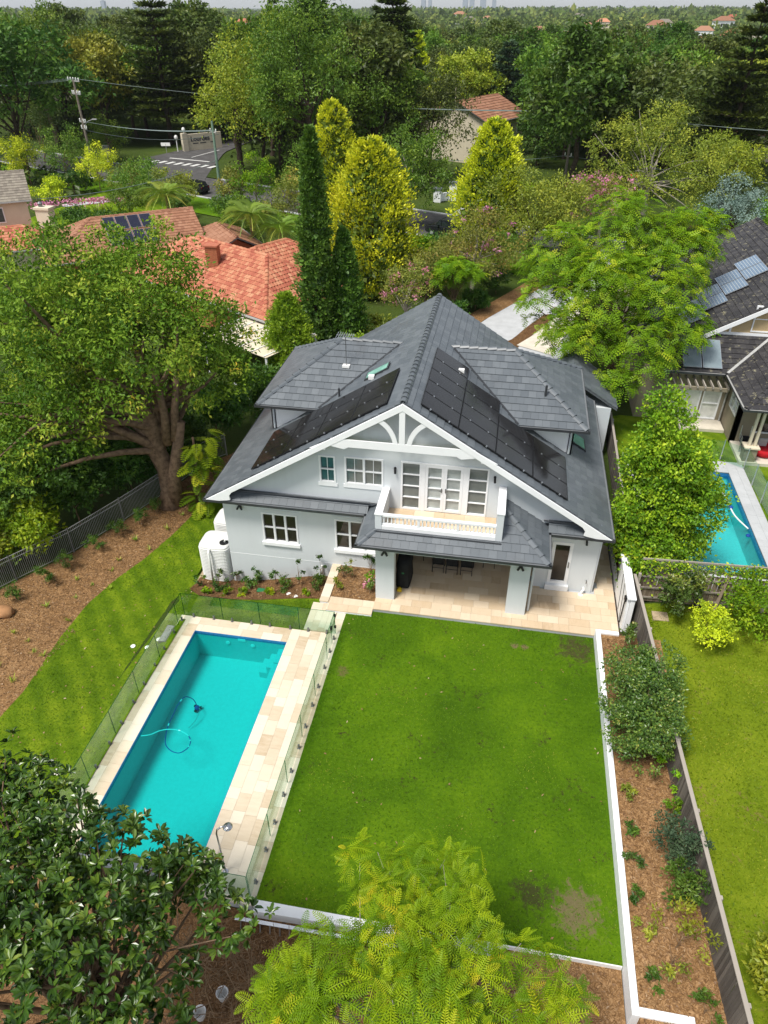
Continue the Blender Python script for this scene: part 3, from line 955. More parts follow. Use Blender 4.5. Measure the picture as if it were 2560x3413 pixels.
struct(MB().box(-5.17, 4.6, 9.12, 20.93, -0.5, 0.0).build('lawn', 'lawn_green'))
BED_EDGE = [(-15.2, 5.0), (-15.9, 10.0), (-16.2, 13.98), (-16.2, 15.2), (-16.75, 18.5), (-16.86, 20.7), (-16.5, 22.6), (-15.86, 24.2), (-15.3, 26.3), (-14.9, 28.6), (-14.1, 29.8), (-12.4, 30.6), (-11.1, 30.9)]
drape('lawn', BED_EDGE, [(-11.5, 5.0), (-11.5, 10), (-11.5, 15), (-11.4, 19.4), (-11.3, 21.0), (-11.9, 21.75), (-12.75, 22.3), (-12.8, 25), (-12.6, 27.5), (-11.1, 27.8), (-11.1, 30.85)], 'lawn_bright', 0.03, 60, 16)
drape('lawn', [(-11.67, 19.40), (-6.35, 19.40)], [(-11.9, 21.75), (-10.3, 21.76), (-9.1, 21.70), (-6.4, 21.8)], 'lawn_bright', 0.035, 30, 12)
FENCE_L = [(-24.0, 14.0), (-22.2, 18.6), (-20.95, 21.6), (-19.43, 24.13), (-18.24, 26.94), (-16.9, 30.6), (-16.1, 33.25), (-15.3, 34.1), (-13.0, 38.0)]
drape('garden_bed', [(-24.4, 4.0)] + FENCE_L, [(-15.15, 5.0)] + BED_EDGE[1:] + [(-11.1, 38)], 'mulch', 0.02, 70, 20)
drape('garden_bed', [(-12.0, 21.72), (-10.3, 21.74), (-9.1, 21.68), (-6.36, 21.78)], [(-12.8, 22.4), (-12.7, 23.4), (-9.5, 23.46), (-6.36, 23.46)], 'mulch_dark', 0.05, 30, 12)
struct(MB().box(-5.98, -4.12, 21.44, 23.46, -0.8, 0.10).build('garden_bed', 'mulch'))
struct(MB().box(4.79, 7.0, 4.2, 20.8, -0.5, 0.42).build('garden_bed', 'mulch'))
drape('garden_bed', [(-16, 1.0), (4.6, 1.0)], [(-16, 9.0), (4.6, 8.83)], 'mulch_dark', 0.03, 60, 16)
struct(MB().box(1.6, 4.58, 3.0, 9.09, -0.6, -0.14).build('garden_bed', 'mulch'))
tag(MB().box(1.3, 4.58, 9.085, 9.115, -0.4, 0.03).build('garden_edging', 'plastic_white'), 'thin pale edging strip at the lawn end by the white retaining wall', 'edging')
drape('lawn', [(6.55, 7.0), (6.35, 12), (6.1, 23.0)], [(16, 7.0), (16, 12), (16, 23.2)], 'lawn_yellow', 0.03, 40, 20)
drape('lawn', [(6.5, 35.1), (6.5, 39.6)], [(12.95, 35.1), (12.95, 39.6)], 'lawn_bright', 0.03, 10, 10)
drape('lawn', [(13.05, 23.5), (13.05, 35.0)], [(18, 23.5), (18, 35.0)], 'lawn_bright', 0.03, 10, 10)
drape('soil', [(4.62, 20.9), (4.62, 36)], [(6.0, 20.9), (6.0, 36)], 'soil', 0.02, 12, 6)

# front of the block, drive, road
struct(drape('driveway', [(-3.2, 48.0), (-1.85, 54.3), (0.9, 59.7), (4.0, 66.0), (8.0, 74.5)], [(4.6, 48.0), (4.9, 54), (6.2, 60), (8.6, 66.0), (12.5, 72.8)], 'concrete', 0.05, 20, 6))
struct(drape('garden_path', [(1.0, 50.0), (2.3, 52.4), (3.6, 55.4), (5.0, 60.0)], [(3.6, 48.5), (4.2, 51.5), (5.2, 55.0), (6.4, 60.0)], 'path_cream', 0.09, 16, 5))
struct(drape('garden_bed', [(-5.0, 50.0), (-3.6, 54.3), (-0.9, 59.8), (3.0, 68)], [(-3.2, 48.6), (-1.9, 54.25), (0.85, 59.65), (3.95, 66)], 'mulch', 0.045, 16, 5))
struct(drape('garden_bed', [(-0.8, 49.2), (0.7, 51.2), (1.6, 53.6), (3.0, 56.8)], [(1.0, 49.4), (2.2, 52.4), (3.5, 55.4), (3.6, 57.0)], 'mulch_dark', 0.075, 12, 4))

RD = np.array([0.908, -0.418]); RN = np.array([0.418, 0.908]); R0 = np.array([-9.3, 79.0])     # near kerb line of the road
def rp(s, w):
    return tuple(R0 + RD * s + RN * w)
struct(drape('road', [rp(-150, 0), rp(140, 0)], [rp(-150, 9.4), rp(140, 9.4)], 'asphalt', 0.03, 60, 4))
SIDE = [(-66.0, 112.5), (-64.0, 122.0), (-66, 140), (-75, 175)]
struct(drape('road', [(-64.5, 105.0), (-63.0, 108.0), (-60.5, 118.0), (-57.5, 128.0), (-56.5, 150.0)], [(-41.5, 98.5), (-44.0, 104.0), (-46.5, 114.0), (-49.5, 127.0), (-48.5, 150.0)], 'asphalt', 0.075, 20, 4))
for w0, w1 in ((-0.35, 0.0), (9.4, 9.75)):
    mb = MB()
    for k in range(-30, 28):
        a = rp(k * 5, w0); b = rp(k * 5 + 5, w0); c = rp(k * 5 + 5, w1); d = rp(k * 5, w1)
        if w0 > 1 and -64 < a[0] < -43: continue
        mb.prism([(a[0], a[1], -0.1), (b[0], b[1], -0.1), (c[0], c[1], -0.1), (d[0], d[1], -0.1)], (0, 0, 0.24))
    struct(mb.build('kerb', 'concrete'))
struct(drape('verge', [rp(-150, 9.75), rp(140, 9.75)], [rp(-150, 14.5), rp(140, 14.5)], 'rough_ground', 0.05, 50, 6))
struct(drape('verge', [rp(-150, -6.5), rp(140, -6.5)], [rp(-150, -0.36), rp(140, -0.36)], 'lawn_green', 0.05, 50, 6))
struct(drape('driveway', [rp(-2.5, 9.8), rp(3.0, 9.8)], [rp(-5.0, 20), rp(1.5, 20)], 'concrete', 0.08, 6, 6))
mb = MB()                                              # zebra bars of the crossing on the side street
for k in range(8):
    a = np.array([-57.6, 115.7]) + np.array([1.55, -0.45]) * k
    u = np.array([0.36, -0.10]); v = np.array([0.55, 1.75])
    mb.prism([tuple(a - u) + (0.0,), tuple(a + u) + (0.0,), tuple(a + u + v) + (0.0,), tuple(a - u + v) + (0.0,)], (0, 0, 0.085))
mb.prism([(-56.2, 119.6, 0), (-48.6, 117.4, 0), (-48.5, 117.8, 0), (-56.1, 120.0, 0)], (0, 0, 0.088))
mb.prism([(-53.0, 121, 0), (-51.2, 128.8, 0), (-51.0, 128.75, 0), (-52.8, 121, 0)], (0, 0, 0.088))
struct(mb.build('road_marking', 'road_paint'))

# ------------------------------------------------------------------ paving pieces
def pavers(parent, rects, mat, along='x', size=(0.81, 0.405), z0=-0.06, z1=0.0, gap=0.006, seed=1, name='paver', holes=()):
    """running-bond stone pavers, each its own piece"""
    rng = random.Random(seed)
    cache = {}
    L, Wd = size
    for (x0, x1, y0, y1) in rects:
        u0, u1, v0, v1 = (x0, x1, y0, y1) if along == 'x' else (y0, y1, x0, x1)
        nr = max(1, round((v1 - v0) / Wd)); wv = (v1 - v0) / nr
        for r in range(nr):
            u = u0 - rng.random() * L * 0.9
            while u < u1 - 0.02:
                l = L * rng.choice((1.0, 1.0, 0.75, 0.5))
                a, b = max(u, u0), min(u + l, u1)
                u += l
                if b - a < 0.03: continue
                if u1 - b < 0.12: b = u1; u = u1
                va = v0 + r * wv; vb = va + wv
                qx0, qx1, qy0, qy1 = (a, b, va, vb) if along == 'x' else (va, vb, a, b)
                if any(h[0] < (qx0 + qx1) / 2 < h[1] and h[2] < (qy0 + qy1) / 2 < h[3] for h in holes): continue
                w, d = round(qx1 - qx0 - gap, 3), round(qy1 - qy0 - gap, 3)
                if (w, d) not in cache:
                    m = MB().box(-w / 2, w / 2, -d / 2, d / 2, 0, z1 - z0)
                    me = bpy.data.meshes.new(name); me.from_pydata(m.v, [], m.f); me.materials.append(MATS[mat]); cache[(w, d)] = me
                link(name, cache[(w, d)], parent, Matrix.Translation(((qx0 + qx1) / 2, (qy0 + qy1) / 2, z0 + rng.uniform(-0.002, 0.002))))

deck = MB()
px0, px1, py0, py1 = POOL
for r in ((-11.66, px0 - 0.21, 8.95, 19.42), (px1 + 0.21, -5.16, 8.95, 19.42), (px0 - 0.2, px1 + 0.2, py1 + 0.21, 19.42), (-6.62, -5.16, 19.42, 20.95)):
    deck.box(r[0], r[1], r[2], r[3], -0.7, -0.065)
deck = struct(deck.build('pool_deck', 'concrete'))
pavers(deck, [(-11.66, px0, 8.95, 19.42)], 'travertine', 'y', (0.9, 0.43), seed=3)
pavers(deck, [(px1, -5.52, 8.95, 19.42)], 'travertine', 'y', (0.81, 0.388), seed=5)
pavers(deck, [(-5.52, -5.16, 8.95, 20.6)], 'travertine', 'y', (0.9, 0.36), seed=6)
pavers(deck, [(px0, px1, py1, 19.42)], 'travertine', 'x', (0.81, 0.375), seed=8)
pavers(deck, [(-6.60, -5.53, 19.43, 20.58)], 'travertine', 'y', (1.15, 0.27), z0=-0.05, z1=0.06, seed=9)

path = MB().box(-6.0, -4.12, 20.62, 21.42, -0.6, 0.06)
path.box(-6.34, -6.01, 21.06, 23.46, -1.0, 0.10)
path.box(-6.60, -6.02, 20.6, 21.05, -0.6, -0.02)
path = struct(path.build('garden_path', 'trim_white'))
pavers(path, [(-6.0, -4.12, 20.62, 21.42)], 'travertine_warm', 'x', (0.81, 0.40), z0=0.062, z1=0.10, seed=11)
pavers(path, [(-6.37, -5.99, 21.04, 23.455)], 'travertine', 'y', (0.81, 0.38), z0=0.102, z1=0.15, seed=12)
pavers(path, [(-6.62, -6.01, 20.6, 21.04)], 'travertine', 'x', (0.6, 0.42), z0=-0.018, z1=0.03, seed=13)

patio = MB().box(-4.10, 5.58, 20.95, 27.0, -0.6, 0.10)
patio = struct(patio.build('patio', 'concrete'))
pavers(patio, [(-4.12, 5.56, 20.93, 26.98)], 'travertine_warm', 'x', (0.81, 0.405), z0=0.102, z1=0.15, seed=21,
       holes=((-4.2, -3.9, 21.6, 27), (2.25, 4.6, 23.5, 27)))

# pool shell, water and fittings
mb = MB()
d = 1.35
mb.mat(0).box(px0 - 0.2, px1 + 0.2, py0 - 0.2, py1 + 0.2, -d - 0.2, -d)
for (a, b, c, e) in ((px0 - 0.2, px0, py0 - 0.2, py1 + 0.2), (px1, px1 + 0.2, py0 - 0.2, py1 + 0.2), (px0, px1, py1, py1 + 0.2), (px0, px1, py0 - 0.2, py0)):
    mb.box(a, b, c, e, -d, -0.075)
shell = tag(mb.build('swimming_pool', 'tile_basin'), 'long turquoise swimming pool in pale stone deck beside the lawn', 'swimming pool')
mb = MB()
t = 0.012
for (a, b, c, e) in ((px0, px0 + t, py0, py1), (px1 - t, px1, py0, py1), (px0 + t, px1 - t, py1 - t, py1), (px0 + t, px1 - t, py0, py0 + t)):
    mb.box(a, b, c, e, -0.17, -0.005)
mb.build('waterline_tile_band', 'tile_band', shell, off=(0, 0, 0))
mb = MB().box(px1 - 0.36, px1 - 0.013, py0 + 0.02, 17.9, -d, -0.42)
mb.build('bench_ledge', 'tile_basin', shell, off=(0, 0, 0))
for k in range(3):
    MB().box(px1 - 0.32 * (3 - k) - 0.02, px1 - 0.32 * (2 - k) - 0.02, 17.92, 18.65, -d, -1.05 + 0.33 * k).build('pool_step', 'tile_basin', shell, off=(0, 0, 0))
MB().box(px0 + 0.014, px1 - 0.014, py0 + 0.014, py1 - 0.014, -0.095, -0.09).build('pool_surface', 'pool_water', shell, off=(0, 0, 0))
for x in (-9.49, -8.47):
    m = MB(); m.lathe((0, 0, 0), [(0.09, 0), (0.09, 0.02), (0.05, 0.03)], 14)
    m.v = [(x + p[0], py1 - 0.02 - p[2], -0.42 + p[1]) for p in m.v]
    m.build('pool_light', 'plastic_white', shell, off=(0, 0, 0))
MB().box(-9.05, -8.75, py1 - 0.03, py1 - 0.013, -0.26, -0.14).build('skimmer_mouth', 'plastic_white', shell, off=(0, 0, 0))
# dark tiled spill edge and tank at the near end
mb = MB().box(-11.2, -6.9, 9.30, 9.72, -1.6, -0.10).box(-11.2, -6.9, 8.6, 9.29, -1.6, -0.62)
wall = tag(mb.build('pool_end_wall', 'dark_tile'), 'dark grey tiled spill wall closing the near end of the long pool', 'wall')
pavers(wall, [(-11.2, -6.9, 9.31, 9.71)], 'dark_tile', 'x', (0.6, 0.4), z0=-0.098, z1=-0.065, seed=31, name='tile')

# front boundary of the lawn: rendered retaining wall, low on the far side
mb = MB().prism([(-5.14, 9.115, -0.9), (-5.14, 8.80, -0.9), (1.3, 8.93, -0.9), (1.3, 9.115, -0.9)], (0, 0, 0.93))
tag(mb.build('retaining_wall', 'trim_white', bevel=0.01), 'white rendered retaining wall across the near end of the lawn above the ladder', 'wall')
mb = MB().box(4.602, 4.78, 7.86, 20.92, -0.7, 0.50).box(4.78, 5.46, 20.74, 20.92, -0.3, 0.497).box(4.78, 6.05, 7.86, 8.06, -0.7, 0.497)
tag(mb.build('retaining_wall', 'trim_white', bevel=0.008), 'long white rendered retaining wall along the right edge of the lawn', 'wall')

# ------------------------------------------------------------------ roofs made of single tiles
def clip_poly(poly, clip):
    """Sutherland-Hodgman, clip is convex and counter-clockwise"""
    out = poly
    n = len(clip)
    for i in range(n):
        a, b = clip[i], clip[(i + 1) % n]
        inp = out; out = []
        if not inp: break
        def side(p): return (b[0] - a[0]) * (p[1] - a[1]) - (b[1] - a[1]) * (p[0] - a[0])
        for j in range(len(inp)):
            p, q = inp[j], inp[(j + 1) % len(inp)]
            sp, sq = side(p), side(q)
            if sp >= 0: out.append(p)
            if (sp >= 0) != (sq >= 0):
                t = sp / (sp - sq)
                out.append((p[0] + (q[0] - p[0]) * t, p[1] + (q[1] - p[1]) * t))
    return out

def area2(p):
    return abs(sum(p[i][0] * p[(i + 1) % len(p)][1] - p[(i + 1) % len(p)][0] * p[i][1] for i in range(len(p)))) / 2

class Tiling:
    """roof tiles of one house: full tiles are single pieces (the largest 300), the rest is one part"""
    def __init__(self, mat, tw=0.33, th=0.34, lift=0.035, name='roof_tile', barrel=False):
        self.ct = []; self.mat = mat; self.tw = tw; self.th = th; self.lift = lift; self.full = []; self.cut = MB(); self.name = name
        w = tw - 0.006; l = th * 1.12
        m = MB()
        if barrel:     # rolled clay tile
            n = 5; top = []
            for k in range(n + 1):
                a = k / n
                hgt = 0.030 * math.sin(math.pi * a) + 0.012
                top.append((a * w, hgt))
            vs = []
            for (x, hh) in top:
                vs += [(x, 0, hh + lift), (x, l, hh), (x, 0, hh + lift - 0.03), ]
            fs = []
            for k in range(n):
                a, b = k * 3, k * 3 + 3
                fs += [(a, b, b + 1, a + 1), (a + 2, b + 2, b, a)]
            m.add(vs, fs)
        else:
            m.add([(0, 0, lift - 0.02), (w, 0, lift - 0.02), (w, l, -0.01), (0, l, -0.01), (0, 0, lift + 0.01), (w, 0, lift + 0.01), (w, l, 0.01), (0, l, 0.01)],
                  [(0, 3, 2, 1), (4, 5, 6, 7), (0, 1, 5, 4), (1, 2, 6, 5), (2, 3, 7, 6), (3, 0, 4, 7)])
        self.me = bpy.data.meshes.new(name); self.me.from_pydata(m.v, [], m.f); self.me.materials.append(MATS[mat])
        self.tv = np.array(m.v); self.tf = m.f
    def plane(self, O, U, S, poly, skip=None, stagger=0.5):
        """O eave origin, U along the eave, S up the slope (unit vectors), poly in (u, s), skip(x,y,z) leaves tiles out"""
        O = Vector(O); U = Vector(U).normalized(); S = Vector(S).normalized(); N = U.cross(S)
        a2 = sum(poly[i][0] * poly[(i + 1) % len(poly)][1] - poly[(i + 1) % len(poly)][0] * poly[i][1] for i in range(len(poly)))
        if a2 < 0: poly = poly[::-1]
        umin = min(p[0] for p in poly); umax = max(p[0] for p in poly); smax = max(p[1] for p in poly)
        tw, th, lift = self.tw, self.th, self.lift
        M = Matrix((U, S, N)).transposed().to_4x4()
        for r in range(int(math.ceil(smax / th))):
            s0 = r * th; s1 = min(s0 + th * 1.12, smax)
            off = (r % 2) * stagger * tw
            k0 = int(math.floor((umin - off) / tw)) - 1
            for k in range(k0, int(math.ceil((umax - off) / tw)) + 1):
                u0 = off + k * tw; u1 = u0 + tw - 0.006
                rect = [(u0, s0), (u1, s0), (u1, s1), (u0, s1)]
                c = clip_poly(rect, poly)
                if len(c) < 3: continue
                ar = area2(c)
                if ar < 0.004: continue
                mid = O + U * (u0 + u1) / 2 + S * (s0 + s1) / 2
                if skip and skip(*mid): continue
                if ar > 0.985 * area2(rect) and s1 - s0 > th * 1.1:
                    m4 = M.copy(); m4.translation = O + U * u0 + S * s0
                    self.full.append(m4)
                else:
                    def top(s): return lift + 0.01 - lift * (s - s0) / (th * 1.12)
                    vs = [O + U * u + S * s + N * (top(s) - 0.03) for u, s in c] + [O + U * u + S * s + N * top(s) for u, s in c]
                    n = len(c); self.ct += [random.random()] * (2 * n)
                    self.cut.add(vs, [tuple(reversed(range(n))), tuple(range(n, 2 * n))] + [(i, (i + 1) % n, n + (i + 1) % n, n + i) for i in range(n)])
    def finish(self, parent, off, limit=300):
        off = Vector(off)
        self.full.sort(key=lambda m: (m.translation - Vector(CAMP)).length)
        for m in self.full[:limit]:
            m = m.copy(); m.translation -= off
            link(self.name, self.me, parent, m)
        rest = self.full[limit:]
        V = [np.array(self.cut.v).reshape(-1, 3)] if self.cut.v else []
        F4 = {}
        base = len(self.cut.v)
        for f in self.cut.f:
            F4.setdefault(len(f), []).append(f)
        for m in rest:
            A = np.array(m)
            V.append(self.tv @ A[:3, :3].T + A[:3, 3])
            for f in self.tf:
                F4.setdefault(len(f), []).append([i + base for i in f])
            base += len(self.tv)
        if V:
            o = link(self.name + '_field', mesh_np(self.name + '_field', np.concatenate(V) - np.array(off), [np.array(F4[k]) for k in F4], self.mat, tint=np.concatenate([np.array(self.ct), np.repeat(np.random.default_rng(3).random(len(rest)), len(self.tv))])), parent)
            o['kind'] = 'stuff'

def ridge_caps(parent, off, a, b, mat, step=0.40, w=0.13, h=0.075, name='ridge_cap', lift=0.05, flat=False):
    """overlapping capping tiles along a ridge or hip line from low end a to high end b"""
    a = Vector(a); b = Vector(b); d = b - a; n = max(1, int(d.length / step)); d.normalize()
    s = d.cross(Vector((0, 0, 1))).normalized(); u = s.cross(d)
    l = (b - a).length / n
    m = MB()
    prof = [(-w, -h), (-w * 0.55, -h * 0.15), (0, 0.012), (w * 0.55, -h * 0.15), (w, -h)]
    vs = []
    for t, k in ((0.012, 0.05), (l * 1.08, 0.0)):
        for x, z in prof: vs.append((x, t, z + k))
        for x, z in prof: vs.append((x * 0.93, t, z + k - 0.03))
    q = len(prof)
    fs = [(i, i + 1, 2 * q + i + 1, 2 * q + i) for i in range(q - 1)] + [(i + 1, i, q + i, q + i + 1) for i in range(q - 1)] + [(2 * q + i, 2 * q + i + 1, 3 * q + i + 1, 3 * q + i) for i in range(q - 1)]
    fs += [(0, 2 * q, 3 * q, q), (2 * q - 1, 4 * q - 1, 3 * q - 1, q - 1)]
    m.add(vs, fs)
    me = bpy.data.meshes.new(name); me.from_pydata(m.v, [], m.f); me.materials.append(MATS[mat])
    M = Matrix((s, d, u)).transposed().to_4x4()
    for i in range(n):
        m4 = M.copy(); m4.translation = a + d * (i * l) + u * lift - Vector(off)
        link(name, me, parent, m4)

def slab(mb, pts, t=0.12, nrm=(0, 0, 1)):
    """roof deck: polygon thickened downwards"""
    mb.prism([Vector(p) - Vector((0, 0, t)) for p in pts], (0, 0, t - 0.02))

def gutter(parent, pts, name='gutter', mat='gutter_grey', w=0.12, h=0.11):
    mb = MB()
    for a, b in zip(pts[:-1], pts[1:]):
        a = Vector(a); b = Vector(b); d = (b - a).normalized(); e = d * 0.06
        mb.mat(0).bar(a - e, b + e, w, 0.02)
        mb.mat(0)
        s = d.cross(Vector((0, 0, 1))).normalized()
        for k in (-1, 1):
            mb.mat(1 if k > 0 else 0).bar(a - e + s * k * w / 2 - Vector((0, 0, h / 2 - 0.03)), b + e + s * k * w / 2 - Vector((0, 0, h / 2 - 0.03)), 0.015, h)
    return mb.build(name, [mat, 'gutter_dark'], parent)

def window(parent, x0, x1, z0, z1, y, cols, rows, paneM, frame=0.07, bar=0.045, depth=0.09, sill=0.0, head=0.0, muntin=None, name='window', axis='y', mull=0.09, out=1):
    """framed window on a wall face; each pane is a piece of its own. axis 'x' turns it onto a side wall (x = wall plane)"""
    def P(u, d, z):   # u along wall, d depth into wall (positive = inside), z
        return (u, y + d * out, z) if axis == 'y' else (y + d * out, u, z)
    def bx(m, u0, u1, d0, d1, za, zb):
        p, q = P(u0, d0, za), P(u1, d1, zb)
        return m.box(p[0], q[0], p[1], q[1], za, zb)
    m = MB()
    bx(m, x0, x0 + frame, -0.03, depth, z0, z1); bx(m, x1 - frame, x1, -0.03, depth, z0, z1)
    bx(m, x0 + frame, x1 - frame, -0.03, depth, z1 - frame, z1); bx(m, x0 + frame, x1 - frame, -0.03, depth, z0, z0 + frame)
    cw = (x1 - x0 - 2 * frame - (cols - 1) * mull) / cols
    rh = (z1 - z0 - 2 * frame - (rows - 1) * bar) / rows
    panes = []
    for c in range(cols):
        u0 = x0 + frame + c * (cw + mull)
        if c: bx(m, u0 - mull, u0, -0.025, depth, z0 + frame, z1 - frame)
        for r in range(rows):
            za = z0 + frame + r * (rh + bar)
            if r: bx(m, u0, u0 + cw, 0.0 if (r % 2 == 0 and rows > 2) else -0.01, depth - 0.01, za - bar, za)
            panes.append((u0, u0 + cw, za, za + rh))
            if muntin:
                for j in range(1, muntin):
                    q = u0 + cw * j / muntin
                    bx(m, q - 0.012, q + 0.012, 0.02, 0.05, za, za + rh)
    w = m.build(name, 'trim_white', parent)
    if sill:
        q = MB(); bx(q, x0 - 0.06, x1 + 0.06, -sill, 0.02, z0 - 0.16, z0 - 0.003); q.build('sill', 'trim_white', w)
    if head:
        q = MB(); bx(q, x0 - 0.1, x1 + 0.1, -0.02, -0.001, z1 + 0.003, z1 + head); q.build('lintel', 'wall_paint', w)
    for (a, b, c, d) in panes:
        q = MB(); bx(q, a - 0.01, b + 0.01, depth - 0.03, depth - 0.02, c - 0.01, d + 0.01); q.build('pane', paneM, w)
    return w

def wall_with_openings(mb, x0, x1, z0, z1, ya, yb, openings):
    """rectangular wall split round its openings"""
    xs = sorted({x0, x1, *[v for o in openings for v in o[:2]]}); zs = sorted({z0, z1, *[v for o in openings for v in o[2:]]})
    for i in range(len(xs) - 1):
        run = None
        for j in range(len(zs) - 1):
            cx = (xs[i] + xs[i + 1]) / 2; cz = (zs[j] + zs[j + 1]) / 2
            solid = not any(o[0] < cx < o[1] and o[2] < cz < o[3] for o in openings)
            if solid and run is None: run = zs[j]
            if (not solid) and run is not None:
                mb.box(xs[i], xs[i + 1], ya, yb, run, zs[j]); run = None
        if run is not None: mb.box(xs[i], xs[i + 1], ya, yb, run, zs[-1])

# ------------------------------------------------------------------ the main house
RX, RZ, EZ = -3.32, 8.40, 3.30
EL, ER = -11.54, 4.90
SL = (RZ - EZ) / (RX - EL)
YF, YB = 23.0, 35.05
HW = 23.47
house = thing('house', 'large pale grey rendered house with dark tiled gable roof and arched white gable trim', 'house', (-3.3, 29.0, 0.0))
HO = Vector(house.location)

mb = MB()      # ground-floor walls
W1 = (-9.40, -7.83, 1.00, 2.53); W2 = (-6.20, -4.30, 1.00, 2.56); DR = (2.78, 3.60, 0.42, 2.58)
wall_with_openings(mb, -11.07, -4.08, -1.75, 3.42, HW, HW + 0.25, [W1, W2])
wall_with_openings(mb, 2.25, 4.60, -0.4, 3.42, HW, HW + 0.25, [DR])
mb.box(-11.07, -10.82, HW + 0.25, YB - 0.4, -1.75, 3.42).box(4.35, 4.60, HW + 0.25, YB - 0.4, -0.4, 3.42)
mb.box(-10.82, 4.35, YB - 0.65, YB - 0.4, -1.75, 3.42)
mb.box(-4.08, -3.90, 21.98, 27.1, -0.6, 2.75).box(2.25, 2.45, HW + 0.25, 27.1, -0.2, 2.75).box(-3.90, 2.25, 27.0, 27.2, -0.2, 2.75)
mb.build('ground_floor_wall', 'wall_paint', house)
mb = MB()      # plinth joint line on the left wall
mb.box(-11.072, -4.09, HW - 0.006, HW - 0.001, 0.125, 0.15)
mb.build('plinth_joint', 'trim_white', house)
mb = MB().box(-4.10, 2.25, 21.61, 27.0, 2.75, 3.38)
mb.build('patio_ceiling', 'wall_paint', house)
for a, b in ((-4.12, -3.36), (1.15, 1.92)):
    MB().box(a, b, 21.60, 21.98, -0.3 if a < 0 else 0.06, 2.745).build('pillar', 'wall_paint', house, bevel=0.006)
MB().box(-3.36, 1.15, 21.60, 21.98, 2.60, 2.745).build('lintel_beam', 'wall_paint', house)
MB().tube([(2.05, 21.9, 2.9), (2.05, 21.9, 0.16)], 0.045, 8).build('downpipe', 'wall_paint', house)
MB().tube([(4.64, 23.55, 3.1), (4.64, 23.55, -0.2)], 0.045, 8).build('downpipe', 'wall_paint', house)

# upper gable wall
U1 = (-6.72, -6.05, 4.36, 5.62); U2 = (-5.68, -4.12, 4.38, 5.66); FR = (-3.42, 0.0, 3.43, 5.67)
mb = MB()
wall_with_openings(mb, -7.2, 0.6, 3.0, 5.75, HW, HW + 0.25, [U1, U2, FR])
def gab(x): return RZ - SL * abs(x - RX) - 0.1
xl = RX - (RZ - 0.1 - 3.3) / SL; xr = RX + (RZ - 0.1 - 3.3) / SL
mb.prism([(xl, HW, 3.3), (-7.2, HW, 3.3), (-7.2, HW, 5.75), (RX - (RZ - 0.1 - 5.75) / SL, HW, 5.75)][0:3] + [(-7.2, HW, gab(-7.2))], (0, 0.25, 0))
mb.prism([(0.6, HW, 3.3), (xr, HW, 3.3), (0.6, HW, gab(0.6))], (0, 0.25, 0))
mb.prism([(-7.2, HW, 5.75), (0.6, HW, 5.75), (0.6, HW, gab(0.6)), (RX, HW, RZ - 0.1), (-7.2, HW, gab(-7.2))], (0, 0.25, 0))
mb.build('gable_wall', 'wall_paint', house)
mb = MB().prism([(xl, YB - 0.65, 3.3), (xr, YB - 0.65, 3.3), (RX, YB - 0.65, RZ - 0.1)], (0, 0.25, 0))
mb.build('gable_wall', 'wall_paint', house)

# barge boards, collar and curved braces of the gable
def zr_(x, d=0.0): return RZ - SL * abs(x - RX) - d
Y0, Y1 = 22.90, 22.97
for s in (-1, 1):
    end = EL if s < 0 else ER
    tail = end - s * 1.05
    mb = MB().prism([(RX, Y0, zr_(RX, 0.02)), (end, Y0, zr_(end, 0.02)), (end, Y0, zr_(end, 0.10)), (tail + s * 0.1, Y0, zr_(end, -0.06)), (tail - s * 0.05, Y0, zr_(end, -0.10)), (tail - s * 0.02, Y0, zr_(end, -0.30)), (tail - s * 0.15, Y0, zr_(tail - s * 0.15, 0.27)), (RX, Y0, zr_(RX, 0.30))], (0, Y1 - Y0, 0))
    mb.build('barge_board', 'trim_white', house, bevel=0.006)
mb = MB().box(-6.05, -0.60, Y0 + 0.012, Y1 - 0.012, 6.40, 6.72)
mb.prism([(-6.9, Y0 + 0.013, 6.22), (-6.3, Y0 + 0.013, 6.20), (-6.2, Y0 + 0.013, 6.42), (-5.55, Y0 + 0.013, 6.30), (-5.35, Y0 + 0.013, 6.41), (-5.9, Y0 + 0.013, 6.75)], (0, 0.045, 0))
mb.prism([(0.26, Y0 + 0.013, 6.22), (-0.34, Y0 + 0.013, 6.20), (-0.44, Y0 + 0.013, 6.42), (-1.09, Y0 + 0.013, 6.30), (-1.29, Y0 + 0.013, 6.41), (-0.74, Y0 + 0.013, 6.75)], (0, 0.045, 0))
mb.build('collar_beam', 'trim_white', house)
MB().box(-3.44, -3.22, Y0 + 0.016, Y1 - 0.016, 6.70, 8.14).build('king_post', 'trim_white', house)
for s in (-1, 1):
    mb = MB(); pts_o = []; pts_i = []
    for k in range(13):
        t = k / 12
        a = np.array([0.95, 7.68]); c = np.array([0.36, 7.36]); e = np.array([0.26, 6.71])
        p = a * (1 - t) ** 2 + c * 2 * t * (1 - t) + e * t * t
        tg = 2 * (1 - t) * (c - a) + 2 * t * (e - c); tg /= np.linalg.norm(tg); nn = np.array([-tg[1], tg[0]]) * 0.09
        pts_o.append(p + nn); pts_i.append(p - nn)
    for k in range(12):
        q = [pts_o[k], pts_o[k + 1], pts_i[k + 1], pts_i[k]]
        mb.prism([(RX + s * v[0], Y0 + 0.018, v[1]) for v in q], (0, 0.035, 0))
    mb.build('curved_brace', 'trim_white', house)

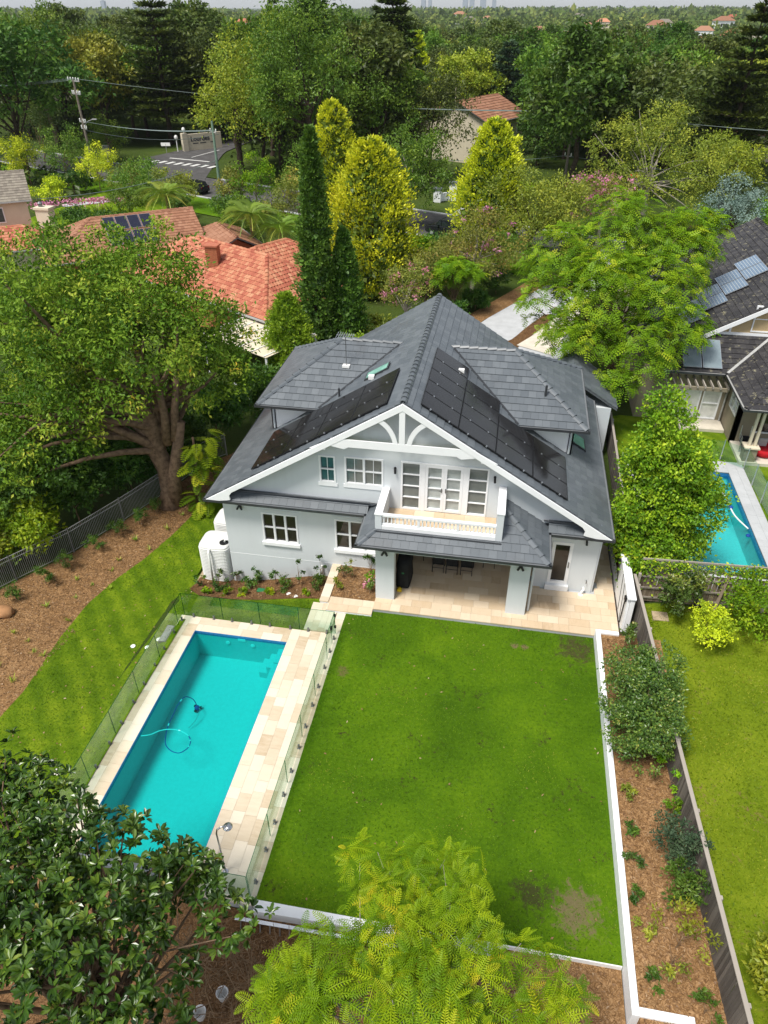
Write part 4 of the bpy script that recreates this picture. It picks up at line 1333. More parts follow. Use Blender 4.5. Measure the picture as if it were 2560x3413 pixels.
# windows and doors
window(house, *W1[:2], *W1[2:], HW, 3, 2, 'pane_dark', sill=0.09, head=0.17)
window(house, *W2[:2], *W2[2:], HW, 3, 2, 'pane_dark', sill=0.09, head=0.17)
window(house, *U1, HW, 1, 2, 'pane_teal', muntin=2, sill=0.03)
window(house, *U2, HW, 2, 2, 'pane_blind', muntin=2, sill=0.03)
window(house, -3.42, -2.62, 3.44, 5.67, HW, 1, 4, 'pane_blind', bar=0.03)
window(house, -0.82, 0.0, 3.44, 5.67, HW, 1, 4, 'pane_blind', bar=0.03)
MB().box(-2.62, -2.46, HW - 0.025, HW + 0.09, 3.44, 5.66).box(-0.98, -0.82, HW - 0.025, HW + 0.09, 3.44, 5.66).box(-2.46, -0.98, HW - 0.024, HW + 0.09, 5.60, 5.66).build('door_frame', 'trim_white', house)
for a, b, hx in ((-2.455, -1.722, -1.80), (-1.718, -0.985, -1.64)):
    d = window(house, a, b, 3.46, 5.595, HW + 0.012, 1, 4, 'pane_pale', frame=0.105, bar=0.035, name='balcony_door')
    MB().box(hx - 0.02, hx + 0.02, HW - 0.055, HW - 0.022, 4.40, 4.58).bar((hx, HW - 0.07, 4.48), (hx + (0.11 if hx > -1.7 else -0.11), HW - 0.07, 4.48), 0.02, 0.02).build('handle', 'dark_steel', d)
d = window(house, DR[0], DR[1], DR[2], DR[3], HW, 1, 1, 'pane_dark', frame=0.13, head=0.18, name='glass_door')
MB().box(3.50, 3.54, HW - 0.07, HW - 0.031, 1.35, 1.62).build('handle', 'dark_steel', d)
MB().box(2.72, 3.66, HW - 0.16, HW - 0.002, 0.16, 0.41).build('door_step', 'trim_white', house)

# roof: deck, tiles, caps
roof = MB()
slab(roof, [(EL, YF, EZ), (RX, YF, RZ), (RX, YB, RZ), (EL, YB, EZ)])
slab(roof, [(RX, YF, RZ), (ER, YF, EZ), (ER, YB, EZ), (RX, YB, RZ)])
PY, PL, PR = 21.0, -4.70, 2.48            # portico eaves
BY, BL, BR = 21.60, -4.12, 0.69            # balcony parapet outer faces
def pz(d): return EZ + 0.62 * d
DY, DH, DZ, DE = 30.22, 3.2, 7.73, 5.74     # dormers: ridge line, half width, ridge and eave heights
DXL, DXR = -10.38, 3.80
roof.prism([(PL, PY, EZ - 0.1), (PR, PY, EZ - 0.1), (PR, HW, EZ - 0.1), (PL, HW, EZ - 0.1)], (0, 0, 0.07))
for s in (-1, 1):
    ex = DXL if s < 0 else DXR
    hx = ex - s * DH
    ix = RX + s * (RZ - DZ) / SL
    fx = RX + s * (RZ - DE) / SL
    slab(roof, [(ex, DY - DH, DE), (fx, DY - DH, DE), (ix, DY, DZ), (hx, DY, DZ)])
    slab(roof, [(ex, DY + DH, DE), (fx, DY + DH, DE), (ix, DY, DZ), (hx, DY, DZ)])
    slab(roof, [(ex, DY - DH, DE), (ex, DY + DH, DE), (hx, DY, DZ)])
roof = roof.build('roof', 'lead_flashing', house)
RO = HO
ln = math.hypot(RX - EL, RZ - EZ)
T = Tiling('roof_tile', 0.33, 0.345)
cs, sn = (RX - EL) / ln, (RZ - EZ) / ln
def in_dormer(x, y, z):
    if abs(y - DY) > DH - 0.25: return False
    s = -1 if x < RX else 1
    ex = DXL if s < 0 else DXR
    k = abs(y - DY)
    vx = RX + s * (RZ - (DZ - (DZ - DE) * k / DH)) / SL      # valley line
    return abs(x - RX) > abs(vx - RX) + 0.25 and abs(x - RX) < abs(ex - RX) - 0.7
T.plane((EL, YB, EZ), (0, -1, 0), (cs, 0, sn), [(0, 0), (YB - YF, 0), (YB - YF, ln), (0, ln)], in_dormer)
T.plane((ER, YF, EZ), (0, 1, 0), (-cs, 0, sn), [(0, 0), (YB - YF, 0), (YB - YF, ln), (0, ln)], in_dormer)
dl = math.hypot(DH, DZ - DE); dc, ds = DH / dl, (DZ - DE) / dl
for s in (-1, 1):
    ex = DXL if s < 0 else DXR
    hx = ex - s * DH; ix = RX + s * (RZ - DZ) / SL; fx = RX + s * (RZ - DE) / SL
    def uu(x): return (x - min(ex, fx)) if True else 0
    lo = min(ex, fx)
    T.plane((lo, DY - DH, DE), (1, 0, 0), (0, dc, ds), [(ex - lo, 0), (fx - lo, 0), (ix - lo, dl), (hx - lo, dl)] if s < 0 else [(fx - lo, 0), (ex - lo, 0), (hx - lo, dl), (ix - lo, dl)])
    hi = max(ex, fx)
    q = [(hi - ex, 0), (hi - fx, 0), (hi - ix, dl), (hi - hx, dl)]
    T.plane((hi, DY + DH, DE), (-1, 0, 0), (0, -dc, ds), q)
    if s < 0: T.plane((ex, DY + DH, DE), (0, -1, 0), (dc, 0, ds), [(0, 0), (2 * DH, 0), (DH, dl)])
    else: T.plane((ex, DY - DH, DE), (0, 1, 0), (-dc, 0, ds), [(0, 0), (2 * DH, 0), (DH, dl)])
# skirt and portico slopes
sl = math.hypot(1, 0.62); sc_, ss_ = 1 / sl, 0.62 / sl
def sk(x0, x1, y0, y1):
    T.plane((x0, y0, EZ), (1, 0, 0), (0, sc_, ss_), [(0, 0), (x1 - x0, 0), (x1 - x0, (y1 - y0) * sl), (0, (y1 - y0) * sl)])
sk(EL + 0.5, PL, YF, HW); sk(PR, ER - 0.4, YF, HW)
w = PR - PL; h1 = (BY - PY) * sl
T.plane((PL, PY, EZ), (1, 0, 0), (0, sc_, ss_), [(0, 0), (w, 0), (w - (BY - PY), h1), (BY - PY, h1)])
T.plane((PR, PY, EZ), (0, 1, 0), (-sc_, 0, ss_), [(0, 0), (HW - PY, 0), (HW - PY, (PR - BR) * sl), (PR - BR, (PR - BR) * sl)])
T.plane((PR, PY, EZ), (0, 1, 0), (-sc_, 0, ss_), [(0.6, 0.62), (0.62, 0.62), (0.62, 0.63)])
T.plane((PL, HW, EZ), (0, -1, 0), (sc_, 0, ss_), [(0, 0), (HW - PY, 0), (HW - PY - (BL - PL), (BL - PL) * sl), (0, (BL - PL) * sl)])
# strip of the front slope between balcony and right hip
T.plane((BR, BY, pz(BY - PY)), (1, 0, 0), (0, sc_, ss_), [(0, 0), (PR - 0.6 - BR, 0), (0, (PR - 0.6 - BR) * sl)])
T.finish(roof, RO)
ridge_caps(roof, RO, (RX, YF - 0.03, RZ), (RX, YB, RZ), 'roof_tile', 0.36)
for s in (-1, 1):
    ex = DXL if s < 0 else DXR
    hx = ex - s * DH; ix = RX + s * (RZ - DZ) / SL
    ridge_caps(roof, RO, (ex, DY - DH, DE), (hx, DY, DZ), 'roof_tile')
    ridge_caps(roof, RO, (ex, DY + DH, DE), (hx, DY, DZ), 'roof_tile')
    ridge_caps(roof, RO, (hx, DY, DZ), (ix, DY, DZ), 'roof_tile')
ridge_caps(roof, RO, (PR, PY, EZ), (BR + 0.02, PY + PR - BR, pz(PR - BR)), 'roof_tile', 0.37)
ridge_caps(roof, RO, (PL, PY, EZ), (PL + 0.58, PY + 0.58, pz(0.58)), 'roof_tile', 0.37)
def flash(a, b, w, t_, up=(0, 0, 1)): MB().bar(a, b, w, t_, up).build('flashing', 'gutter_dark', roof, off=HO)
flash((EL + 0.9, HW - 0.10, EZ + 0.30), (PL + 0.4, HW - 0.10, EZ + 0.30), 0.22, 0.03, (0, 0.5, 1)); flash((PR - 0.2, HW - 0.10, EZ + 0.30), (ER - 0.6, HW - 0.10, EZ + 0.30), 0.22, 0.03, (0, 0.5, 1))
flash((BL - 0.02, BY - 0.06, pz(0.55)), (BR, BY - 0.06, pz(0.55)), 0.16, 0.03, (0, 0.5, 1))
for s in (-1, 1):
    ix = RX + s * (RZ - DZ) / SL; fx = RX + s * (RZ - DE) / SL
    flash((ix, DY, DZ + 0.04), (fx, DY - DH, DE + 0.05), 0.10, 0.05)
g = 0.05
gutter(house, [(EL - 0.05, YF - g, EZ - 0.02), (PL - g, YF - g, EZ - 0.02), (PL - g, PY - g, EZ - 0.02), (PR + g, PY - g, EZ - 0.02), (PR + g, YF - g, EZ - 0.02), (ER + 0.05, YF - g, EZ - 0.02)])
gutter(house, [(ER + g, YF, EZ - 0.02), (ER + g, YB, EZ - 0.02)]); gutter(house, [(EL - g, YB, EZ - 0.02), (EL - g, YF, EZ - 0.02)])
mb = MB().box(EL + 0.1, PL, YF, HW, EZ - 0.16, EZ - 0.12).box(PR, ER - 0.1, YF, HW, EZ - 0.16, EZ - 0.12).box(PL, PR, PY, 21.6, EZ - 0.16, EZ - 0.12)
mb.build('soffit', 'trim_white', house)
for s in (-1, 1):
    ex = DXL if s < 0 else DXR; sg = s * 0.05
    fx = RX + s * (RZ - DE) / SL
    a, b, c = (fx, DY - DH - 0.05, DE - 0.02), (ex + sg, DY - DH - 0.05, DE - 0.02), (ex + sg, DY + DH + 0.05, DE - 0.02)
    gutter(house, [a, b, c] if s > 0 else [c, b, a])
    # dormer body: cheeks and face
    wx = ex - s * 0.45; y0 = DY - DH + 0.45; y1 = DY + DH - 0.45
    zb = RZ - SL * abs(wx - RX) - 0.1
    xt = RX + s * (RZ - DE + 0.1) / SL
    m = MB()
    for yy in (y0, y1 - 0.2):
        m.prism([(wx, yy, zb), (wx, yy, DE - 0.05), (xt, yy, DE - 0.05)], (0, 0.2, 0))
    m.prism([(wx, y0, zb - 0.1), (wx, y1, zb - 0.1), (wx, y1, DE - 0.05), (wx, y0, DE - 0.05)], (-s * 0.2, 0, 0))
    m.build('dormer_wall', 'trim_white', house)
    MB().box(min(wx, ex), max(wx, ex), DY - DH, DY + DH, DE - 0.16, DE - 0.12).box(min(wx, fx), max(wx, fx), DY - DH, y0, DE - 0.162, DE - 0.122).build('soffit', 'trim_white', house)
    window(house, y0 + 0.5, y1 - 0.5, zb + 0.35, DE - 0.3, wx + s * 0.02, 3, 1, 'pane_dark', axis='x', out=-s, name='window')
    q = wx - s * 0.12
    MB().tube([(q, y0 - 0.05, DE - 0.15), (q, y0 - 0.05, RZ - SL * abs(q - RX) + 0.05)], 0.05, 8).build('downpipe', 'wall_paint', house)
# lower porch roof on the far right corner
mb = MB(); slab(mb, [(1.5, 38.8, 2.9), (3.9, 38.8, 4.35), (3.9, 35.0, 4.35), (1.5, 35.0, 2.9)]); slab(mb, [(3.9, 38.8, 4.35), (6.2, 38.8, 2.95), (6.2, 35.0, 2.95), (3.9, 35.0, 4.35)])
pr = mb.build('porch_roof', 'lead_flashing', house)
T2 = Tiling('roof_tile', 0.33, 0.345)
q = math.hypot(2.3, 1.4)
T2.plane((6.2, 35.0, 2.95), (0, 1, 0), (-2.3 / q, 0, 1.4 / q), [(0, 0), (3.8, 0), (3.8, q), (0, q)])
T2.plane((1.6, 38.8, 2.95), (0, -1, 0), (2.3 / q, 0, 1.4 / q), [(0, 0), (3.8, 0), (3.8, q), (0, q)])
T2.finish(pr, HO, 40)
MB().box(1.8, 5.9, 35.0, 38.4, 0, 2.95).build('porch_wall', 'wall_paint', house)

# balcony
mb = MB().box(BL + 0.24, BR - 0.24, BY + 0.2, HW, 3.385, 3.40)
bal = mb.build('balcony_floor', 'concrete', house)
pavers(bal, [(BL + 0.25, BR - 0.25, BY + 0.2, HW - 0.005)], 'travertine_warm', 'x', (0.81, 0.42), z0=3.40, z1=3.43, seed=41)
for o in list(bal.children): o.matrix_basis = Matrix.Translation(-HO) @ o.matrix_basis
for a, b, zt in ((BL, BL + 0.25, 4.34), (BR - 0.25, BR, 4.90)):
    m = MB().box(a, b, BY, HW - 0.002, 3.3, zt)
    p = m.build('parapet', 'wall_paint', house)
    MB().box(a - 0.02, b + 0.02, BY - 0.02, HW - 0.003, zt + 0.002, zt + 0.05).build('parapet_cap', 'trim_white', p)
x0, x1 = BL + 0.25, BR - 0.25
m = MB().box(x0, x1, BY + 0.02, BY + 0.16, 4.26, 4.36).box(x0, x1, BY + 0.04, BY + 0.14, 3.86, 3.93).box(x0, x1, BY + 0.01, BY + 0.18, 3.55, 3.855)
bld = m.build('balustrade', 'trim_white', house, bevel=0.008)
n = 29
for k in range(n):
    x = x0 + 0.08 + (x1 - x0 - 0.16) * k / (n - 1)
    big = k in (9, 19)
    r = 0.05 if big else 0.024
    MB().box(x - r, x + r, BY + 0.09 - (0.05 if big else 0.024), BY + 0.09 + (0.05 if big else 0.024), 3.931, 4.259).build('baluster', 'trim_white', bld)

# small fittings fixed to the house
def spot(x, y, z, two=True):
    m = MB(); m.tube([(x, y - 0.001, z), (x, y - 0.05, z)], 0.05, 10)
    for s in ((-1, 1) if two else (0.15,)):
        m.tube([(x, y - 0.06, z), (x + s * 0.11, y - 0.12, z - 0.20)], 0.045, 8)
    m.build('wall_light', 'black_metal', house)
spot(-10.3, HW, 2.82); spot(-3.74, 21.6, 2.70); spot(1.52, 21.6, 2.70); spot(-3.65, HW, 5.33, False); spot(0.22, HW, 5.33, False); spot(4.05, HW, 2.82, False)
MB().tube([(4.35, HW - 0.001, 0.75), (4.35, HW - 0.09, 0.75), (4.35, HW - 0.1, 0.66)], 0.02, 8).build('garden_tap', 'dark_steel', house)
MB().tube([(4.30, HW - 0.001, 0.34), (4.30, HW - 0.16, 0.36), (4.22, HW - 0.22, 0.32), (4.20, HW - 0.24, 0.16)], 0.045, 8).lathe((4.20, HW - 0.24, 0.15), [(0.10, 0), (0.10, 0.02), (0.05, 0.03)], 12).build('drain_pipe', 'plastic_white', house)
MB().tube([(-6.85, HW - 0.06, -0.9), (-6.85, HW - 0.06, 0.0)], 0.05, 8).build('drain_pipe', 'plastic_white', house)
# roof penetrations, aerial, skylights
def roofpt(x, y, d=0.0): return Vector((x, y, RZ - SL * abs(x - RX) + d))
def roofquad(x0, x1, y0, y1, d):
    return [roofpt(x0, y0, d), roofpt(x1, y0, d), roofpt(x1, y1, d), roofpt(x0, y1, d)]
for x0_, x1_, y0_, y1_, pm in ((-5.6, -4.7, 27.55, 28.1, 'pane_sky'), (3.5, 4.06, 28.7, 29.6, 'pane_sky')):
    m = MB().prism(roofquad(x0_ - 0.06, x1_ + 0.06, y0_ - 0.06, y1_ + 0.06, 0.0), (0, 0, 0.12))
    f = m.build('skylight', 'gutter_dark', house)
    MB().prism(roofquad(x0_, x1_, y0_, y1_, 0.122), (0, 0, 0.01)).build('pane', pm, f)
for x, y in ((-6.7, 27.2),):
    MB().tube([roofpt(x, y, 0.0), roofpt(x, y, 0.42)], 0.045, 8).build('vent_pipe', 'gutter_dark', house)
MB().tube([(2.0, 28.3, 6.3), (2.0, 28.3, 7.05)], 0.05, 8).build('vent_pipe', 'gutter_dark', house)
for x, y in ((-5.3, 27.3), (-1.6, 28.2)):
    p = roofpt(x, y, 0.1); MB().box(p.x - 0.12, p.x + 0.12, p.y - 0.1, p.y + 0.1, p.z - 0.05, p.z + 0.12).build('junction_box', 'plastic_white', house)
ax_, ay_ = -6.75, 28.95
zb_ = DZ - (DZ - DE) * (DY - ay_) / DH
aer = thing('tv_aerial', 'silver television aerial on a thin mast fixed to the left dormer roof', 'aerial', (ax_, ay_, zb_))
MB().tube([(ax_, ay_, zb_), (ax_, ay_, zb_ + 1.5)], 0.018, 6).build('mast', 'dark_steel', aer)
MB().box(ax_ - 0.16, ax_ + 0.16, ay_ - 0.14, ay_ + 0.14, zb_ + 0.0, zb_ + 0.1).build('mast_base', 'plastic_white', aer)
MB().bar((ax_ - 0.4, ay_, zb_ + 1.45), (ax_ + 0.42, ay_ + 0.05, zb_ + 1.48), 0.02, 0.02).build('boom', 'aluminium', aer)
for k in range(8):
    x = ax_ - 0.36 + 0.10 * k; l = 0.24 - 0.018 * k
    MB().tube([(x, ay_ - l - 0.08, zb_ + 1.46), (x, ay_ + l + 0.08, zb_ + 1.48)], 0.010, 5).build('element', 'aluminium', aer)

# ------------------------------------------------------------------ solar panels: each a thing
def solar_panel(corner, U, V, label, group, faceM='solar_black', frameM='black_metal', gap=0.012, t=0.04, clips=()):
    """corner = low corner on the roof, U along the slope, V across (world vectors)"""
    C = Vector(corner); U = Vector(U); V = Vector(V); N = U.cross(V).normalized()
    if N.z < 0: N = -N
    root = thing('solar_panel', label, 'solar panel', C, 0, group)
    u, v = U.normalized(), V.normalized()
    a = C + u * gap + v * gap; U2 = U - u * 2 * gap; V2 = V - v * 2 * gap
    m = MB().prism([a, a + U2, a + U2 + V2, a + V2], N * t)
    m.build('frame', frameM, root)
    b = a + u * 0.025 + v * 0.025 + N * (t + 0.002)
    L1, L2 = U2.length - 0.05, V2.length - 0.05
    me = MB().box(0, L1, 0, L2, 0, 0.004)
    q = bpy.data.meshes.new('glass'); q.from_pydata(me.v, [], me.f); q.materials.append(MATS[faceM])
    M = Matrix((u, v if u.cross(v).dot(N) > 0 else -v, N)).transposed().to_4x4()
    if u.cross(v).dot(N) < 0: b = b + v * L2
    M.translation = b - C
    link('glass', q, root, M)
    for cu, cv in clips:
        p = C + U * cu + V * cv
        MB().bar(p + N * 0.02, p + N * 0.075, 0.05, 0.05).build('clip', 'aluminium', root)
    return root
rown = ['front', 'second', 'third', 'fourth', 'rear']
coln = ['topmost', 'second', 'third', 'lowest']
upL = Vector((cs, 0, sn)) * 1.0
xs = [-3.98, -5.36, -6.76, -8.18, -9.60]
for c in range(4):
    xb, xt = xs[c + 1], xs[c]
    for r in range(3):
        y0 = 23.47 + r * 1.07
        p = roofpt(xb, y0, 0.09); U = roofpt(xt, y0, 0.09) - p
        solar_panel(p, U, (0, 1.07, 0), f'black solar panel on the left roof slope, {rown[r]} row, {coln[c]} from the ridge', 'solar panels on the left slope', clips=((0.25, 0.0), (0.75, 0.0)))
xs = [-2.75, -1.33, 0.12, 1.60, 3.05]
for c, n in enumerate((5, 4, 3, 3)):
    for r in range(n):
        y0 = 23.50 + r * 1.083
        p = roofpt(xs[c + 1], y0, 0.09); U = roofpt(xs[c], y0, 0.09) - p
        solar_panel(p, U, (0, 1.083, 0), f'black solar panel on the right roof slope, {rown[r]} row, {coln[c]} from the ridge', 'solar panels on the right slope', clips=((0.25, 0.0), (0.75, 0.0)))

# ------------------------------------------------------------------ pool fence: glass panels on spigots, each a thing
def glass_panel(a, b, label, group, h=1.2, lift=0.05, spig=2, dirn=0, z=0.0):
    a = Vector((a[0], a[1], z)); b = Vector((b[0], b[1], z)); d = (b - a).normalized(); s = d.cross(Vector((0, 0, 1)))
    c = (a + b) / 2
    root = thing('glass_panel', label, 'glass panel', c, 0, group)
    e = d * 0.012
    MB().prism([a + e - s * 0.006 + Vector((0, 0, lift)), b - e - s * 0.006 + Vector((0, 0, lift)), b - e + s * 0.006 + Vector((0, 0, lift)), a + e + s * 0.006 + Vector((0, 0, lift))], (0, 0, h - lift - 0.012)).build('glass', 'fence_glass', root)
    MB().prism([a + e - s * 0.0062 + Vector((0, 0, h - 0.011)), b - e - s * 0.0062 + Vector((0, 0, h - 0.011)), b - e + s * 0.0062 + Vector((0, 0, h - 0.011)), a + e + s * 0.0062 + Vector((0, 0, h - 0.011))], (0, 0, 0.012)).build('polished_edge', 'glass_edge', root)
    for q in (a + e * 0.6, b - e * 0.6):
        MB().box(q.x - 0.007, q.x + 0.007, q.y - 0.007, q.y + 0.007, z + lift, z + h - 0.012).build('polished_edge', 'dark_steel' if False else 'glass_edge', root)
    L = (b - a).length
    for k in range(spig):
        q = a + d * (L * (0.24 if k == 0 else 0.76) if spig == 2 else L * 0.5)
        m = MB().box(q.x - 0.03, q.x + 0.03, q.y - 0.03, q.y + 0.03, z + 0.003, z + 0.17).box(q.x - 0.05, q.x + 0.05, q.y - 0.05, q.y + 0.05, z + 0.001, z + 0.014)
        m.build('spigot', 'dark_steel', root)
    return root
ordn = ['nearest', 'second', 'third', 'fourth', 'fifth', 'sixth', 'seventh', 'eighth', 'ninth']
ys = [9.13, 10.94, 12.74, 14.50, 16.27, 18.05, 18.85, 19.43]
for k in range(6):
    glass_panel((-5.31, ys[k]), (-5.31, ys[k + 1]), f'clear glass fence panel between pool and lawn, {ordn[k]} to the camera', 'glass pool fence along the lawn', spig=2 if k != 5 else 1)
g_ = glass_panel((-5.31, ys[6]), (-5.31, ys[7]), 'clear glass gate panel at the far corner of the pool fence by the steps', 'glass pool fence along the lawn', spig=1)
MB().box(-5.35, -5.27, ys[6] - 0.05, ys[6] + 0.03, 0.8, 0.95).build('latch', 'black_metal', g_)
for zz in (0.35, 0.95):
    MB().box(-5.35, -5.27, ys[7] - 0.05, ys[7] + 0.02, zz, zz + 0.1).build('hinge', 'black_metal', g_)
ysl = [8.3, 10.05, 11.8, 13.55, 15.30, 17.05, 18.80, 19.43]
for k in range(7):
    glass_panel((-11.53, ysl[k]), (-11.53, ysl[k + 1]), f'clear glass fence panel on the mulch side of the pool, {ordn[k]} to the camera', 'glass pool fence on the garden side', spig=2 if k < 6 else 1)
xn = [-11.53, -9.9, -8.35, -6.75, -5.31]
for k in range(4):
    glass_panel((xn[k], 19.40), (xn[k + 1], 19.40), f'clear glass fence panel at the house end of the pool, {["leftmost", "second from the left", "third from the left", "rightmost, over the steps"][k]}', 'glass pool fence at the house end')
for k, (a, b) in enumerate(((-7.0, -6.17), (-6.17, -5.31))):
    glass_panel((a, 9.10), (b, 9.10), f'clear glass fence panel at the near end of the pool, {["by the shower", "at the lawn corner"][k]}', 'glass pool fence at the near end', spig=1)

# ------------------------------------------------------------------ things round the pool
sh = thing('pool_shower', 'chrome outdoor shower with round rose standing on the pool deck', 'shower', (-6.25, 9.72, 0))
MB().tube([(-6.25, 9.72, 0), (-6.25, 9.72, 1.95), (-6.22, 9.74, 2.10), (-6.10, 9.80, 2.17), (-5.98, 9.86, 2.14)], 0.024, 8).build('riser_pipe', 'chrome', sh, smooth=True)
MB().lathe((-5.97, 9.87, 2.08), [(0.13, 0), (0.13, 0.015), (0.03, 0.05)], 18).build('shower_rose', 'chrome', sh, smooth=True)
MB().tube([(-6.27, 9.66, 0.85), (-6.27, 9.66, 1.12)], 0.016, 6).tube([(-6.25, 9.70, 1.0), (-6.25, 9.62, 1.0)], 0.03, 8).build('tap', 'chrome', sh)
MB().lathe((-6.25, 9.72, 0.002), [(0.08, 0), (0.08, 0.015)], 12).build('base_plate', 'chrome', sh)

cl = thing('pool_cleaner', 'blue robotic pool cleaner with wheels on the pool floor', 'pool cleaner', (-9.83, 16.0, -1.3))
MB().lathe((-9.83, 16.0, -1.30), [(0.09, 0.02), (0.11, 0.06), (0.08, 0.14), (0.03, 0.18)], 10).build('body', 'blue_plastic', cl)
for a in (0.4, 2.5, 4.6):
    q = Vector((-9.83 + 0.13 * math.cos(a), 16.0 + 0.13 * math.sin(a), -1.25)); d = Vector((math.cos(a), math.sin(a), 0))
    MB().tube([q - d * 0.02, q + d * 0.03], 0.055, 10).build('wheel', 'black_metal', cl)
hose = [(-9.83, 16.0, -1.05), (-9.89, 15.95, -0.7), (-10.0, 15.65, -0.25), (-10.05, 15.15, -0.135), (-10.03, 14.78, -0.13), (-10.02, 14.36, -0.13), (-9.93, 13.9, -0.14), (-9.78, 13.55, -0.16), (-9.5, 13.36, -0.17), (-9.2, 13.32, -0.15), (-9.0, 13.52, -0.13), (-8.99, 13.75, -0.125), (-9.14, 13.98, -0.12), (-9.5, 14.13, -0.115), (-9.9, 14.13, -0.115), (-10.2, 14.02, -0.12), (-10.45, 13.82, -0.125), (-10.74, 13.72, -0.13)]
def smoothline(P, n):
    P = np.array(P, float); out = []
    for i in range(len(P) - 1):
        p0, p1, p2, p3 = P[max(i - 1, 0)], P[i], P[i + 1], P[min(i + 2, len(P) - 1)]
        for t in np.linspace(0, 1, n, endpoint=False):
            out.append(0.5 * (2 * p1 + (p2 - p0) * t + (2 * p0 - 5 * p1 + 4 * p2 - p3) * t * t + (3 * p1 - p0 - 3 * p2 + p3) * t ** 3))
    return out + [P[-1]]
hs_ = smoothline(hose, 5)
ho = thing('pool_hose', 'looping blue and white cleaner hose floating in the long pool', 'hose', (-9.83, 15, -0.13))
nh = len(hs_)
m = MB(); m.tube(hs_[: int(nh * 0.72)], 0.016, 6); m.build('hose_section', 'blue_plastic', ho, smooth=True)
MB().tube(hs_[int(nh * 0.72) - 1:], 0.018, 6).build('hose_section', 'plastic_white', ho, smooth=True)
for f in (0.14, 0.30, 0.60, 0.66, 0.76):
    k = int(nh * f); MB().tube(hs_[k:k + 2], 0.026, 8).build('hose_cuff', 'plastic_white', ho)
MB().tube(smoothline([(-9.7, 15.9, -1.1), (-9.58, 15.74, -1.0), (-9.62, 15.35, -1.1), (-9.8, 15.1, -1.25)], 5), 0.012, 5).build('tail', 'silver_net', cl)

m = MB().box(-11.98, -11.68, 17.86, 18.76, -0.10, 0.012)
gr = tag(m.build('drain_grate', 'dark_steel'), 'grey metal grate set in the grass beside the left pool fence', 'grate')
for k in range(14):
    MB().box(-11.96, -11.70, 17.89 + k * 0.062, 17.92 + k * 0.062, 0.0125, 0.022).build('grate_bar', 'galv_grey', gr)
for k, (x, y, lb) in enumerate(((-13.55, 18.45, 'round white inspection lid in the grass, farthest from the pool'), (-12.85, 18.35, 'round white inspection lid in the grass, middle one'), (-12.15, 18.2, 'round white inspection lid in the grass, nearest the pool fence'),
                                (-8.05, 22.15, 'round white lid lying on the mulch below the house wall, upper one'), (-7.66, 21.9, 'round white lid lying on the mulch at the grass edge, lower one'))):
    z = gz(x, y) + 0.045
    tag(MB().lathe((x, y, z), [(0.10, 0), (0.10, 0.012), (0.085, 0.02), (0.0001, 0.022)], 18).build('inspection_lid', 'plastic_white'), lb, 'lid', 'round white lids in the garden')
z = gz(-9.5, 22.65)
tag(MB().box(-9.68, -9.34, 22.52, 22.76, z + 0.02, z + 0.11).build('valve_box', 'green_lid', bevel=0.02), 'small green valve box lid in the mulch under the left windows', 'valve box')

# ------------------------------------------------------------------ water tanks
def tank(x0, x1, y0, y1, z0, z1, label):
    root = thing('water_tank', label, 'water tank', ((x0 + x1) / 2, (y0 + y1) / 2, z0), 0, 'water tanks beside the house')
    n = 28; rows = 22; cx, cy = (x0 + x1) / 2, (y0 + y1) / 2; hx, hy = (x1 - x0) / 2, (y1 - y0) / 2
    m = MB(); prof = []
    for i in range(rows):
        z = z0 + (z1 - z0 - 0.12) * i / rows
        dz = (z1 - z0 - 0.12) / rows
        prof += [(0.0, z), (0.022, z + dz * 0.3), (0.022, z + dz * 0.7)]
    prof += [(0.0, z1 - 0.12), (-0.01, z1 - 0.05), (-0.06, z1), (-0.35, z1 + 0.015)]
    b = 0
    for off, z in prof:
        for k in range(n):
            a = 2 * math.pi * k / n
            ca, sa = math.cos(a), math.sin(a)
            e = 0.42
            m.v.append((cx + math.copysign(abs(ca) ** e, ca) * (hx + off), cy + math.copysign(abs(sa) ** e, sa) * (hy + off), z))
    for i in range(len(prof) - 1):
        for k in range(n):
            k2 = (k + 1) % n
            m.f.append([i * n + k, i * n + k2, (i + 1) * n + k2, (i + 1) * n + k]); m.mi.append(0)
    e0 = (len(prof) - 1) * n
    m.f.append([e0 + k for k in range(n)]); m.mi.append(0)
    m.build('body', 'tank_grey', root)
    return root
t1 = tank(-12.55, -11.16, 23.28, 24.58, -1.60, 0.42, 'pale grey ribbed poly water tank at the front left house corner')
MB().lathe((-11.42, 23.72, 0.425), [(0.20, 0), (0.20, 0.025), (0.16, 0.03), (0.15, 0.028)], 18).build('inlet_strainer', 'black_metal', t1)
MB().tube([(-11.10, 23.80, 0.60), (-11.34, 23.74, 0.60), (-11.38, 23.73, 0.47)], 0.05, 8).build('inlet_pipe', 'plastic_white', t1, smooth=True)
MB().tube([(-11.95, 23.40, 0.30), (-11.95, 23.20, 0.32), (-11.95, 23.12, 0.22), (-11.95, 23.12, -1.55)], 0.05, 8).build('overflow_pipe', 'plastic_white', t1, smooth=True)
tank(-12.55, -11.16, 25.15, 26.45, -1.60, 0.42, 'pale grey ribbed poly water tank half hidden behind the front tank')
tag(MB().box(-12.9, -11.1, 22.95, 26.8, -1.75, -1.52).build('tank_slab', 'sandstone'), 'pale gravel slab under the two water tanks', 'slab')

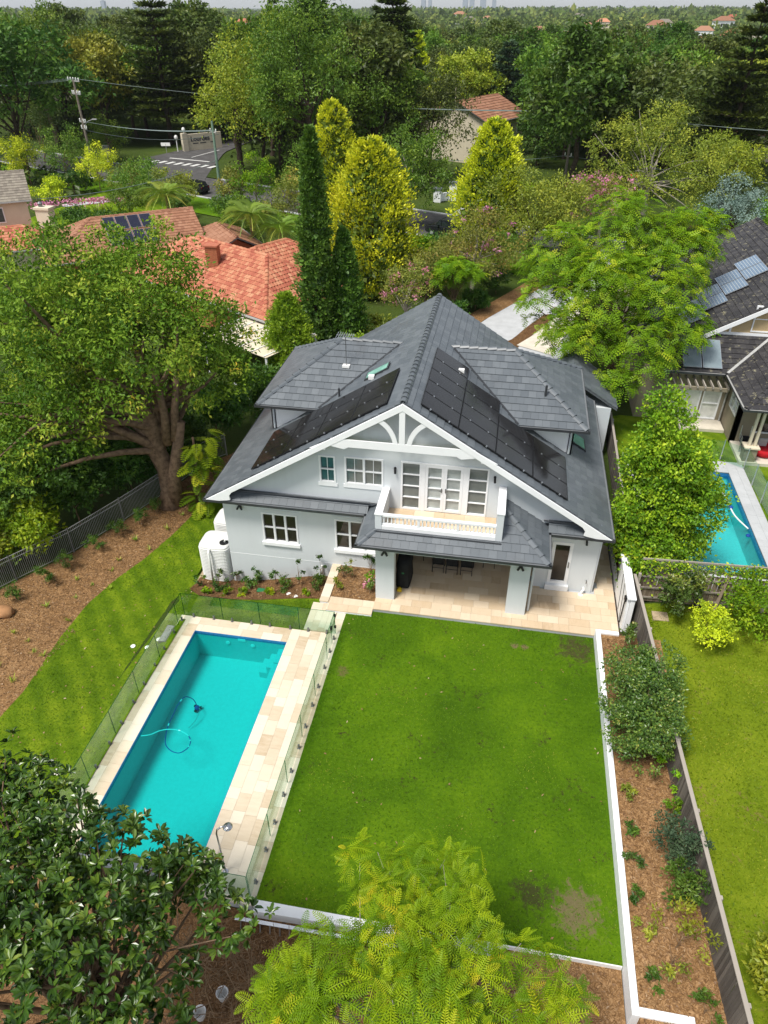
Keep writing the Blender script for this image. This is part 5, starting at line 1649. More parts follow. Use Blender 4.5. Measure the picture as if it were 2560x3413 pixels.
# ------------------------------------------------------------------ patio furniture
def chair_proto():
    r = thing('dining_chair', 'black sling dining chair with back to the lawn', 'chair', (0, 0, 0), 0, 'chairs at the patio table')
    for sx in (-1, 1):
        MB().tube([(sx * 0.24, -0.24, 0), (sx * 0.24, -0.22, 0.45), (sx * 0.235, -0.28, 0.86)], 0.016, 6).build('leg', 'black_metal', r)
        MB().tube([(sx * 0.24, 0.24, 0), (sx * 0.24, 0.22, 0.64)], 0.016, 6).build('leg', 'black_metal', r)
        MB().box(sx * 0.24 - 0.025, sx * 0.24 + 0.025, -0.24, 0.26, 0.645, 0.67).build('armrest', 'timber_dark', r)
    MB().box(-0.225, 0.225, -0.23, 0.23, 0.43, 0.455).build('seat', 'black_fabric', r)
    MB().prism([(-0.215, -0.235, 0.48), (0.215, -0.235, 0.48), (0.215, -0.285, 0.85), (-0.215, -0.285, 0.85)], (0, 0.018, 0)).build('backrest', 'black_fabric', r)
    MB().tube([(-0.235, -0.28, 0.86), (0.235, -0.28, 0.86)], 0.016, 6).build('top_rail', 'black_metal', r)
    MB().tube([(-0.235, -0.23, 0.25), (0.235, -0.23, 0.25)], 0.012, 6).build('stretcher', 'black_metal', r)
    return r
ch = chair_proto(); ch.location = (-1.78, 23.88, 0.152); ch['label'] = 'black sling dining chair on the patio, left of the three with backs to the lawn'
dup(ch, (-1.19, 23.86, 0.152), 0, 1, 'black sling dining chair on the patio, middle of the three with backs to the lawn')
dup(ch, (-0.57, 23.88, 0.152), 0, 1, 'black sling dining chair on the patio, right of the three with backs to the lawn')
dup(ch, (-2.72, 24.55, 0.152), -math.pi / 2, 1, 'black sling dining chair at the left end of the patio table')
dup(ch, (0.36, 24.55, 0.152), math.pi / 2, 1, 'black sling dining chair at the right end of the patio table')
for k, x in enumerate((-1.78, -1.19, -0.57)):
    dup(ch, (x, 25.25, 0.152), math.pi, 1, f'black sling dining chair on the far side of the patio table, {["left", "middle", "right"][k]}')
tb = thing('dining_table', 'timber topped outdoor dining table with black trestle legs on the patio', 'table', (-1.18, 24.56, 0.152))
MB().box(-2.35, 0.0, 24.12, 25.0, 0.86, 0.90).build('table_top', 'timber_dark', tb, bevel=0.006)
for sx in (-2.05, -0.3):
    MB().bar((sx, 24.20, 0.155), (sx, 24.92, 0.86), 0.06, 0.06, (1, 0, 0)).build('leg', 'black_metal', tb)
    MB().bar((sx, 24.92, 0.155), (sx, 24.20, 0.86), 0.06, 0.06, (1, 0, 0)).build('leg', 'black_metal', tb)
bb = thing('barbecue', 'tall barbecue under a black fabric cover standing behind the left patio pillar', 'barbecue', (-3.15, 23.0, 0.152))
m = MB(); rng = np.random.default_rng(4); n = 20
prof = [(1.02, 0.03), (1.0, 0.3), (0.96, 0.75), (0.98, 1.05), (0.92, 1.25), (0.80, 1.36), (0.4, 1.42)]
for r_, z in prof:
    for k in range(n):
        a = 2 * math.pi * k / n; ca, sa = math.cos(a), math.sin(a); e = 0.5
        w_ = 1 + 0.03 * math.sin(5 * a + z * 3) * (1.2 - z * 0.5)
        m.v.append((-3.12 + math.copysign(abs(ca) ** e, ca) * 0.30 * r_ * w_, 23.0 + math.copysign(abs(sa) ** e, sa) * 0.66 * r_ * w_, 0.152 + z))
for i in range(len(prof) - 1):
    for k in range(n):
        m.f.append([i * n + k, i * n + (k + 1) % n, (i + 1) * n + (k + 1) % n, (i + 1) * n + k]); m.mi.append(0)
m.f.append([(len(prof) - 1) * n + k for k in range(n)]); m.mi.append(0)
m.build('cover', 'black_fabric', bb, smooth=True)
MB().box(-3.16, -3.06, 22.33, 22.335, 0.95, 1.03).build('badge', 'green_lid', bb)
tag(MB().box(-3.32, -3.12, 22.10, 22.26, 0.153, 0.27).box(-3.27, -3.17, 22.12, 22.24, 0.27, 0.33).build('yellow_tub', 'yellow_plastic', bevel=0.02), 'small yellow tub on the paving at the foot of the barbecue', 'tub')

# stepping stones down the side passage
for k in range(8):
    y = 24.13 + 0.68 * k
    tag(MB().box(4.86, 5.44, y - 0.19, y + 0.19, -0.02, 0.075).build('stepping_stone', 'sandstone', bevel=0.012), f'rectangular stone paver in the side passage, {ordn[k] if k < 8 else ""} from the patio' if k else 'rectangular stone paver in the side passage, right beside the patio', 'stepping stone', 'stepping stones in the side passage')
tag(MB().box(5.62, 5.80, 23.8, 36, -0.2, 0.24).build('passage_kerb', 'galv_grey'), 'low grey sleeper kerb along the side passage beside the house', 'kerb')

# white side gate leaf standing open against the boundary
gt = thing('side_gate', 'white boarded side gate with black strap braces standing at the right patio edge', 'gate', (5.78, 22.4, 0.15))
m = MB().prism([(5.62, 21.30, 0.15), (5.62, 23.65, 0.15), (5.62, 24.1, 1.75), (5.62, 21.45, 1.75)], (0.10, 0, 0))
m.build('gate_board', 'trim_white', gt)
MB().prism([(5.60, 21.35, 1.755), (5.60, 24.12, 1.755), (5.92, 24.0, 1.755), (5.92, 21.35, 1.755)], (0, 0, 0.06)).build('gate_cap', 'trim_white', gt)
MB().prism([(5.73, 21.32, 0.15), (5.90, 21.32, 0.15), (5.90, 21.40, 1.75), (5.73, 21.40, 1.75)], (0, 0.1, 0)).build('gate_post', 'trim_white', gt)
for y in (22.2, 22.75):
    MB().bar((5.61, y - 0.25, 0.25), (5.61, y + 0.2, 1.7), 0.012, 0.03).build('board_joint', 'black_metal', gt)
MB().tube([(5.57, 21.62, 0.35), (5.57, 21.62, 1.55)], 0.025, 6).box(5.54, 5.61, 21.52, 21.72, 1.5, 1.68).build('drop_bolt', 'black_metal', gt)
MB().tube([(5.57, 23.55, 0.85), (5.57, 23.85, 1.62)], 0.02, 6).box(5.54, 5.61, 23.78, 23.95, 1.52, 1.70).build('drop_bolt', 'black_metal', gt)

# ------------------------------------------------------------------ fences
def paling_fence(name, label, a, b, z0, z1, mat, pw=0.10, capM='rail_wood', lean=0.0, rails=(0.35, 1.2), side=1, posts=2.4, cap=True, raily='rail_wood', seed=1):
    a = Vector((a[0], a[1], 0)); b = Vector((b[0], b[1], 0)); L = (b - a).length; d = (b - a).normalized(); s = d.cross(Vector((0, 0, 1))) * side
    root = thing(name, label, 'fence', (a + b) / 2 + Vector((0, 0, z0)))
    rng = random.Random(seed)
    n = int(L / pw)
    me = {}
    for k in range(n):
        p = a + d * (k + 0.5) * pw + s * rng.uniform(-0.004, 0.004) + Vector((0, 0, z0))
        h = z1 - z0 + rng.uniform(-0.015, 0.01)
        key = k % 5
        if key not in me:
            w = pw * 0.5 - 0.004
            m = MB().prism([(-w, -0.008, 0), (w, -0.008, 0), (w, 0.008, 0), (-w, 0.008, 0)], (0, 0, 1.0))
            q = bpy.data.meshes.new('paling'); q.from_pydata(m.v, [], m.f); q.materials.append(MATS[mat]); me[key] = q
        M = Matrix((d, s, Vector((0, 0, 1)))).transposed().to_4x4() @ Matrix.Diagonal((1, 1, h, 1))
        M = Matrix.Rotation(rng.uniform(-0.012, 0.012), 4, s) @ M
        M.translation = p - Vector(root.location)
        link('paling', me[key], root, M)
    for h in rails:
        q = a + s * 0.035 + Vector((0, 0, z0 + h)); r = b + s * 0.035 + Vector((0, 0, z0 + h))
        MB().bar(q, r, 0.04, 0.075).build('rail', raily, root)
    k = 0.0
    while k < L:
        q = a + d * k + s * 0.09
        MB().box(q.x - 0.05, q.x + 0.05, q.y - 0.05, q.y + 0.05, z0 - 0.2, z1 - 0.05).build('post', raily, root)
        k += posts
    if cap:
        MB().bar(a + Vector((0, 0, z1 + 0.02)), b + Vector((0, 0, z1 + 0.02)), 0.11, 0.035).build('capping', capM, root)
    return root
paling_fence('timber_fence', 'weathered grey paling fence running along the right side of the mulch bed', (6.95, 5.6), (6.02, 22.9), 0.30, 1.78, 'paling', 0.10, rails=(0.3, 1.15), side=1, seed=2)
cf = paling_fence('timber_fence', 'old brown paling fence with lattice top below the neighbouring pool', (6.25, 23.15), (15.2, 23.55), 0.28, 1.80, 'paling_pale', 0.11, rails=(0.22, 0.72, 1.30), side=1, posts=2.5, cap=False, seed=7)
# lattice on top
a = Vector((6.25, 23.15, 0)); b = Vector((15.2, 23.55, 0)); d = (b - a).normalized()
def lp(t, z): 
    q = a + d * t; return Vector((q.x, q.y, z))
L = (b - a).length
MB().bar(lp(0, 1.98), lp(L, 1.98), 0.05, 0.09).build('lattice_rail', 'rail_wood', cf); MB().bar(lp(0, 2.42), lp(L, 2.42), 0.05, 0.08).build('lattice_rail', 'rail_wood', cf)
for k in range(int(L / 0.13)):
    t = k * 0.13
    MB().bar(lp(t, 2.02), lp(t + 0.36, 2.38), 0.012, 0.03, (0, 1, 0)).build('lattice_slat', 'rail_wood', cf)
    MB().bar(lp(t + 0.36, 2.02) + Vector((0, 0.014, 0)), lp(t, 2.38) + Vector((0, 0.014, 0)), 0.012, 0.03, (0, 1, 0)).build('lattice_slat', 'rail_wood', cf)
MB().bar((9.35, 22.95, 0.1), (9.6, 23.25, 1.95), 0.11, 0.10).build('brace_post', 'paling_pale', cf)
# passage fence behind the house side
paling_fence('timber_fence', 'grey paling fence in the narrow passage right of the house', (6.05, 24.3), (6.25, 37.0), 0.15, 1.75, 'paling', 0.12, rails=(0.4, 1.2), side=1, seed=9)

# wire pool-type fence along the left garden bed
LP = [(-22.6, 17.9), (-20.92, 21.72), (-19.43, 24.13), (-18.24, 26.94), (-17.1, 30.0), (-16.15, 33.25), (-15.34, 34.14)]
nm = ['at the left picture edge', 'behind the second pair of young shrubs', 'behind the fourth young shrub', 'just left of the big tree trunk', 'behind the big tree trunk', 'beyond the big tree']
for i in range(len(LP) - 1):
    p, q = Vector((*LP[i], gz(*LP[i]))), Vector((*LP[i + 1], gz(*LP[i + 1])))
    h = 1.42
    root = thing('mesh_fence', f'dark green looped wire fence bay {nm[i]}', 'fence', (p + q) / 2, 0, 'wire fence along the garden bed')
    d = (q - p); L = d.length; d.normalize()
    for e in (p, q):
        MB().tube([e - Vector((0, 0, 0.1)), e + Vector((0, 0, h + 0.05))], 0.032, 7).build('post', 'galv_grey', root)
    n = int(L / 0.085); m = MB()
    for k in range(1, n):
        t = p + d * (L * k / n)
        m.bar(t + Vector((0, 0, 0.08)), t + Vector((0, 0, h)), 0.011, 0.011)
    m.build('wire_mesh', 'galv_grey', root)
    for z in (0.12, h - 0.22, h - 0.02):
        MB().bar(p + Vector((0, 0, z)), q + Vector((0, 0, z)), 0.022, 0.022).build('rail_wire', 'galv_grey', root)

# ladder lying against the near retaining wall, and oddments below the magnolia
ld = thing('ladder', 'long aluminium extension ladder lying on its side below the white wall', 'ladder', (-3.2, 8.6, -0.55))
for z, y in ((-0.53, 8.52), (-0.14, 8.62)):
    MB().bar((-5.6, y, z), (-0.4, y + 0.06, z), 0.03, 0.09, (0, 1, 0.2)).build('stile', 'aluminium', ld)
for k in range(19):
    x = -5.45 + 0.275 * k
    MB().tube([(x, 8.53, -0.52), (x, 8.63, -0.15)], 0.02, 6).build('rung', 'aluminium', ld)
MB().box(-2.75, -2.5, 8.575, 8.585, -0.19, -0.13).build('sticker', 'yellow_plastic', ld)
for k, (x, y, lb) in enumerate(((-5.35, 6.9, 'white plastic bucket among dead twigs below the magnolia, upper one'), (-5.75, 6.4, 'white plastic bucket among dead twigs below the magnolia, lower one'))):
    r = thing('bucket', lb, 'bucket', (x, y, gz(x, y) + 0.03), 0, 'buckets under the magnolia')
    MB().lathe((x, y, gz(x, y) + 0.03), [(0.12, 0), (0.15, 0.28), (0.16, 0.28), (0.155, 0.30), (0.14, 0.29), (0.11, 0.03)], 18).build('pail', 'plastic_white', r)

# decorative rock on the bed
rng = np.random.default_rng(5); m = MB(); m.lathe((0, 0, 0), [(0.02, 0.0), (0.42, 0.02), (0.5, 0.15), (0.38, 0.32), (0.15, 0.40), (0.02, 0.41)], 11, 1.0, 0.75)
m.v = [(p[0] * (1 + 0.15 * rng.normal()) - 19.95, p[1] * (1 + 0.15 * rng.normal()) + 19.4, p[2] + gz(-19.95, 19.4)) for p in m.v]
tag(m.build('rock', 'rock_orange', smooth=True), 'rounded orange brown rock on the mulch at the left picture edge', 'rock')

# ------------------------------------------------------------------ neighbouring houses
def hip_block(root, tiling, c, ang, L, W, ez, slope, zg_, wallM, hips=(True, True), over=0.5, wall=True, capM=None, roofM='lead_flashing', gutterM=True, capw=0.15):
    """house wing: walls plus hipped or gabled roof; ridge along angle ang through centre c"""
    e1 = Vector((math.cos(ang), math.sin(ang), 0)); e2 = Vector((-math.sin(ang), math.cos(ang), 0))
    C = Vector((c[0], c[1], 0)); hl, hw = L / 2, W / 2; rz = ez + slope * hw
    def P(u, v, z): return C + e1 * u + e2 * v + Vector((0, 0, z))
    if wall:
        a, b = hl - over, hw - over
        m = MB().prism([P(-a, -b, zg_ - 0.5), P(a, -b, zg_ - 0.5), P(a, b, zg_ - 0.5), P(-a, b, zg_ - 0.5)], (0, 0, ez - zg_ + 0.45))
        for s, h in ((-1, hips[0]), (1, hips[1])):
            if not h:
                m.prism([P(s * a, -b, ez - 0.05), P(s * a, b, ez - 0.05), P(s * a, 0, ez + slope * b - 0.05)], e1 * (-s * 0.2))
        m.build('wall', wallM, root)
    r0 = -hl + (hw if hips[0] else 0); r1 = hl - (hw if hips[1] else 0)
    m = MB()
    slab(m, [P(-hl, -hw, ez), P(hl, -hw, ez), P(r1, 0, rz), P(r0, 0, rz)]); slab(m, [P(-hl, hw, ez), P(hl, hw, ez), P(r1, 0, rz), P(r0, 0, rz)])
    if hips[0]: slab(m, [P(-hl, -hw, ez), P(-hl, hw, ez), P(r0, 0, rz)])
    if hips[1]: slab(m, [P(hl, -hw, ez), P(hl, hw, ez), P(r1, 0, rz)])
    rf = m.build('roof', roofM, root)
    sl_ = math.hypot(hw, rz - ez); up = (rz - ez) / sl_; cr = hw / sl_
    tiling.plane(P(-hl, -hw, ez), e1, e2 * cr + Vector((0, 0, up)), [(0, 0), (L, 0), (r1 + hl, sl_), (r0 + hl, sl_)])
    tiling.plane(P(hl, hw, ez), -e1, -e2 * cr + Vector((0, 0, up)), [(0, 0), (L, 0), (hl - r0, sl_), (hl - r1, sl_)])
    if hips[0]: tiling.plane(P(-hl, hw, ez), -e2, e1 * cr + Vector((0, 0, up)), [(0, 0), (W, 0), (hw, sl_)])
    if hips[1]: tiling.plane(P(hl, -hw, ez), e2, -e1 * cr + Vector((0, 0, up)), [(0, 0), (W, 0), (hw, sl_)])
    off = Vector(root.location); cm = capM or tiling.mat
    ridge_caps(rf, off, P(r0, 0, rz), P(r1, 0, rz), cm, 0.42, capw, 0.09)
    for h, rr, s in ((hips[0], r0, -1), (hips[1], r1, 1)):
        if h:
            for t in (-1, 1): ridge_caps(rf, off, P(s * hl, t * hw, ez), P(rr, 0, rz), cm, 0.42, capw, 0.09)
    if gutterM:
        mb = MB()
        for p, q in ((P(-hl, -hw - 0.06, ez - 0.05), P(hl, -hw - 0.06, ez - 0.05)), (P(-hl, hw + 0.06, ez - 0.05), P(hl, hw + 0.06, ez - 0.05))): mb.bar(p, q, 0.12, 0.11)
        if hips[0]: mb.bar(P(-hl - 0.06, -hw, ez - 0.05), P(-hl - 0.06, hw, ez - 0.05), 0.12, 0.11)
        if hips[1]: mb.bar(P(hl + 0.06, -hw, ez - 0.05), P(hl + 0.06, hw, ez - 0.05), 0.12, 0.11)
        mb.build('gutter', 'galv_grey', root)
    return rf, P

# --- left neighbour: red clay roof
e1 = Vector((-0.865, 0.505, 0)); e2 = Vector((0.505, 0.865, 0)); Cn = Vector((-16.16, 45.47, 0))
cR = Cn + e1 * 9.25 + e2 * 4.76
red = thing('house', 'brick house with bright orange red clay tile roof left of the main house', 'house', (cR.x, cR.y, -1.2))
TR = Tiling('roof_tile_red', 0.27, 0.36, 0.04, barrel=True)
rf, P = hip_block(red, TR, (cR.x, cR.y), math.atan2(-e1.y, -e1.x), 18.5, 9.52, 2.4, 0.546, -1.2, 'brick_red', (True, True))
rf2, P2 = hip_block(red, TR, (-19.6, 58.2), math.atan2(e2.y, e2.x), 10.0, 6.6, 2.4, 0.55, -0.5, 'brick_red', (True, True))
TR.finish(rf, red.location)
q = Vector((-22.3, 52.4, 0))
m = MB().box(q.x - 0.45, q.x + 0.45, q.y - 0.35, q.y + 0.35, 3.0, 5.35)
ck = m.build('chimney', 'brick_red', red)
for k in range(9):      # brick courses standing proud
    MB().box(q.x - 0.465, q.x + 0.465, q.y - 0.365, q.y + 0.365, 3.9 + k * 0.15, 4.02 + k * 0.15).build('brick_course', 'brick_red', ck)
MB().box(q.x - 0.55, q.x + 0.55, q.y - 0.45, q.y + 0.45, 5.352, 5.46).build('chimney_cap', 'roof_tile_red', ck)
MB().lathe((-20.2, 52.3, 3.9), [(0.12, 0), (0.12, 0.35), (0.22, 0.40), (0.22, 0.52), (0.1, 0.6)], 12).build('roof_vent', 'roof_tile_red', red)
pg = thing('pergola', 'flat pergola with cream translucent roof sheets behind the red roofed house', 'pergola', (-16.3, 43.0, -1.0))
def q2(u, v, z): 
    w = Vector((-14.6, 40.4, 0)) + e1 * u + e2 * v; return (w.x, w.y, z)
m = MB().prism([q2(0, 0, 1.95), q2(6.5, 0, 1.95), q2(6.5, 4.6, 2.1), q2(0, 4.6, 2.1)], (0, 0, 0.03)); m.build('roof_sheet', 'cream_wall', pg)
for k in range(6):
    MB().bar(q2(0.2 + 1.2 * k, 0, 2.02), q2(0.2 + 1.2 * k, 4.6, 2.17), 0.06, 0.05).build('batten', 'trim_white', pg)
for k, (u, v) in enumerate(((0.1, 0.1), (6.3, 0.1), (0.1, 4.5), (6.3, 4.5))):
    p = q2(u, v, 0); MB().box(p[0] - 0.06, p[0] + 0.06, p[1] - 0.06, p[1] + 0.06, -1.5, 1.95).build('post', 'trim_white', pg)
rl = thing('handrail', 'white tubular handrail with balusters beside the cream pergola', 'handrail', (-15.5, 39.6, -1.0))
p0, p1 = Vector((-17.0, 40.4, -0.9)), Vector((-13.6, 38.6, -1.3))
for z in (0.5, 1.0): MB().bar(p0 + Vector((0, 0, z)), p1 + Vector((0, 0, z)), 0.05, 0.05).build('rail', 'trim_white', rl)
for k in range(9):
    p = p0.lerp(p1, k / 8); MB().bar(p, p + Vector((0, 0, 1.0)), 0.04, 0.04).build('baluster', 'trim_white', rl)

# --- house behind it with brown roof and panels
br = thing('house', 'low house with brown tiled roof and dark solar panels beyond the big left tree', 'house', (-35.8, 63.4, -0.3))
TB = Tiling('roof_tile_brown', 0.30, 0.36, 0.04)
ab = R(37)
rf, PB = hip_block(br, TB, (-35.8, 63.4), ab, 14, 9.5, 2.2, 0.5, -0.3, 'brick_red', (True, False))
rf2, _ = hip_block(br, TB, (-26.6, 65.6), ab + R(90), 9.0, 6.0, 2.0, 0.5, -0.3, 'brick_red', (False, True))
TB.finish(rf, br.location, 200)
nrm = Vector((math.sin(ab) * -0.5, 0, 1))
for k in range(4):
    for r in range(2):
        p = PB(2.9 - 1.08 * k, -3.6 + 1.75 * r, 0); z0 = 2.2 + 0.5 * (4.75 - 3.6 + 1.75 * r) + 0.09
        c0 = Vector((p.x, p.y, z0))
        U = Vector((-math.sin(ab), math.cos(ab), 0.5)) * 1.55; V = Vector((math.cos(ab), math.sin(ab), 0)) * -1.02
        solar_panel(c0, U, V, f'dark blue solar panel on the brown tiled roof, {["lower", "upper"][r]} row, {["first", "second", "third", "fourth"][k]} from the right', 'solar panels on the brown roof', 'solar_navy', 'aluminium')

# --- grey tiled house at the left edge, its chimney and the little red roof
gh = thing('house', 'cream two storey house with grey brown tiled roof at the left picture edge', 'house', (-54, 65.7, 0))
TG = Tiling('roof_tile_grey', 0.33, 0.38, 0.04)
rf, PG = hip_block(gh, TG, (-54, 65.7), R(35), 14, 8, 4.9, 0.5, 0, 'cream_wall', (False, False))
TG.finish(rf, gh.location, 120)
w0 = PG(3.0, -3.52, 0); 
m = MB(); m.prism([PG(1.8, -3.53, 3.0), PG(4.3, -3.53, 3.0), PG(4.3, -3.53, 4.4), PG(1.8, -3.53, 4.4)], Vector((math.sin(R(35)), -math.cos(R(35)), 0)) * 0.05); fw = m.build('window', 'trim_white', gh)
for k in range(2):
    MB().prism([PG(1.9 + 1.2 * k, -3.585, 3.1), PG(3.0 + 1.2 * k, -3.585, 3.1), PG(3.0 + 1.2 * k, -3.585, 4.3), PG(1.9 + 1.2 * k, -3.585, 4.3)], Vector((math.sin(R(35)), -math.cos(R(35)), 0)) * 0.01).build('pane', 'pane_teal', fw)
tr_ = thing('house', 'small red tiled roof with a square cream chimney below the grey roofed house', 'house', (-46.5, 63.0, 0))
TS = Tiling('roof_tile_red', 0.33, 0.38, 0.04)
rf, _ = hip_block(tr_, TS, (-46.6, 62.2), R(35), 9, 6, 1.9, 0.5, -0.2, 'cream_wall', (True, True)); TS.finish(rf, tr_.location, 60)
m = MB().box(-45.1, -43.7, 65.2, 66.2, 0, 4.3); ck = m.build('chimney', 'cream_wall', tr_)
MB().box(-45.2, -43.6, 65.1, 66.3, 4.302, 4.5).build('chimney_cap', 'cream_wall', ck); MB().lathe((-44.7, 65.7, 4.5), [(0.2, 0), (0.2, 0.3), (0.28, 0.3), (0.1, 0.45)], 10).build('flue', 'dark_steel', ck)

# --- church-like cream building across the road
chu = thing('building', 'cream two storey building with weathered red tiled roof and small cross beyond the road', 'building', (-7.8, 131, 0))
TC = Tiling('roof_tile_brown', 0.5, 0.62, 0.06)
rf, PC = hip_block(chu, TC, (-7.8, 131), R(65), 14, 12, 5.7, 0.45, 0, 'cream_wall', (False, False)); TC.finish(rf, chu.location, 120)
for k in range(4):
    a = PC(-5 + 2.9 * k, -5.53, 3.4); d_ = Vector((math.cos(R(65)), math.sin(R(65)), 0)); n_ = Vector((math.sin(R(65)), -math.cos(R(65)), 0))
    fw = MB().prism([a, a + d_ * 1.1, a + d_ * 1.1 + Vector((0, 0, 1.5)), a + Vector((0, 0, 1.5))], n_ * 0.06).build('window', 'trim_white', chu)
    b = a + n_ * 0.065 + d_ * 0.1 + Vector((0, 0, 0.1))
    MB().prism([b, b + d_ * 0.9, b + d_ * 0.9 + Vector((0, 0, 1.3)), b + Vector((0, 0, 1.3))], n_ * 0.01).build('pane', 'pane_dark', fw)
p = PC(-7, 0, 8.4); MB().box(p.x - 0.08, p.x + 0.08, p.y - 0.08, p.y + 0.08, 8.3, 10.2).box(p.x - 0.6, p.x + 0.6, p.y - 0.08, p.y + 0.08, 9.4, 9.6).build('cross', 'cream_wall', chu)
for k, (x, y, an, lb, L_, W_) in enumerate(((-125, 208, 0.3, 'long red roofed building behind the trees at the far left', 20, 11), (-16.5, 142, 0.1, 'red roofed house half hidden by trees beyond the tall pine', 14, 9), (38, 138, -0.2, 'brown roofed house behind the bare branched tree on the right', 15, 10))):
    h_ = thing('house', lb, 'house', (x, y, 0)); TT = Tiling('roof_tile_brown', 0.5, 0.62, 0.06)
    rf, _ = hip_block(h_, TT, (x, y), an, L_, W_, 3.6, 0.5, 0, 'cream_wall'); TT.finish(rf, h_.location, 60)

# --- right neighbour: tan rendered house with mossy dark tiles
nh = thing('house', 'tan rendered house with mossy charcoal tiled roof right of the main house', 'house', (13.0, 44.0, 0.3)); NO = Vector(nh.location)
m = MB(); wall_with_openings(m, 8.0, 12.85, 0.1, 3.55, 39.6, 39.85, [(11.52, 12.5, 0.52, 2.48), (9.9, 11.42, 0.52, 2.48)])
m.build('wall', 'tan_render', nh)
m = MB()
m.box(12.85, 13.1, 38.97, 39.6, 0.1, 3.55).box(12.85, 13.1, 37.2, 37.48, 0.1, 3.55).box(12.85, 13.1, 37.48, 38.97, 0.1, 1.8).box(12.85, 13.1, 37.48, 38.97, 2.85, 3.55)
wall_with_openings(m, 12.85, 22, 0.1, 3.55, 37.2, 37.45, [(13.9, 15.9, 1.1, 2.5)])
m.build('wall', 'tan_render', nh)
MB().box(8.0, 22, 39.85, 55, 0.1, 3.5).build('wall', 'tan_render', nh)
window(nh, 9.9, 11.42, 0.52, 2.48, 39.6, 1, 1, 'pane_white', name='sliding_door'); dd = window(nh, 11.52, 12.5, 0.52, 2.48, 39.6, 1, 2, 'pane_white', name='sliding_door')
window(nh, 37.48, 38.97, 1.8, 2.85, 12.85, 2, 2, 'pane_white', axis='x', out=1)
window(nh, 13.9, 15.9, 1.1, 2.5, 37.2, 2, 1, 'pane_dark')
MB().tube([(12.72, 39.5, 3.4), (12.72, 39.5, 0.35)], 0.05, 8).build('downpipe', 'galv_grey', nh)
MB().box(10.4, 12.8, 38.35, 39.6, 0.2, 0.5).build('step', 'path_cream', nh)
MB().box(12.86, 22, 34.9, 37.2, 0.1, 0.5).build('veranda_floor', 'path_cream', nh)
TN = Tiling('roof_tile_moss', 0.33, 0.37, 0.04)
nr = MB()
kx = 0.58; ZE = 3.6
def wz(x): return 4.87 + kx * (x - 11.05)
XR = 16.55
slab(nr, [(8.2, 41.3, wz(8.2)), (XR, 41.3, wz(XR)), (XR, 56.0, wz(XR)), (8.2, 56.0, wz(8.2))]); slab(nr, [(XR, 41.3, wz(XR)), (24.5, 41.3, wz(8.6)), (24.5, 56, wz(8.6)), (XR, 56, wz(XR))])
slab(nr, [(8.3, 39.0, ZE), (12.3, 39.0, ZE), (15.0, 41.7, ZE + 1.35), (11.0, 41.7, ZE + 1.35)])
slab(nr, [(12.3, 34.75, ZE), (12.3, 39.0, ZE), (15.0, 41.7, ZE + 1.35), (15.0, 37.45, ZE + 1.35)]); slab(nr, [(12.3, 34.75, ZE), (22, 34.75, ZE), (22, 37.45, ZE + 1.35), (15.0, 37.45, ZE + 1.35)])
nr = nr.build('roof', 'lead_flashing', nh)
q = math.hypot(1, kx)
TN.plane((8.2, 56.0, wz(8.2)), (0, -1, 0), (1 / q, 0, kx / q), [(0, 0), (14.7, 0), (14.7, (XR - 8.2) * q), (0, (XR - 8.2) * q)])
q5 = math.hypot(1, 0.5)
TN.plane((8.3, 39.0, ZE), (1, 0, 0), (0, 1 / q5, 0.5 / q5), [(0, 0), (4.0, 0), (6.7, 2.7 * q5), (2.7, 2.7 * q5)])
TN.plane((12.3, 39.0, ZE), (0, -1, 0), (1 / q5, 0, 0.5 / q5), [(0, 0), (4.25, 0), (1.55, 2.7 * q5), (-2.7, 2.7 * q5)])
TN.plane((12.3, 34.75, ZE), (1, 0, 0), (0, 1 / q5, 0.5 / q5), [(0, 0), (9, 0), (9, 2.7 * q5), (2.7, 2.7 * q5)])
TN.plane((8.3, 43.0, ZE), (0, -1, 0), (1 / q5, 0, 0.5 / q5), [(0, 0), (4.0, 0), (1.3, 2.7 * q5), (0, 2.7 * q5)])
TN.finish(nr, NO)
ridge_caps(nr, NO, (8.3, 39.0, ZE), (10.9, 41.6, ZE + 1.3), 'roof_tile_moss', 0.42, 0.15, 0.09); ridge_caps(nr, NO, (12.3, 34.75, ZE), (15.0, 37.45, ZE + 1.35), 'roof_tile_moss', 0.42, 0.15, 0.09); ridge_caps(nr, NO, (XR, 41.3, wz(XR)), (XR, 56, wz(XR)), 'roof_tile_moss', 0.42, 0.15, 0.09)
MB().bar((12.3, 39.0, ZE + 0.06), (15.0, 41.7, ZE + 1.41), 0.16, 0.04).build('valley_flashing', 'galv_grey', nr, off=NO)
gutter(nh, [(8.25, 38.95, ZE - 0.02), (12.25, 38.95, ZE - 0.02), (12.25, 34.7, ZE - 0.02), (22, 34.7, ZE - 0.02)], mat='galv_grey')
m = MB().prism([(10.9, 41.24, wz(10.9) - 0.02), (XR, 41.24, wz(XR) - 0.02), (XR, 41.24, wz(XR) - 0.26), (11.2, 41.24, wz(10.9) - 0.12)], (0, 0.06, 0)); m.build('barge_board', 'trim_white', nh)
m = MB().prism([(11.5, 41.6, 4.85), (16.5, 41.6, 4.85), (16.5, 41.6, wz(16.5) - 0.15), (11.5, 41.6, wz(11.5) - 0.15)], (0, 0.2, 0)); m.build('gable_wall', 'tan_panel', nh)
MB().box(11.5, 16.5, 41.54, 41.598, 4.86, 5.05).box(12.5, 12.6, 41.545, 41.597, 5.05, 5.6).build('gable_trim', 'trim_white', nh)
window(nh, 13.62, 15.1, 5.12, 6.6, 41.57, 1, 2, 'pane_white')
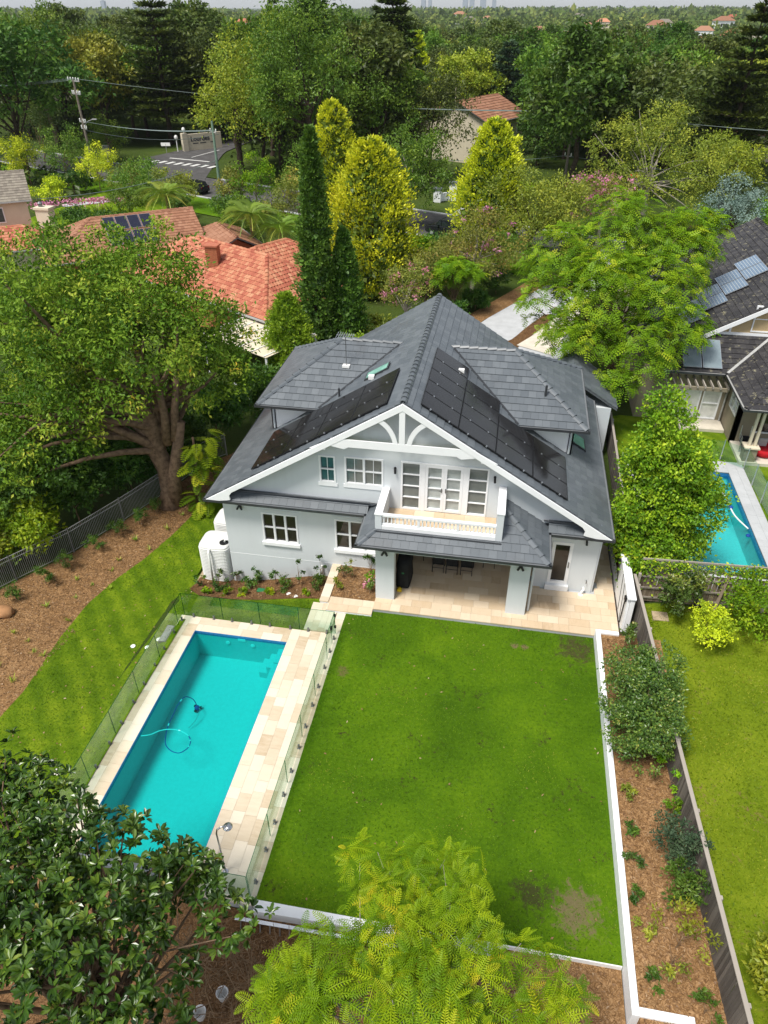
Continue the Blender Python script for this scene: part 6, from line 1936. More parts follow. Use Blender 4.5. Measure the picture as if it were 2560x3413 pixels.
# pergola rafters
m = MB().box(9.0, 12.45, 38.32, 38.44, 2.82, 3.02); m.build('pergola_beam', 'tan_render', nh)
for k in range(9): MB().box(9.1 + 0.4 * k, 9.16 + 0.4 * k, 38.15, 39.6, 3.025, 3.17).build('rafter', 'rail_wood', nh)
MB().box(9.0, 9.12, 38.32, 38.44, 0.3, 2.82).build('pergola_post', 'tan_render', nh)
m = MB().box(13.0, 13.62, 35.0, 35.55, 0.3, 1.25); pi_ = m.build('veranda_pier', 'tan_render', nh); MB().box(12.93, 13.69, 34.93, 35.62, 1.252, 1.33).build('pier_cap', 'cream_wall', pi_)
for x in (13.12, 13.40): MB().box(x, x + 0.13, 35.2, 35.33, 1.332, ZE - 0.15).build('veranda_post', 'cream_wall', nh)
# its panels
for r in range(4):
    for c in range(2):
        xt = 15.1 - 1.17 * r; y0 = 49.2 - 0.95 * r - 1.62 * c
        p = Vector((xt - 1.15, y0 - 1.58, wz(xt - 1.15) + 0.12)); U = Vector((1.15, 0, 1.15 * kx))
        solar_panel(p, U, (0, 1.58, 0), f'blue celled solar panel on the mossy roof, {["top", "second", "third", "lowest"][r]} step, {"far" if c == 0 else "near"} one', 'stepped solar panels on the mossy roof', 'solar_cells', 'aluminium')
for c in range(2):
    p = Vector((9.92 + 1.06 * c, 39.12, ZE + 0.5 * 0.12 + 0.14))
    solar_panel(p, (0, 1.86, 0.93), (1.02, 0, 0), f'grey solar hot water collector on the lower mossy roof, {["left", "right"][c]} one', 'hot water collectors', 'solar_thermal', 'aluminium')
# veranda things
st = thing('chair_stack', 'stack of silver framed chairs with dark seats on the veranda', 'chairs', (12.98 + 0.2, 36.2, 0.5))
for k in range(3):
    z = 0.5 + 0.14 * k
    for sx in (0, 0.5):
        MB().tube([(13.05 + sx, 36.0 - 0.03 * k, z), (13.05 + sx, 36.05, z + 0.55), (13.05 + sx, 36.5, z + 0.6), (13.05 + sx, 36.6, z + 1.0)], 0.02, 6).build('frame', 'aluminium', st)
    MB().box(13.08, 13.52, 36.05, 36.5, z + 0.42, z + 0.45).build('seat', 'black_fabric', st)
rc = thing('lounge_chair', 'round red outdoor lounge seat with grey cushion on the veranda', 'chair', (14.25, 36.0, 0.5))
MB().lathe((14.25, 36.0, 0.5), [(0.45, 0), (0.62, 0.12), (0.66, 0.3), (0.6, 0.42), (0.5, 0.42), (0.42, 0.3), (0.02, 0.28)], 20).build('shell', 'red_fabric', rc, smooth=True)
MB().box(13.95, 14.4, 36.15, 36.3, 0.85, 1.3).build('cushion', 'galv_grey', rc, bevel=0.05)

# neighbour's pool
a0, a1, b0, b1 = NPOOL
m = MB(); m.box(a0 - 0.2, a1 + 0.2, b0 - 0.2, b1 + 0.2, -1.3, -1.1)
for r in ((a0 - 0.2, a0, b0 - 0.2, b1 + 0.2), (a1, a1 + 0.2, b0 - 0.2, b1 + 0.2), (a0, a1, b1, b1 + 0.2), (a0, a1, b0 - 0.2, b0)): m.box(*r, -1.1, 0.22)
np_ = tag(m.build('swimming_pool', 'tile_basin'), 'pale turquoise swimming pool of the neighbour behind the lattice fence', 'swimming pool')
m = MB()
for r in ((a0, a0 + 0.012, b0, b1), (a1 - 0.012, a1, b0, b1), (a0 + 0.012, a1 - 0.012, b1 - 0.012, b1), (a0 + 0.012, a1 - 0.012, b0, b0 + 0.012)): m.box(*r, -0.05, 0.25)
m.build('waterline_tile_band', 'tile_band', np_, off=(0, 0, 0))
MB().box(a0 + 0.013, a1 - 0.013, b0 + 0.013, b1 - 0.013, 0.10, 0.105).build('pool_surface', 'pool_water_pale', np_, off=(0, 0, 0))
for k in range(3):
    MB().box(a0 + 0.02, a1 - 0.02, b1 - 0.45 * (k + 1), b1 - 0.45 * k - 0.013, -1.1, -0.15 - 0.28 * k).build('pool_step', 'tile_basin', np_, off=(0, 0, 0))
    MB().box(a0 + 0.02, a1 - 0.02, b1 - 0.45 * (k + 1) - 0.001, b1 - 0.45 * (k + 1) + 0.05, -0.15 - 0.28 * k, -0.14 - 0.28 * k).build('step_nosing', 'tile_band', np_, off=(0, 0, 0))
m = MB()
for r in ((a0 - 1.2, a0 - 0.21, 24.2, 35.25), (a1 + 0.21, 13.15, 24.2, 35.25), (a0 - 0.2, a1 + 0.2, b1 + 0.21, 35.25), (a0 - 0.2, a1 + 0.2, 24.2, b0 - 0.21)): m.box(*r, 0.0, 0.28)
nd = struct(m.build('pool_deck', 'concrete'))
pavers(nd, [(a1, 13.15, 25, 35.25)], 'concrete', 'y', (0.9, 0.48), z0=0.282, z1=0.32, seed=51); pavers(nd, [(a0, a1, b1, 35.25)], 'concrete', 'x', (0.9, 0.42), z0=0.282, z1=0.32, seed=52)
hz = thing('pool_hose', 'pale cleaner hose with blue float in the neighbouring pool', 'hose', (11.6, 30, 0.11))
MB().tube(smoothline([(10.6, 33.2, 0.12), (11.3, 32.8, 0.12), (11.65, 32.0, 0.12), (11.7, 31.0, 0.12), (11.8, 30.2, 0.12), (12.15, 29.3, 0.12)], 6), 0.035, 6).build('hose_section', 'plastic_white', hz)
MB().lathe((11.72, 31.0, 0.11), [(0.12, 0), (0.12, 0.06), (0.05, 0.1)], 10).build('float', 'blue_plastic', hz)
tag(MB().lathe((12.0, 28.7, 0.106), [(0.08, 0), (0.11, 0.05), (0.06, 0.12)], 10).build('chlorine_float', 'blue_plastic'), 'small blue floating dispenser in the neighbouring pool', 'float')
def post_glass(pts, names):
    for k in range(len(pts) - 1):
        p, q = Vector((*pts[k], 0.3)), Vector((*pts[k + 1], 0.3)); d = (q - p).normalized(); s = d.cross(Vector((0, 0, 1))) * 0.005
        root = thing('glass_panel', f'glass fence bay with silver post round the neighbouring pool, {names[k]}', 'glass panel', (p + q) / 2, 0, 'glass fence of the neighbouring pool')
        MB().prism([p - s + Vector((0, 0, 0.08)), q - s + Vector((0, 0, 0.08)), q + s + Vector((0, 0, 0.08)), p + s + Vector((0, 0, 0.08))], (0, 0, 1.12)).build('glass', 'fence_glass', root)
        MB().tube([q, q + Vector((0, 0, 1.28))], 0.028, 8).build('post', 'aluminium', root)
post_glass([(9.5, 35.2), (11.98, 35.2), (13.02, 34.5)], ['left of the far corner', 'across the far corner'])
post_glass([(13.02, 34.5), (13.06, 32.9), (13.1, 31.3), (13.14, 29.7), (13.18, 28.1)], ['first down the right side', 'second down the right side', 'third down the right side', 'fourth down the right side'])

# ------------------------------------------------------------------ street: poles, wires, sign, cars
def power_pole(x, y, h, lean, label, arms, mat='pole_wood', lamp=False):
    root = thing('power_pole', label, 'power pole', (x, y, 0))
    top = (x + lean, y, h)
    MB().tube([(x, y, -0.3), top], [0.20, 0.14], 9).build('shaft', mat, root)
    for z, w, n in arms:
        t = z / h
        c = Vector((x + lean * t, y, z)); d = Vector((0.85, -0.53, 0))
        MB().bar(c - d * w, c + d * w, 0.11, 0.13).build('crossarm', 'galv_grey', root)
        for k in range(n):
            p = c + d * (w * (-0.9 + 1.8 * k / (n - 1)))
            MB().lathe((p.x, p.y, z + 0.07), [(0.05, 0), (0.09, 0.08), (0.05, 0.16), (0.09, 0.24), (0.03, 0.34)], 8).build('insulator', 'plastic_white', root)
    if lamp:
        c = Vector((x + lean * 0.55, y, h * 0.55))
        MB().tube([c, c + Vector((1.0, -0.3, 0.7)), c + Vector((1.9, -0.5, 0.95))], 0.045, 6).box(c.x + 1.75, c.x + 2.4, c.y - 0.62, c.y - 0.42, c.z + 0.9, c.z + 1.02).build('lamp_arm', 'galv_grey', root)
    return root
power_pole(-59.1, 101.2, 12.3, -0.2, 'tall leaning timber power pole with crossarms and white insulators at the road', [(12.1, 1.5, 5), (10.6, 1.1, 6), (7.3, 0.8, 4), (6.5, 0.7, 4)], lamp=True)
power_pole(-37.3, 92.7, 8.8, 0.0, 'pale green power pole beside the side street crossing', [(7.6, 0.6, 3)], 'pole_green')
power_pole(6.0, 106.6, 9.0, 0.05, 'grey power pole behind the bare branched tree', [(8.8, 0.9, 4), (4.0, 0.5, 3)])
def wire(a, b, sag, label, grp, r=0.022):
    a = Vector(a); b = Vector(b); P_ = []
    for k in range(13):
        t = k / 12; q = a.lerp(b, t); q.z -= sag * 4 * t * (1 - t); P_.append(q)
    tag(MB().tube(P_, r, 4).build('power_line', 'wire_black'), label, 'power line', grp)
for k in range(4):
    o = Vector((0.85, -0.53, 0)) * (-1.3 + 0.87 * k); wn_ = ['first', 'second', 'third', 'fourth'][k]
    wire(Vector((-59.3, 101.2, 12.35)) + o, Vector((4.9, 106.6, 9.2)) + o * 0.6, 1.0, f'{wn_} of the upper power lines from the tall pole to the right', 'power lines over the road')
    wire(Vector((-59.3, 101.2, 12.35)) + o, Vector((-110, 128, 10.5)) + o, 1.2, f'{wn_} of the upper power lines leaving the tall pole to the left', 'power lines to the left')
    wire(Vector((-59.2, 101.2, 7.4)) + o * 0.5, Vector((-37.3, 92.7, 7.8)) + o * 0.4, 0.5, f'{wn_} of the lower power lines between tall pole and green pole', 'lower power lines')
    wire(Vector((6.0, 106.6, 9.1)) + o * 0.6, Vector((75, 84, 9.4)) + o * 0.6, 1.0, f'{wn_} of the power lines running right from the grey pole', 'power lines on the right')
wire((-59.1, 101.2, 6.3), (-50.5, 128, 2.6), 1.0, 'single white service cable from the tall pole to the sign wall', 'service cables', 0.035)
wire((6.0, 106.6, 4.1), (-11, 101, 4.0), 0.4, 'low service cable left of the grey pole', 'service cables', 0.03)
wire((6.0, 106.6, 4.0), (62, 78, 4.2), 0.6, 'low service cable right of the grey pole', 'service cables', 0.03)
wire((-37.3, 92.7, 4.5), (-47.0, 68.0, 4.6), 0.8, 'service cable crossing the gardens to the grey roofed house', 'service cables', 0.03)

sg = thing('sign_wall', 'cream entrance wall with dark lettering at the corner of the side street', 'sign', (-54.3, 129, 0))
a = Vector((-55.9, 127.1, 0)); b = Vector((-51.6, 131.6, 0)); d = (b - a).normalized(); n = Vector((d.y, -d.x, 0))
MB().prism([a, b, b - n * 0.35, a - n * 0.35], (0, 0, 2.55)).build('wall', 'cream_wall', sg)
c = a - d * 0.9
MB().prism([c + n * 0.15, a + n * 0.15, a - n * 0.6, c - n * 0.6], (0, 0, 2.75)).build('end_pier', 'cream_wall', sg)
MB().lathe((c.x + 0.3, c.y + 0.3, 2.75), [(0.08, 0), (0.08, 0.25), (0.26, 0.4), (0.3, 0.6), (0.2, 0.85), (0.02, 0.92)], 12).build('globe_lamp', 'plastic_white', sg)
fc = bpy.data.curves.new('lettering', 'FONT'); fc.body = 'Lourdes'; fc.size = 1.05; fc.extrude = 0.012; fc.offset = 0.022; fc.align_x = 'CENTER'; fc.materials.append(MATS['sign_text'])
fo = link('lettering', fc, sg)
M = Matrix((d, Vector((0, 0, 1)), n)).transposed().to_4x4(); M.translation = a + d * 2.3 + n * 0.012 + Vector((0, 0, 1.45)) - Vector(sg.location); fo.matrix_basis = M
for k, (u0, u1) in enumerate(((0.9, 1.9), (2.2, 3.3), (4.1, 5.0))):
    p = a + d * u0 + Vector((0, 0, 1.05)); q = a + d * u1 + Vector((0, 0, 1.05))
    MB().prism([p, q, q + Vector((0, 0, 0.13)), p + Vector((0, 0, 0.13))], n * 0.015).build('small_print_line', 'sign_text', sg)
lp_ = thing('globe_lamp', 'white post lamp with round globe left of the lettered wall', 'lamp', (-57.4, 126.0, 0))
MB().tube([(-57.4, 126.0, 0), (-57.4, 126.0, 1.9)], 0.08, 8).build('post', 'plastic_white', lp_); MB().lathe((-57.4, 126, 1.9), [(0.1, 0), (0.27, 0.15), (0.3, 0.35), (0.2, 0.6), (0.02, 0.68)], 12).build('globe', 'plastic_white', lp_)
ss_n = thing('street_sign', 'small white street name board on a post near the crossing', 'sign', (-58.6, 124.2, 0))
MB().tube([(-58.6, 124.2, 0), (-58.6, 124.2, 1.5)], 0.05, 6).build('post', 'galv_grey', ss_n); MB().bar((-59.5, 124.4, 1.35), (-57.7, 124.0, 1.45), 0.06, 0.5).build('board', 'plastic_white', ss_n)
bxn = thing('service_box', 'grey metal service cabinet on a post on the far verge', 'cabinet', (-64.7, 115.6, 0))
MB().box(-65.3, -64.2, 115.3, 115.9, 0.9, 2.3).build('cabinet', 'galv_grey', bxn); MB().box(-64.85, -64.6, 115.5, 115.7, 0, 0.9).build('stand', 'galv_grey', bxn)
for k, (x, y, h) in enumerate(((-9.9, 95.6, 1.5), (-8.1, 97.4, 1.9))):
    gp = thing('gate_pier', f'white gate pier with dark cap across the road, {["shorter left", "taller right"][k]} one', 'gate pier', (x, y, 0), 0, 'gate piers across the road')
    MB().box(x - 0.45, x + 0.45, y - 0.45, y + 0.45, -0.1, h).build('pier', 'trim_white', gp); MB().box(x - 0.55, x + 0.55, y - 0.55, y + 0.55, h + 0.002, h + 0.18).build('cap', 'dark_tile', gp)
tag(MB().prism([(-9.6, 95.9, 0), (-8.3, 97.2, 0), (-8.45, 97.4, 0), (-9.75, 96.1, 0)], (0, 0, 0.95)).build('low_wall', 'trim_white'), 'low white wall between the two gate piers across the road', 'wall')
tag(MB().box(19.5, 24.0, 66.5, 66.8, 0, 1.0).build('low_wall', 'cream_wall'), 'low cream front wall beyond the bright green tree on the right', 'wall')
sr = thing('notice_sign', 'small red topped notice sign among the bare branched tree', 'sign', (13.5, 97, 0))
MB().tube([(13.5, 97, 0), (13.5, 97, 3.6)], 0.05, 6).build('post', 'galv_grey', sr); MB().box(13.1, 13.9, 96.95, 97.0, 2.6, 3.3).build('board', 'plastic_white', sr); MB().lathe((13.5, 97, 3.4), [(0.7, 0), (0.7, 0.12), (0.3, 0.3)], 12).build('hood', 'red_fabric', sr)

def car(loc, ang, label, L=4.7, Wd=1.85, Hh=1.75):
    root = thing('parked_car', label, 'car', loc, ang, 'cars parked along the road')
    def sec(x, w, z0, z1): return [(x, -w, z0), (x, w, z0), (x, w * 1.0, (z0 + z1) / 2), (x, w * 0.93, z1), (x, -w * 0.93, z1), (x, -w, (z0 + z1) / 2)]
    h = L / 2; w = Wd / 2
    st_ = [(-h, w * 0.82, 0.45, 0.95), (-h + 0.12, w * 0.95, 0.32, 1.05), (-h + 1.0, w, 0.28, 1.08), (0, w, 0.28, 1.10), (h - 1.2, w, 0.28, 1.10), (h - 0.25, w * 0.95, 0.32, 0.98), (h, w * 0.8, 0.45, 0.85)]
    def loft(stn, name, mat):
        m = MB(); S_ = [sec(*s) for s in stn]; n_ = 6
        for s in S_: m.v += s
        for i in range(len(S_) - 1):
            for k in range(n_): m.f.append([i * n_ + k, i * n_ + (k + 1) % n_, (i + 1) * n_ + (k + 1) % n_, (i + 1) * n_ + k]); m.mi.append(0)
        m.f.append(list(range(n_))[::-1]); m.mi.append(0); m.f.append([(len(S_) - 1) * n_ + k for k in range(n_)]); m.mi.append(0)
        return m.build(name, mat, root, off=(0, 0, 0), bevel=0.04)
    loft(st_, 'body', 'car_paint')
    loft([(-h + 0.25, w * 0.72, 1.06, 1.10), (-h + 0.55, w * 0.80, 1.06, Hh - 0.06), (-0.2, w * 0.82, 1.08, Hh), (0.45, w * 0.80, 1.08, Hh - 0.03), (h - 1.25, w * 0.74, 1.06, 1.12)], 'cabin', 'car_paint')
    for s in (-1, 1):
        for x0, x1 in ((-1.55, -0.65), (-0.58, 0.25), (0.32, 0.85)):
            MB().prism([(x0, s * w * 0.83, 1.14), (x1, s * w * 0.83, 1.14), (x1 - (0.25 if x1 > 0.5 else 0), s * w * 0.815, Hh - 0.14), (x0 + (0.1 if x0 < -1 else 0), s * w * 0.815, Hh - 0.14)], (0, s * 0.015, 0)).build('side_window', 'car_glass', root, off=(0, 0, 0))
        for x in (-h + 0.85, h - 0.95):
            wh = MB().tube([(x, s * (w - 0.2), 0.34), (x, s * (w + 0.01), 0.34)], 0.34, 16).build('tyre', 'rubber', root, off=(0, 0, 0))
            MB().tube([(x, s * w, 0.34), (x, s * (w + 0.02), 0.34)], 0.21, 12).build('rim', 'aluminium', wh, off=(0, 0, 0))
        MB().box(h - 0.1, h - 0.02, s * w * 0.5, s * w * 0.75, 0.68, 0.82).build('headlight', 'plastic_white', root, off=(0, 0, 0))
        MB().box(-h + 0.0, -h + 0.06, s * w * 0.55, s * w * 0.78, 0.75, 0.95).build('tail_light', 'red_fabric', root, off=(0, 0, 0))
        MB().box(0.55, 0.7, s * w * 0.9, s * (w * 0.9 + 0.22), 1.08, 1.22).build('side_mirror', 'car_paint', root, off=(0, 0, 0))
    MB().prism([(h - 1.22, -w * 0.68, 1.13), (h - 1.22, w * 0.68, 1.13), (0.55, w * 0.68, Hh - 0.1), (0.55, -w * 0.68, Hh - 0.1)], (0.06, 0, 0.06)).build('windscreen', 'car_glass', root, off=(0, 0, 0))
    return root
ra = math.atan2(RD[1], RD[0])
p = rp(1.9, 1.35); car((p[0], p[1], 0.03), ra + math.pi, 'black four wheel drive parked at the kerb between the golden conifers')
p = rp(-36.8, 1.4); car((p[0], p[1], 0.03), ra + math.pi, 'black car parked by the road left of the pale green pole', 4.4, 1.8, 1.5)
p = rp(21.5, 8.0); car((p[0], p[1], 0.03), ra, 'dark car glimpsed behind the pink flowering tree', 4.5, 1.8, 1.5)

# ------------------------------------------------------------------ vegetation near the house
def blob_tree(seed, name, label, base, blobs, mats, n, L, W, trunk_top, r0, barkmat='bark', cat='tree', group=None, sig=0.3, shell=0.2, low=-0.4, extra_limbs=0, per=44, flower=None, multi=None, tint=0.68, fork=0.45):
    """broad tree from hand-placed lobes given in world coordinates"""
    rng = np.random.default_rng(seed)
    b0 = np.array(base, float)
    bl = [tuple(np.array(b[:3]) - b0) + ((b[3],) * 3 if len(b) == 4 else tuple(b[3:])) for b in blobs]
    parts = [leaf_cloud(rng, bl, n, L, W, per=per, sig=sig, shell=shell, low=low, tintc=tint)]
    if flower:
        parts.append(leaf_cloud(rng, bl, flower[1], flower[2], flower[2] * 0.8, per=16, sig=flower[2], shell=0.05, low=0.0) + (1,))
        mats = list(mats) + [flower[0]]
    tg = [b[:3] for b in bl]
    for _ in range(extra_limbs):
        b = bl[rng.integers(len(bl))]; tg.append(tuple(np.array(b[:3]) + unit(rng.normal(size=3)) * np.array(b[3:]) * 0.85))
    tt = np.array(trunk_top, float) - b0
    mb = limbs(rng, (0, 0, -0.3), tt, r0, tg, 9, 0.3, fork)
    if multi:
        for (p, q, r) in multi:
            p = np.array(p) - b0; q = np.array(q) - b0
            mb.tube([p, p * 0.6 + q * 0.4 + rng.normal(size=3) * 0.1, q], [r, r * 0.8, r * 0.55], 9)
    return plant_tree(name, label, cat, base, parts, mb, list(mats), barkmat, group)

blob_tree(11, 'spreading_tree', 'huge spreading tree with thick forked trunk in the mulch bed left of the house', (-16.46, 28.84, -1.55),
          [(-16.8, 30.8, 9.5, 2.8), (-21.3, 31.2, 8.6, 3.3), (-15.6, 27.9, 8.2, 2.7), (-14.3, 30.2, 7.8, 2.1), (-13.5, 30.2, 5.6, 1.9), (-19.3, 28.6, 8.2, 3.4), (-22.3, 28.6, 5.8, 3.0), (-20.4, 26.2, 4.2, 2.3),
           (-17.6, 26.6, 6.6, 2.3), (-24.4, 31.6, 7.6, 3.3), (-18.2, 33.0, 8.3, 2.6), (-23.4, 25.6, 4.4, 2.3), (-13.9, 32.0, 6.4, 1.8), (-19.0, 27.0, 5.4, 1.7), (-21.6, 24.6, 3.2, 1.5)],
          ['leaf_bigleft'], 64000, 0.205, 0.098, (-16.9, 29.4, 5.2), 0.62, 'bark', sig=0.30, shell=0.24, per=64, tint=0.75, extra_limbs=30, low=-0.8,
          multi=[((-16.2, 28.7, -1.6), (-15.2, 29.0, 3.4), 0.42), ((-15.6, 28.9, 2.4), (-14.9, 29.0, 6.2), 0.24), ((-16.0, 28.8, 2.2), (-15.9, 28.7, 6.4), 0.26)])

# big-leaved climber on its trunk
rng = np.random.default_rng(77)
k = 80
an = rng.random(k) * 6.283; zz = rng.random(k) * 4.2 + 0.2
p = np.stack([0.35 + 0.5 * np.cos(an) + 0.25 * zz * 0.25, 0.6 * np.sin(an) - 0.2, zz], 1)
X = np.stack([np.cos(an), np.sin(an) - 0.4, -0.25 + 0 * an], 1) + rng.normal(size=(k, 3)) * 0.25
s = rng.uniform(0.55, 0.95, k)
q = scatter(frond_template(8, 0.36, 0.14, 0.5, 0.25), p, X, np.tile((0, 0, 1.0), (k, 1)) + np.stack([np.cos(an), np.sin(an), 0 * an], 1) * 0.5, s, s * 1.3, s, rng.random(k))
plant_tree('climbing_plant', 'large split leaved climber clinging to the forked trunk of the big tree', 'climber', (-15.0, 29.2, -1.55), [q], MB().tube([(0, 0, 0), (0.1, 0, 2), (0.2, 0, 4)], 0.06, 6), ['leaf_ficus'], 'bark')

# dark conifer hedge behind the wire fence
for i, (x, y, h, r, lb, mt) in enumerate(((-24.6, 20.5, 3.6, 2.6, 'dark clipped conifer hedge shrub at the left picture edge behind the wire fence', 'leaf_ficus'), (-22.2, 25.4, 5.4, 3.0, 'dense dark conifer hedge shrub behind the middle of the wire fence', 'leaf_cypress'),
                                          (-20.6, 29.0, 5.4, 2.9, 'dense dark conifer hedge shrub left of the big trunk', 'leaf_cypress'), (-18.6, 32.4, 3.6, 2.2, 'dark leafy shrub behind the big trunk', 'leaf_deep'), (-16.6, 36.0, 3.4, 1.9, 'glossy green shrub between big tree and house corner', 'leaf_deep'), (-14.2, 38.2, 3.4, 1.7, 'dark green shrub beside the left house corner', 'leaf_deep'),
                                          (-27.5, 25.5, 5.5, 3.4, 'tall dark hedge mass at the far left of the garden', 'leaf_cypress'), (-23.4, 22.4, 2.6, 1.9, 'loose yellow green shrub spilling over the wire fence', 'leaf_olive'), (-21.5, 23.4, 2.8, 1.6, 'bright leafed hedge shrub just behind the wire fence', 'leaf_ficus'), (-20.4, 26.4, 3.2, 1.6, 'dark leafy shrub pressing on the wire fence left of the trunk', 'leaf_deep'), (-25.6, 17.0, 3.4, 2.4, 'green hedge shrub cut by the left picture edge', 'leaf_deep'), (-19.2, 29.8, 2.6, 1.4, 'dark shrub behind the fence at the big trunk', 'leaf_deep'), (-17.6, 33.2, 2.4, 1.3, 'dark shrub on the fence beyond the big trunk', 'leaf_deep'), (-24.5, 29.5, 4.6, 2.8, 'tall dark hedge shrub under the left side of the big tree', 'leaf_cypress'))):
    shrub(100 + i, 'hedge_shrub', lb, (x, y), h, r, mt, 5200, 0.22, 0.115, 'shrub', None, 9, sig=0.2)

young = ['nearest the left picture edge', 'second from the left edge', 'third from the left edge', 'fourth from the left edge', 'fifth from the left edge', 'sixth from the left edge', 'just left of the big trunk', 'beyond the big trunk by the house']
for i, (x, y) in enumerate(((-20.1, 20.46), (-19.39, 21.67), (-19.07, 22.92), (-18.38, 24.43), (-17.88, 25.75), (-17.35, 26.84), (-16.95, 27.95), (-15.37, 32.1))):
    shrub(130 + i, 'young_shrub', f'small dark green young shrub on the mulch, {young[i]}', (x, y), 0.95 + 0.1 * (i % 3), 0.40, 'leaf_deep', 700, 0.10, 0.035, 'shrub', 'young shrubs along the wire fence', 5)

# grass tufts on the big bed
rng = np.random.default_rng(9)
def tuft(name, label, x, y, z, h, n, mat, group):
    a = rng.random(n) * 6.283
    X = np.stack([np.cos(a) * 0.7, np.sin(a) * 0.7, rng.uniform(0.6, 1.4, n)], 1)
    s = h * rng.uniform(0.6, 1.1, n)
    q = scatter(T_LEAF, rng.normal(size=(n, 3)) * 0.03 * np.array([1, 1, 0]), X, np.stack([-np.cos(a), -np.sin(a), 0.8 + 0 * a], 1), s, s * 0.12, s, rng.random(n))
    root = tag(link(name, mesh_np(name, q[0], q[1], [mat], None, q[2])), label, 'plant', group)
    root.location = (x, y, z)
    return root
TU = [(-15.73, 26.6), (-16.9, 25.5), (-16.97, 23.9), (-16.96, 23.1), (-17.2, 17.3), (-18.7, 18.3), (-17.8, 17.9), (-16.7, 17.2), (-17.6, 21.0), (-18.2, 22.2), (-17.0, 19.5), (-18.5, 20.2), (-16.9, 15.6), (-18.0, 15.0), (-19.2, 16.6), (-17.4, 13.4), (-18.9, 13.0), (-16.6, 12.0), (-15.9, 24.9), (-15.5, 27.9), (-19.8, 17.7), (-17.3, 22.0), (-18.0, 16.3), (-16.4, 21.9)]
for x, y in TU:
    tuft('grass_tuft', 'small grass tuft on the mulch, ' + place_words(x, y, gz(x, y)), x, y, gz(x, y) + 0.02, rng.uniform(0.22, 0.4), 16, 'grass_tuft', 'grass tufts on the mulch slope')

# planting against the left front wall
pn = ['at the tank', 'right of the tank', 'under the left end of the triple window', 'under the triple window', 'right of the triple window', 'between the two lower windows', 'at the stone capped wall']
for i, (x, y, h) in enumerate(((-11.66, 23.05, 1.0), (-10.84, 23.25, 1.1), (-9.9, 23.25, 1.0), (-8.95, 23.1, 1.15), (-7.8, 22.95, 1.35), (-6.85, 23.15, 1.45), (-12.3, 22.75, 0.8))):
    shrub(160 + i, 'espalier_shrub', f'slender dark leaved young camellia against the wall, {pn[i if i < 6 else 0]}{"" if i < 6 else " front"}', (x, y), h, 0.26, 'leaf_magnolia', 150, 0.09, 0.05, 'shrub', 'young camellias along the wall', 5, size=(0.3, 0.45))
bn = ['far left', 'second from left', 'third from left', 'beside the green lid', 'by the stone capped wall']
for i, (x, y) in enumerate(((-11.85, 22.05), (-10.98, 22.28), (-10.15, 22.3), (-9.05, 22.25), (-7.2, 22.15))):
    shrub(170 + i, 'low_bush', f'low rounded lime green bush in the wall bed, {bn[i]}', (x, y), 0.42, 0.22, 'leaf_jac_near', 320, 0.08, 0.045, 'shrub', 'lime bushes in the wall bed', 5)
for i, (x, y, r, lb) in enumerate(((-11.4, 22.65, 0.4, 'dark low shrub in the wall bed near the tank'), (-9.95, 23.0, 0.4, 'dark low shrub below the triple window'), (-8.4, 22.75, 0.4, 'dark low shrub in the middle of the wall bed'), (-6.95, 22.75, 0.42, 'dark bushy shrub beside the stone capped wall'))):
    shrub(180 + i, 'low_bush', lb, (x, y), 0.5, r, 'leaf_deep', 500, 0.09, 0.05)
for i, (x, y, h, r, m_, lb, fl) in enumerate(((-5.75, 22.75, 0.7, 0.4, 'leaf_hedge', 'loose spreading shrub at the stone capped wall in the patio bed', None), (-5.8, 22.0, 0.4, 0.25, 'leaf_olive', 'small olive shrub in the patio bed corner', None), (-4.6, 23.1, 0.95, 0.35, 'leaf_magnolia', 'dark leaved shrub in the patio bed against the wall', None),
                                            (-4.45, 22.5, 0.6, 0.3, 'leaf_jac', 'bright green shrub in the patio bed beside the pillar', None), (-4.4, 21.85, 0.55, 0.36, 'leaf_hedge', 'pink flowering rose bush at the left patio pillar', ('flower_pink', 40, 0.08)))):
    shrub(190 + i, 'low_bush', lb, (x, y), h, r, m_, 300, 0.09, 0.05, z=0.10, flower=fl)

# ficus tree beside the neighbour's pool
blob_tree(21, 'ficus_tree', 'dense bright green conical tree between the house and the neighbouring pool', (7.2, 26.3, 0.3),
          [(7.1, 26.3, 1.9, 1.6), (7.2, 26.4, 3.4, 1.55), (6.9, 26.4, 5.0, 1.25), (6.6, 26.3, 6.4, 1.05), (6.4, 26.3, 7.5, 0.65), (8.4, 26.1, 2.8, 1.15), (8.3, 25.7, 1.6, 0.9), (6.3, 25.6, 3.2, 1.0), (7.9, 26.0, 4.2, 1.0), (7.5, 25.6, 5.6, 0.8), (6.4, 26.9, 4.4, 0.9), (7.7, 25.3, 3.4, 0.7), (8.9, 26.4, 3.6, 0.7), (6.2, 25.8, 1.8, 0.9), (7.3, 25.1, 2.0, 0.8), (8.0, 26.4, 5.2, 0.6), (6.1, 26.0, 5.6, 0.6)],
          ['leaf_ficus'], 46000, 0.135, 0.085, (7.0, 26.3, 6.5), 0.16, 'bark_dark', sig=0.17, shell=0.13, low=-0.8, tint=0.75)
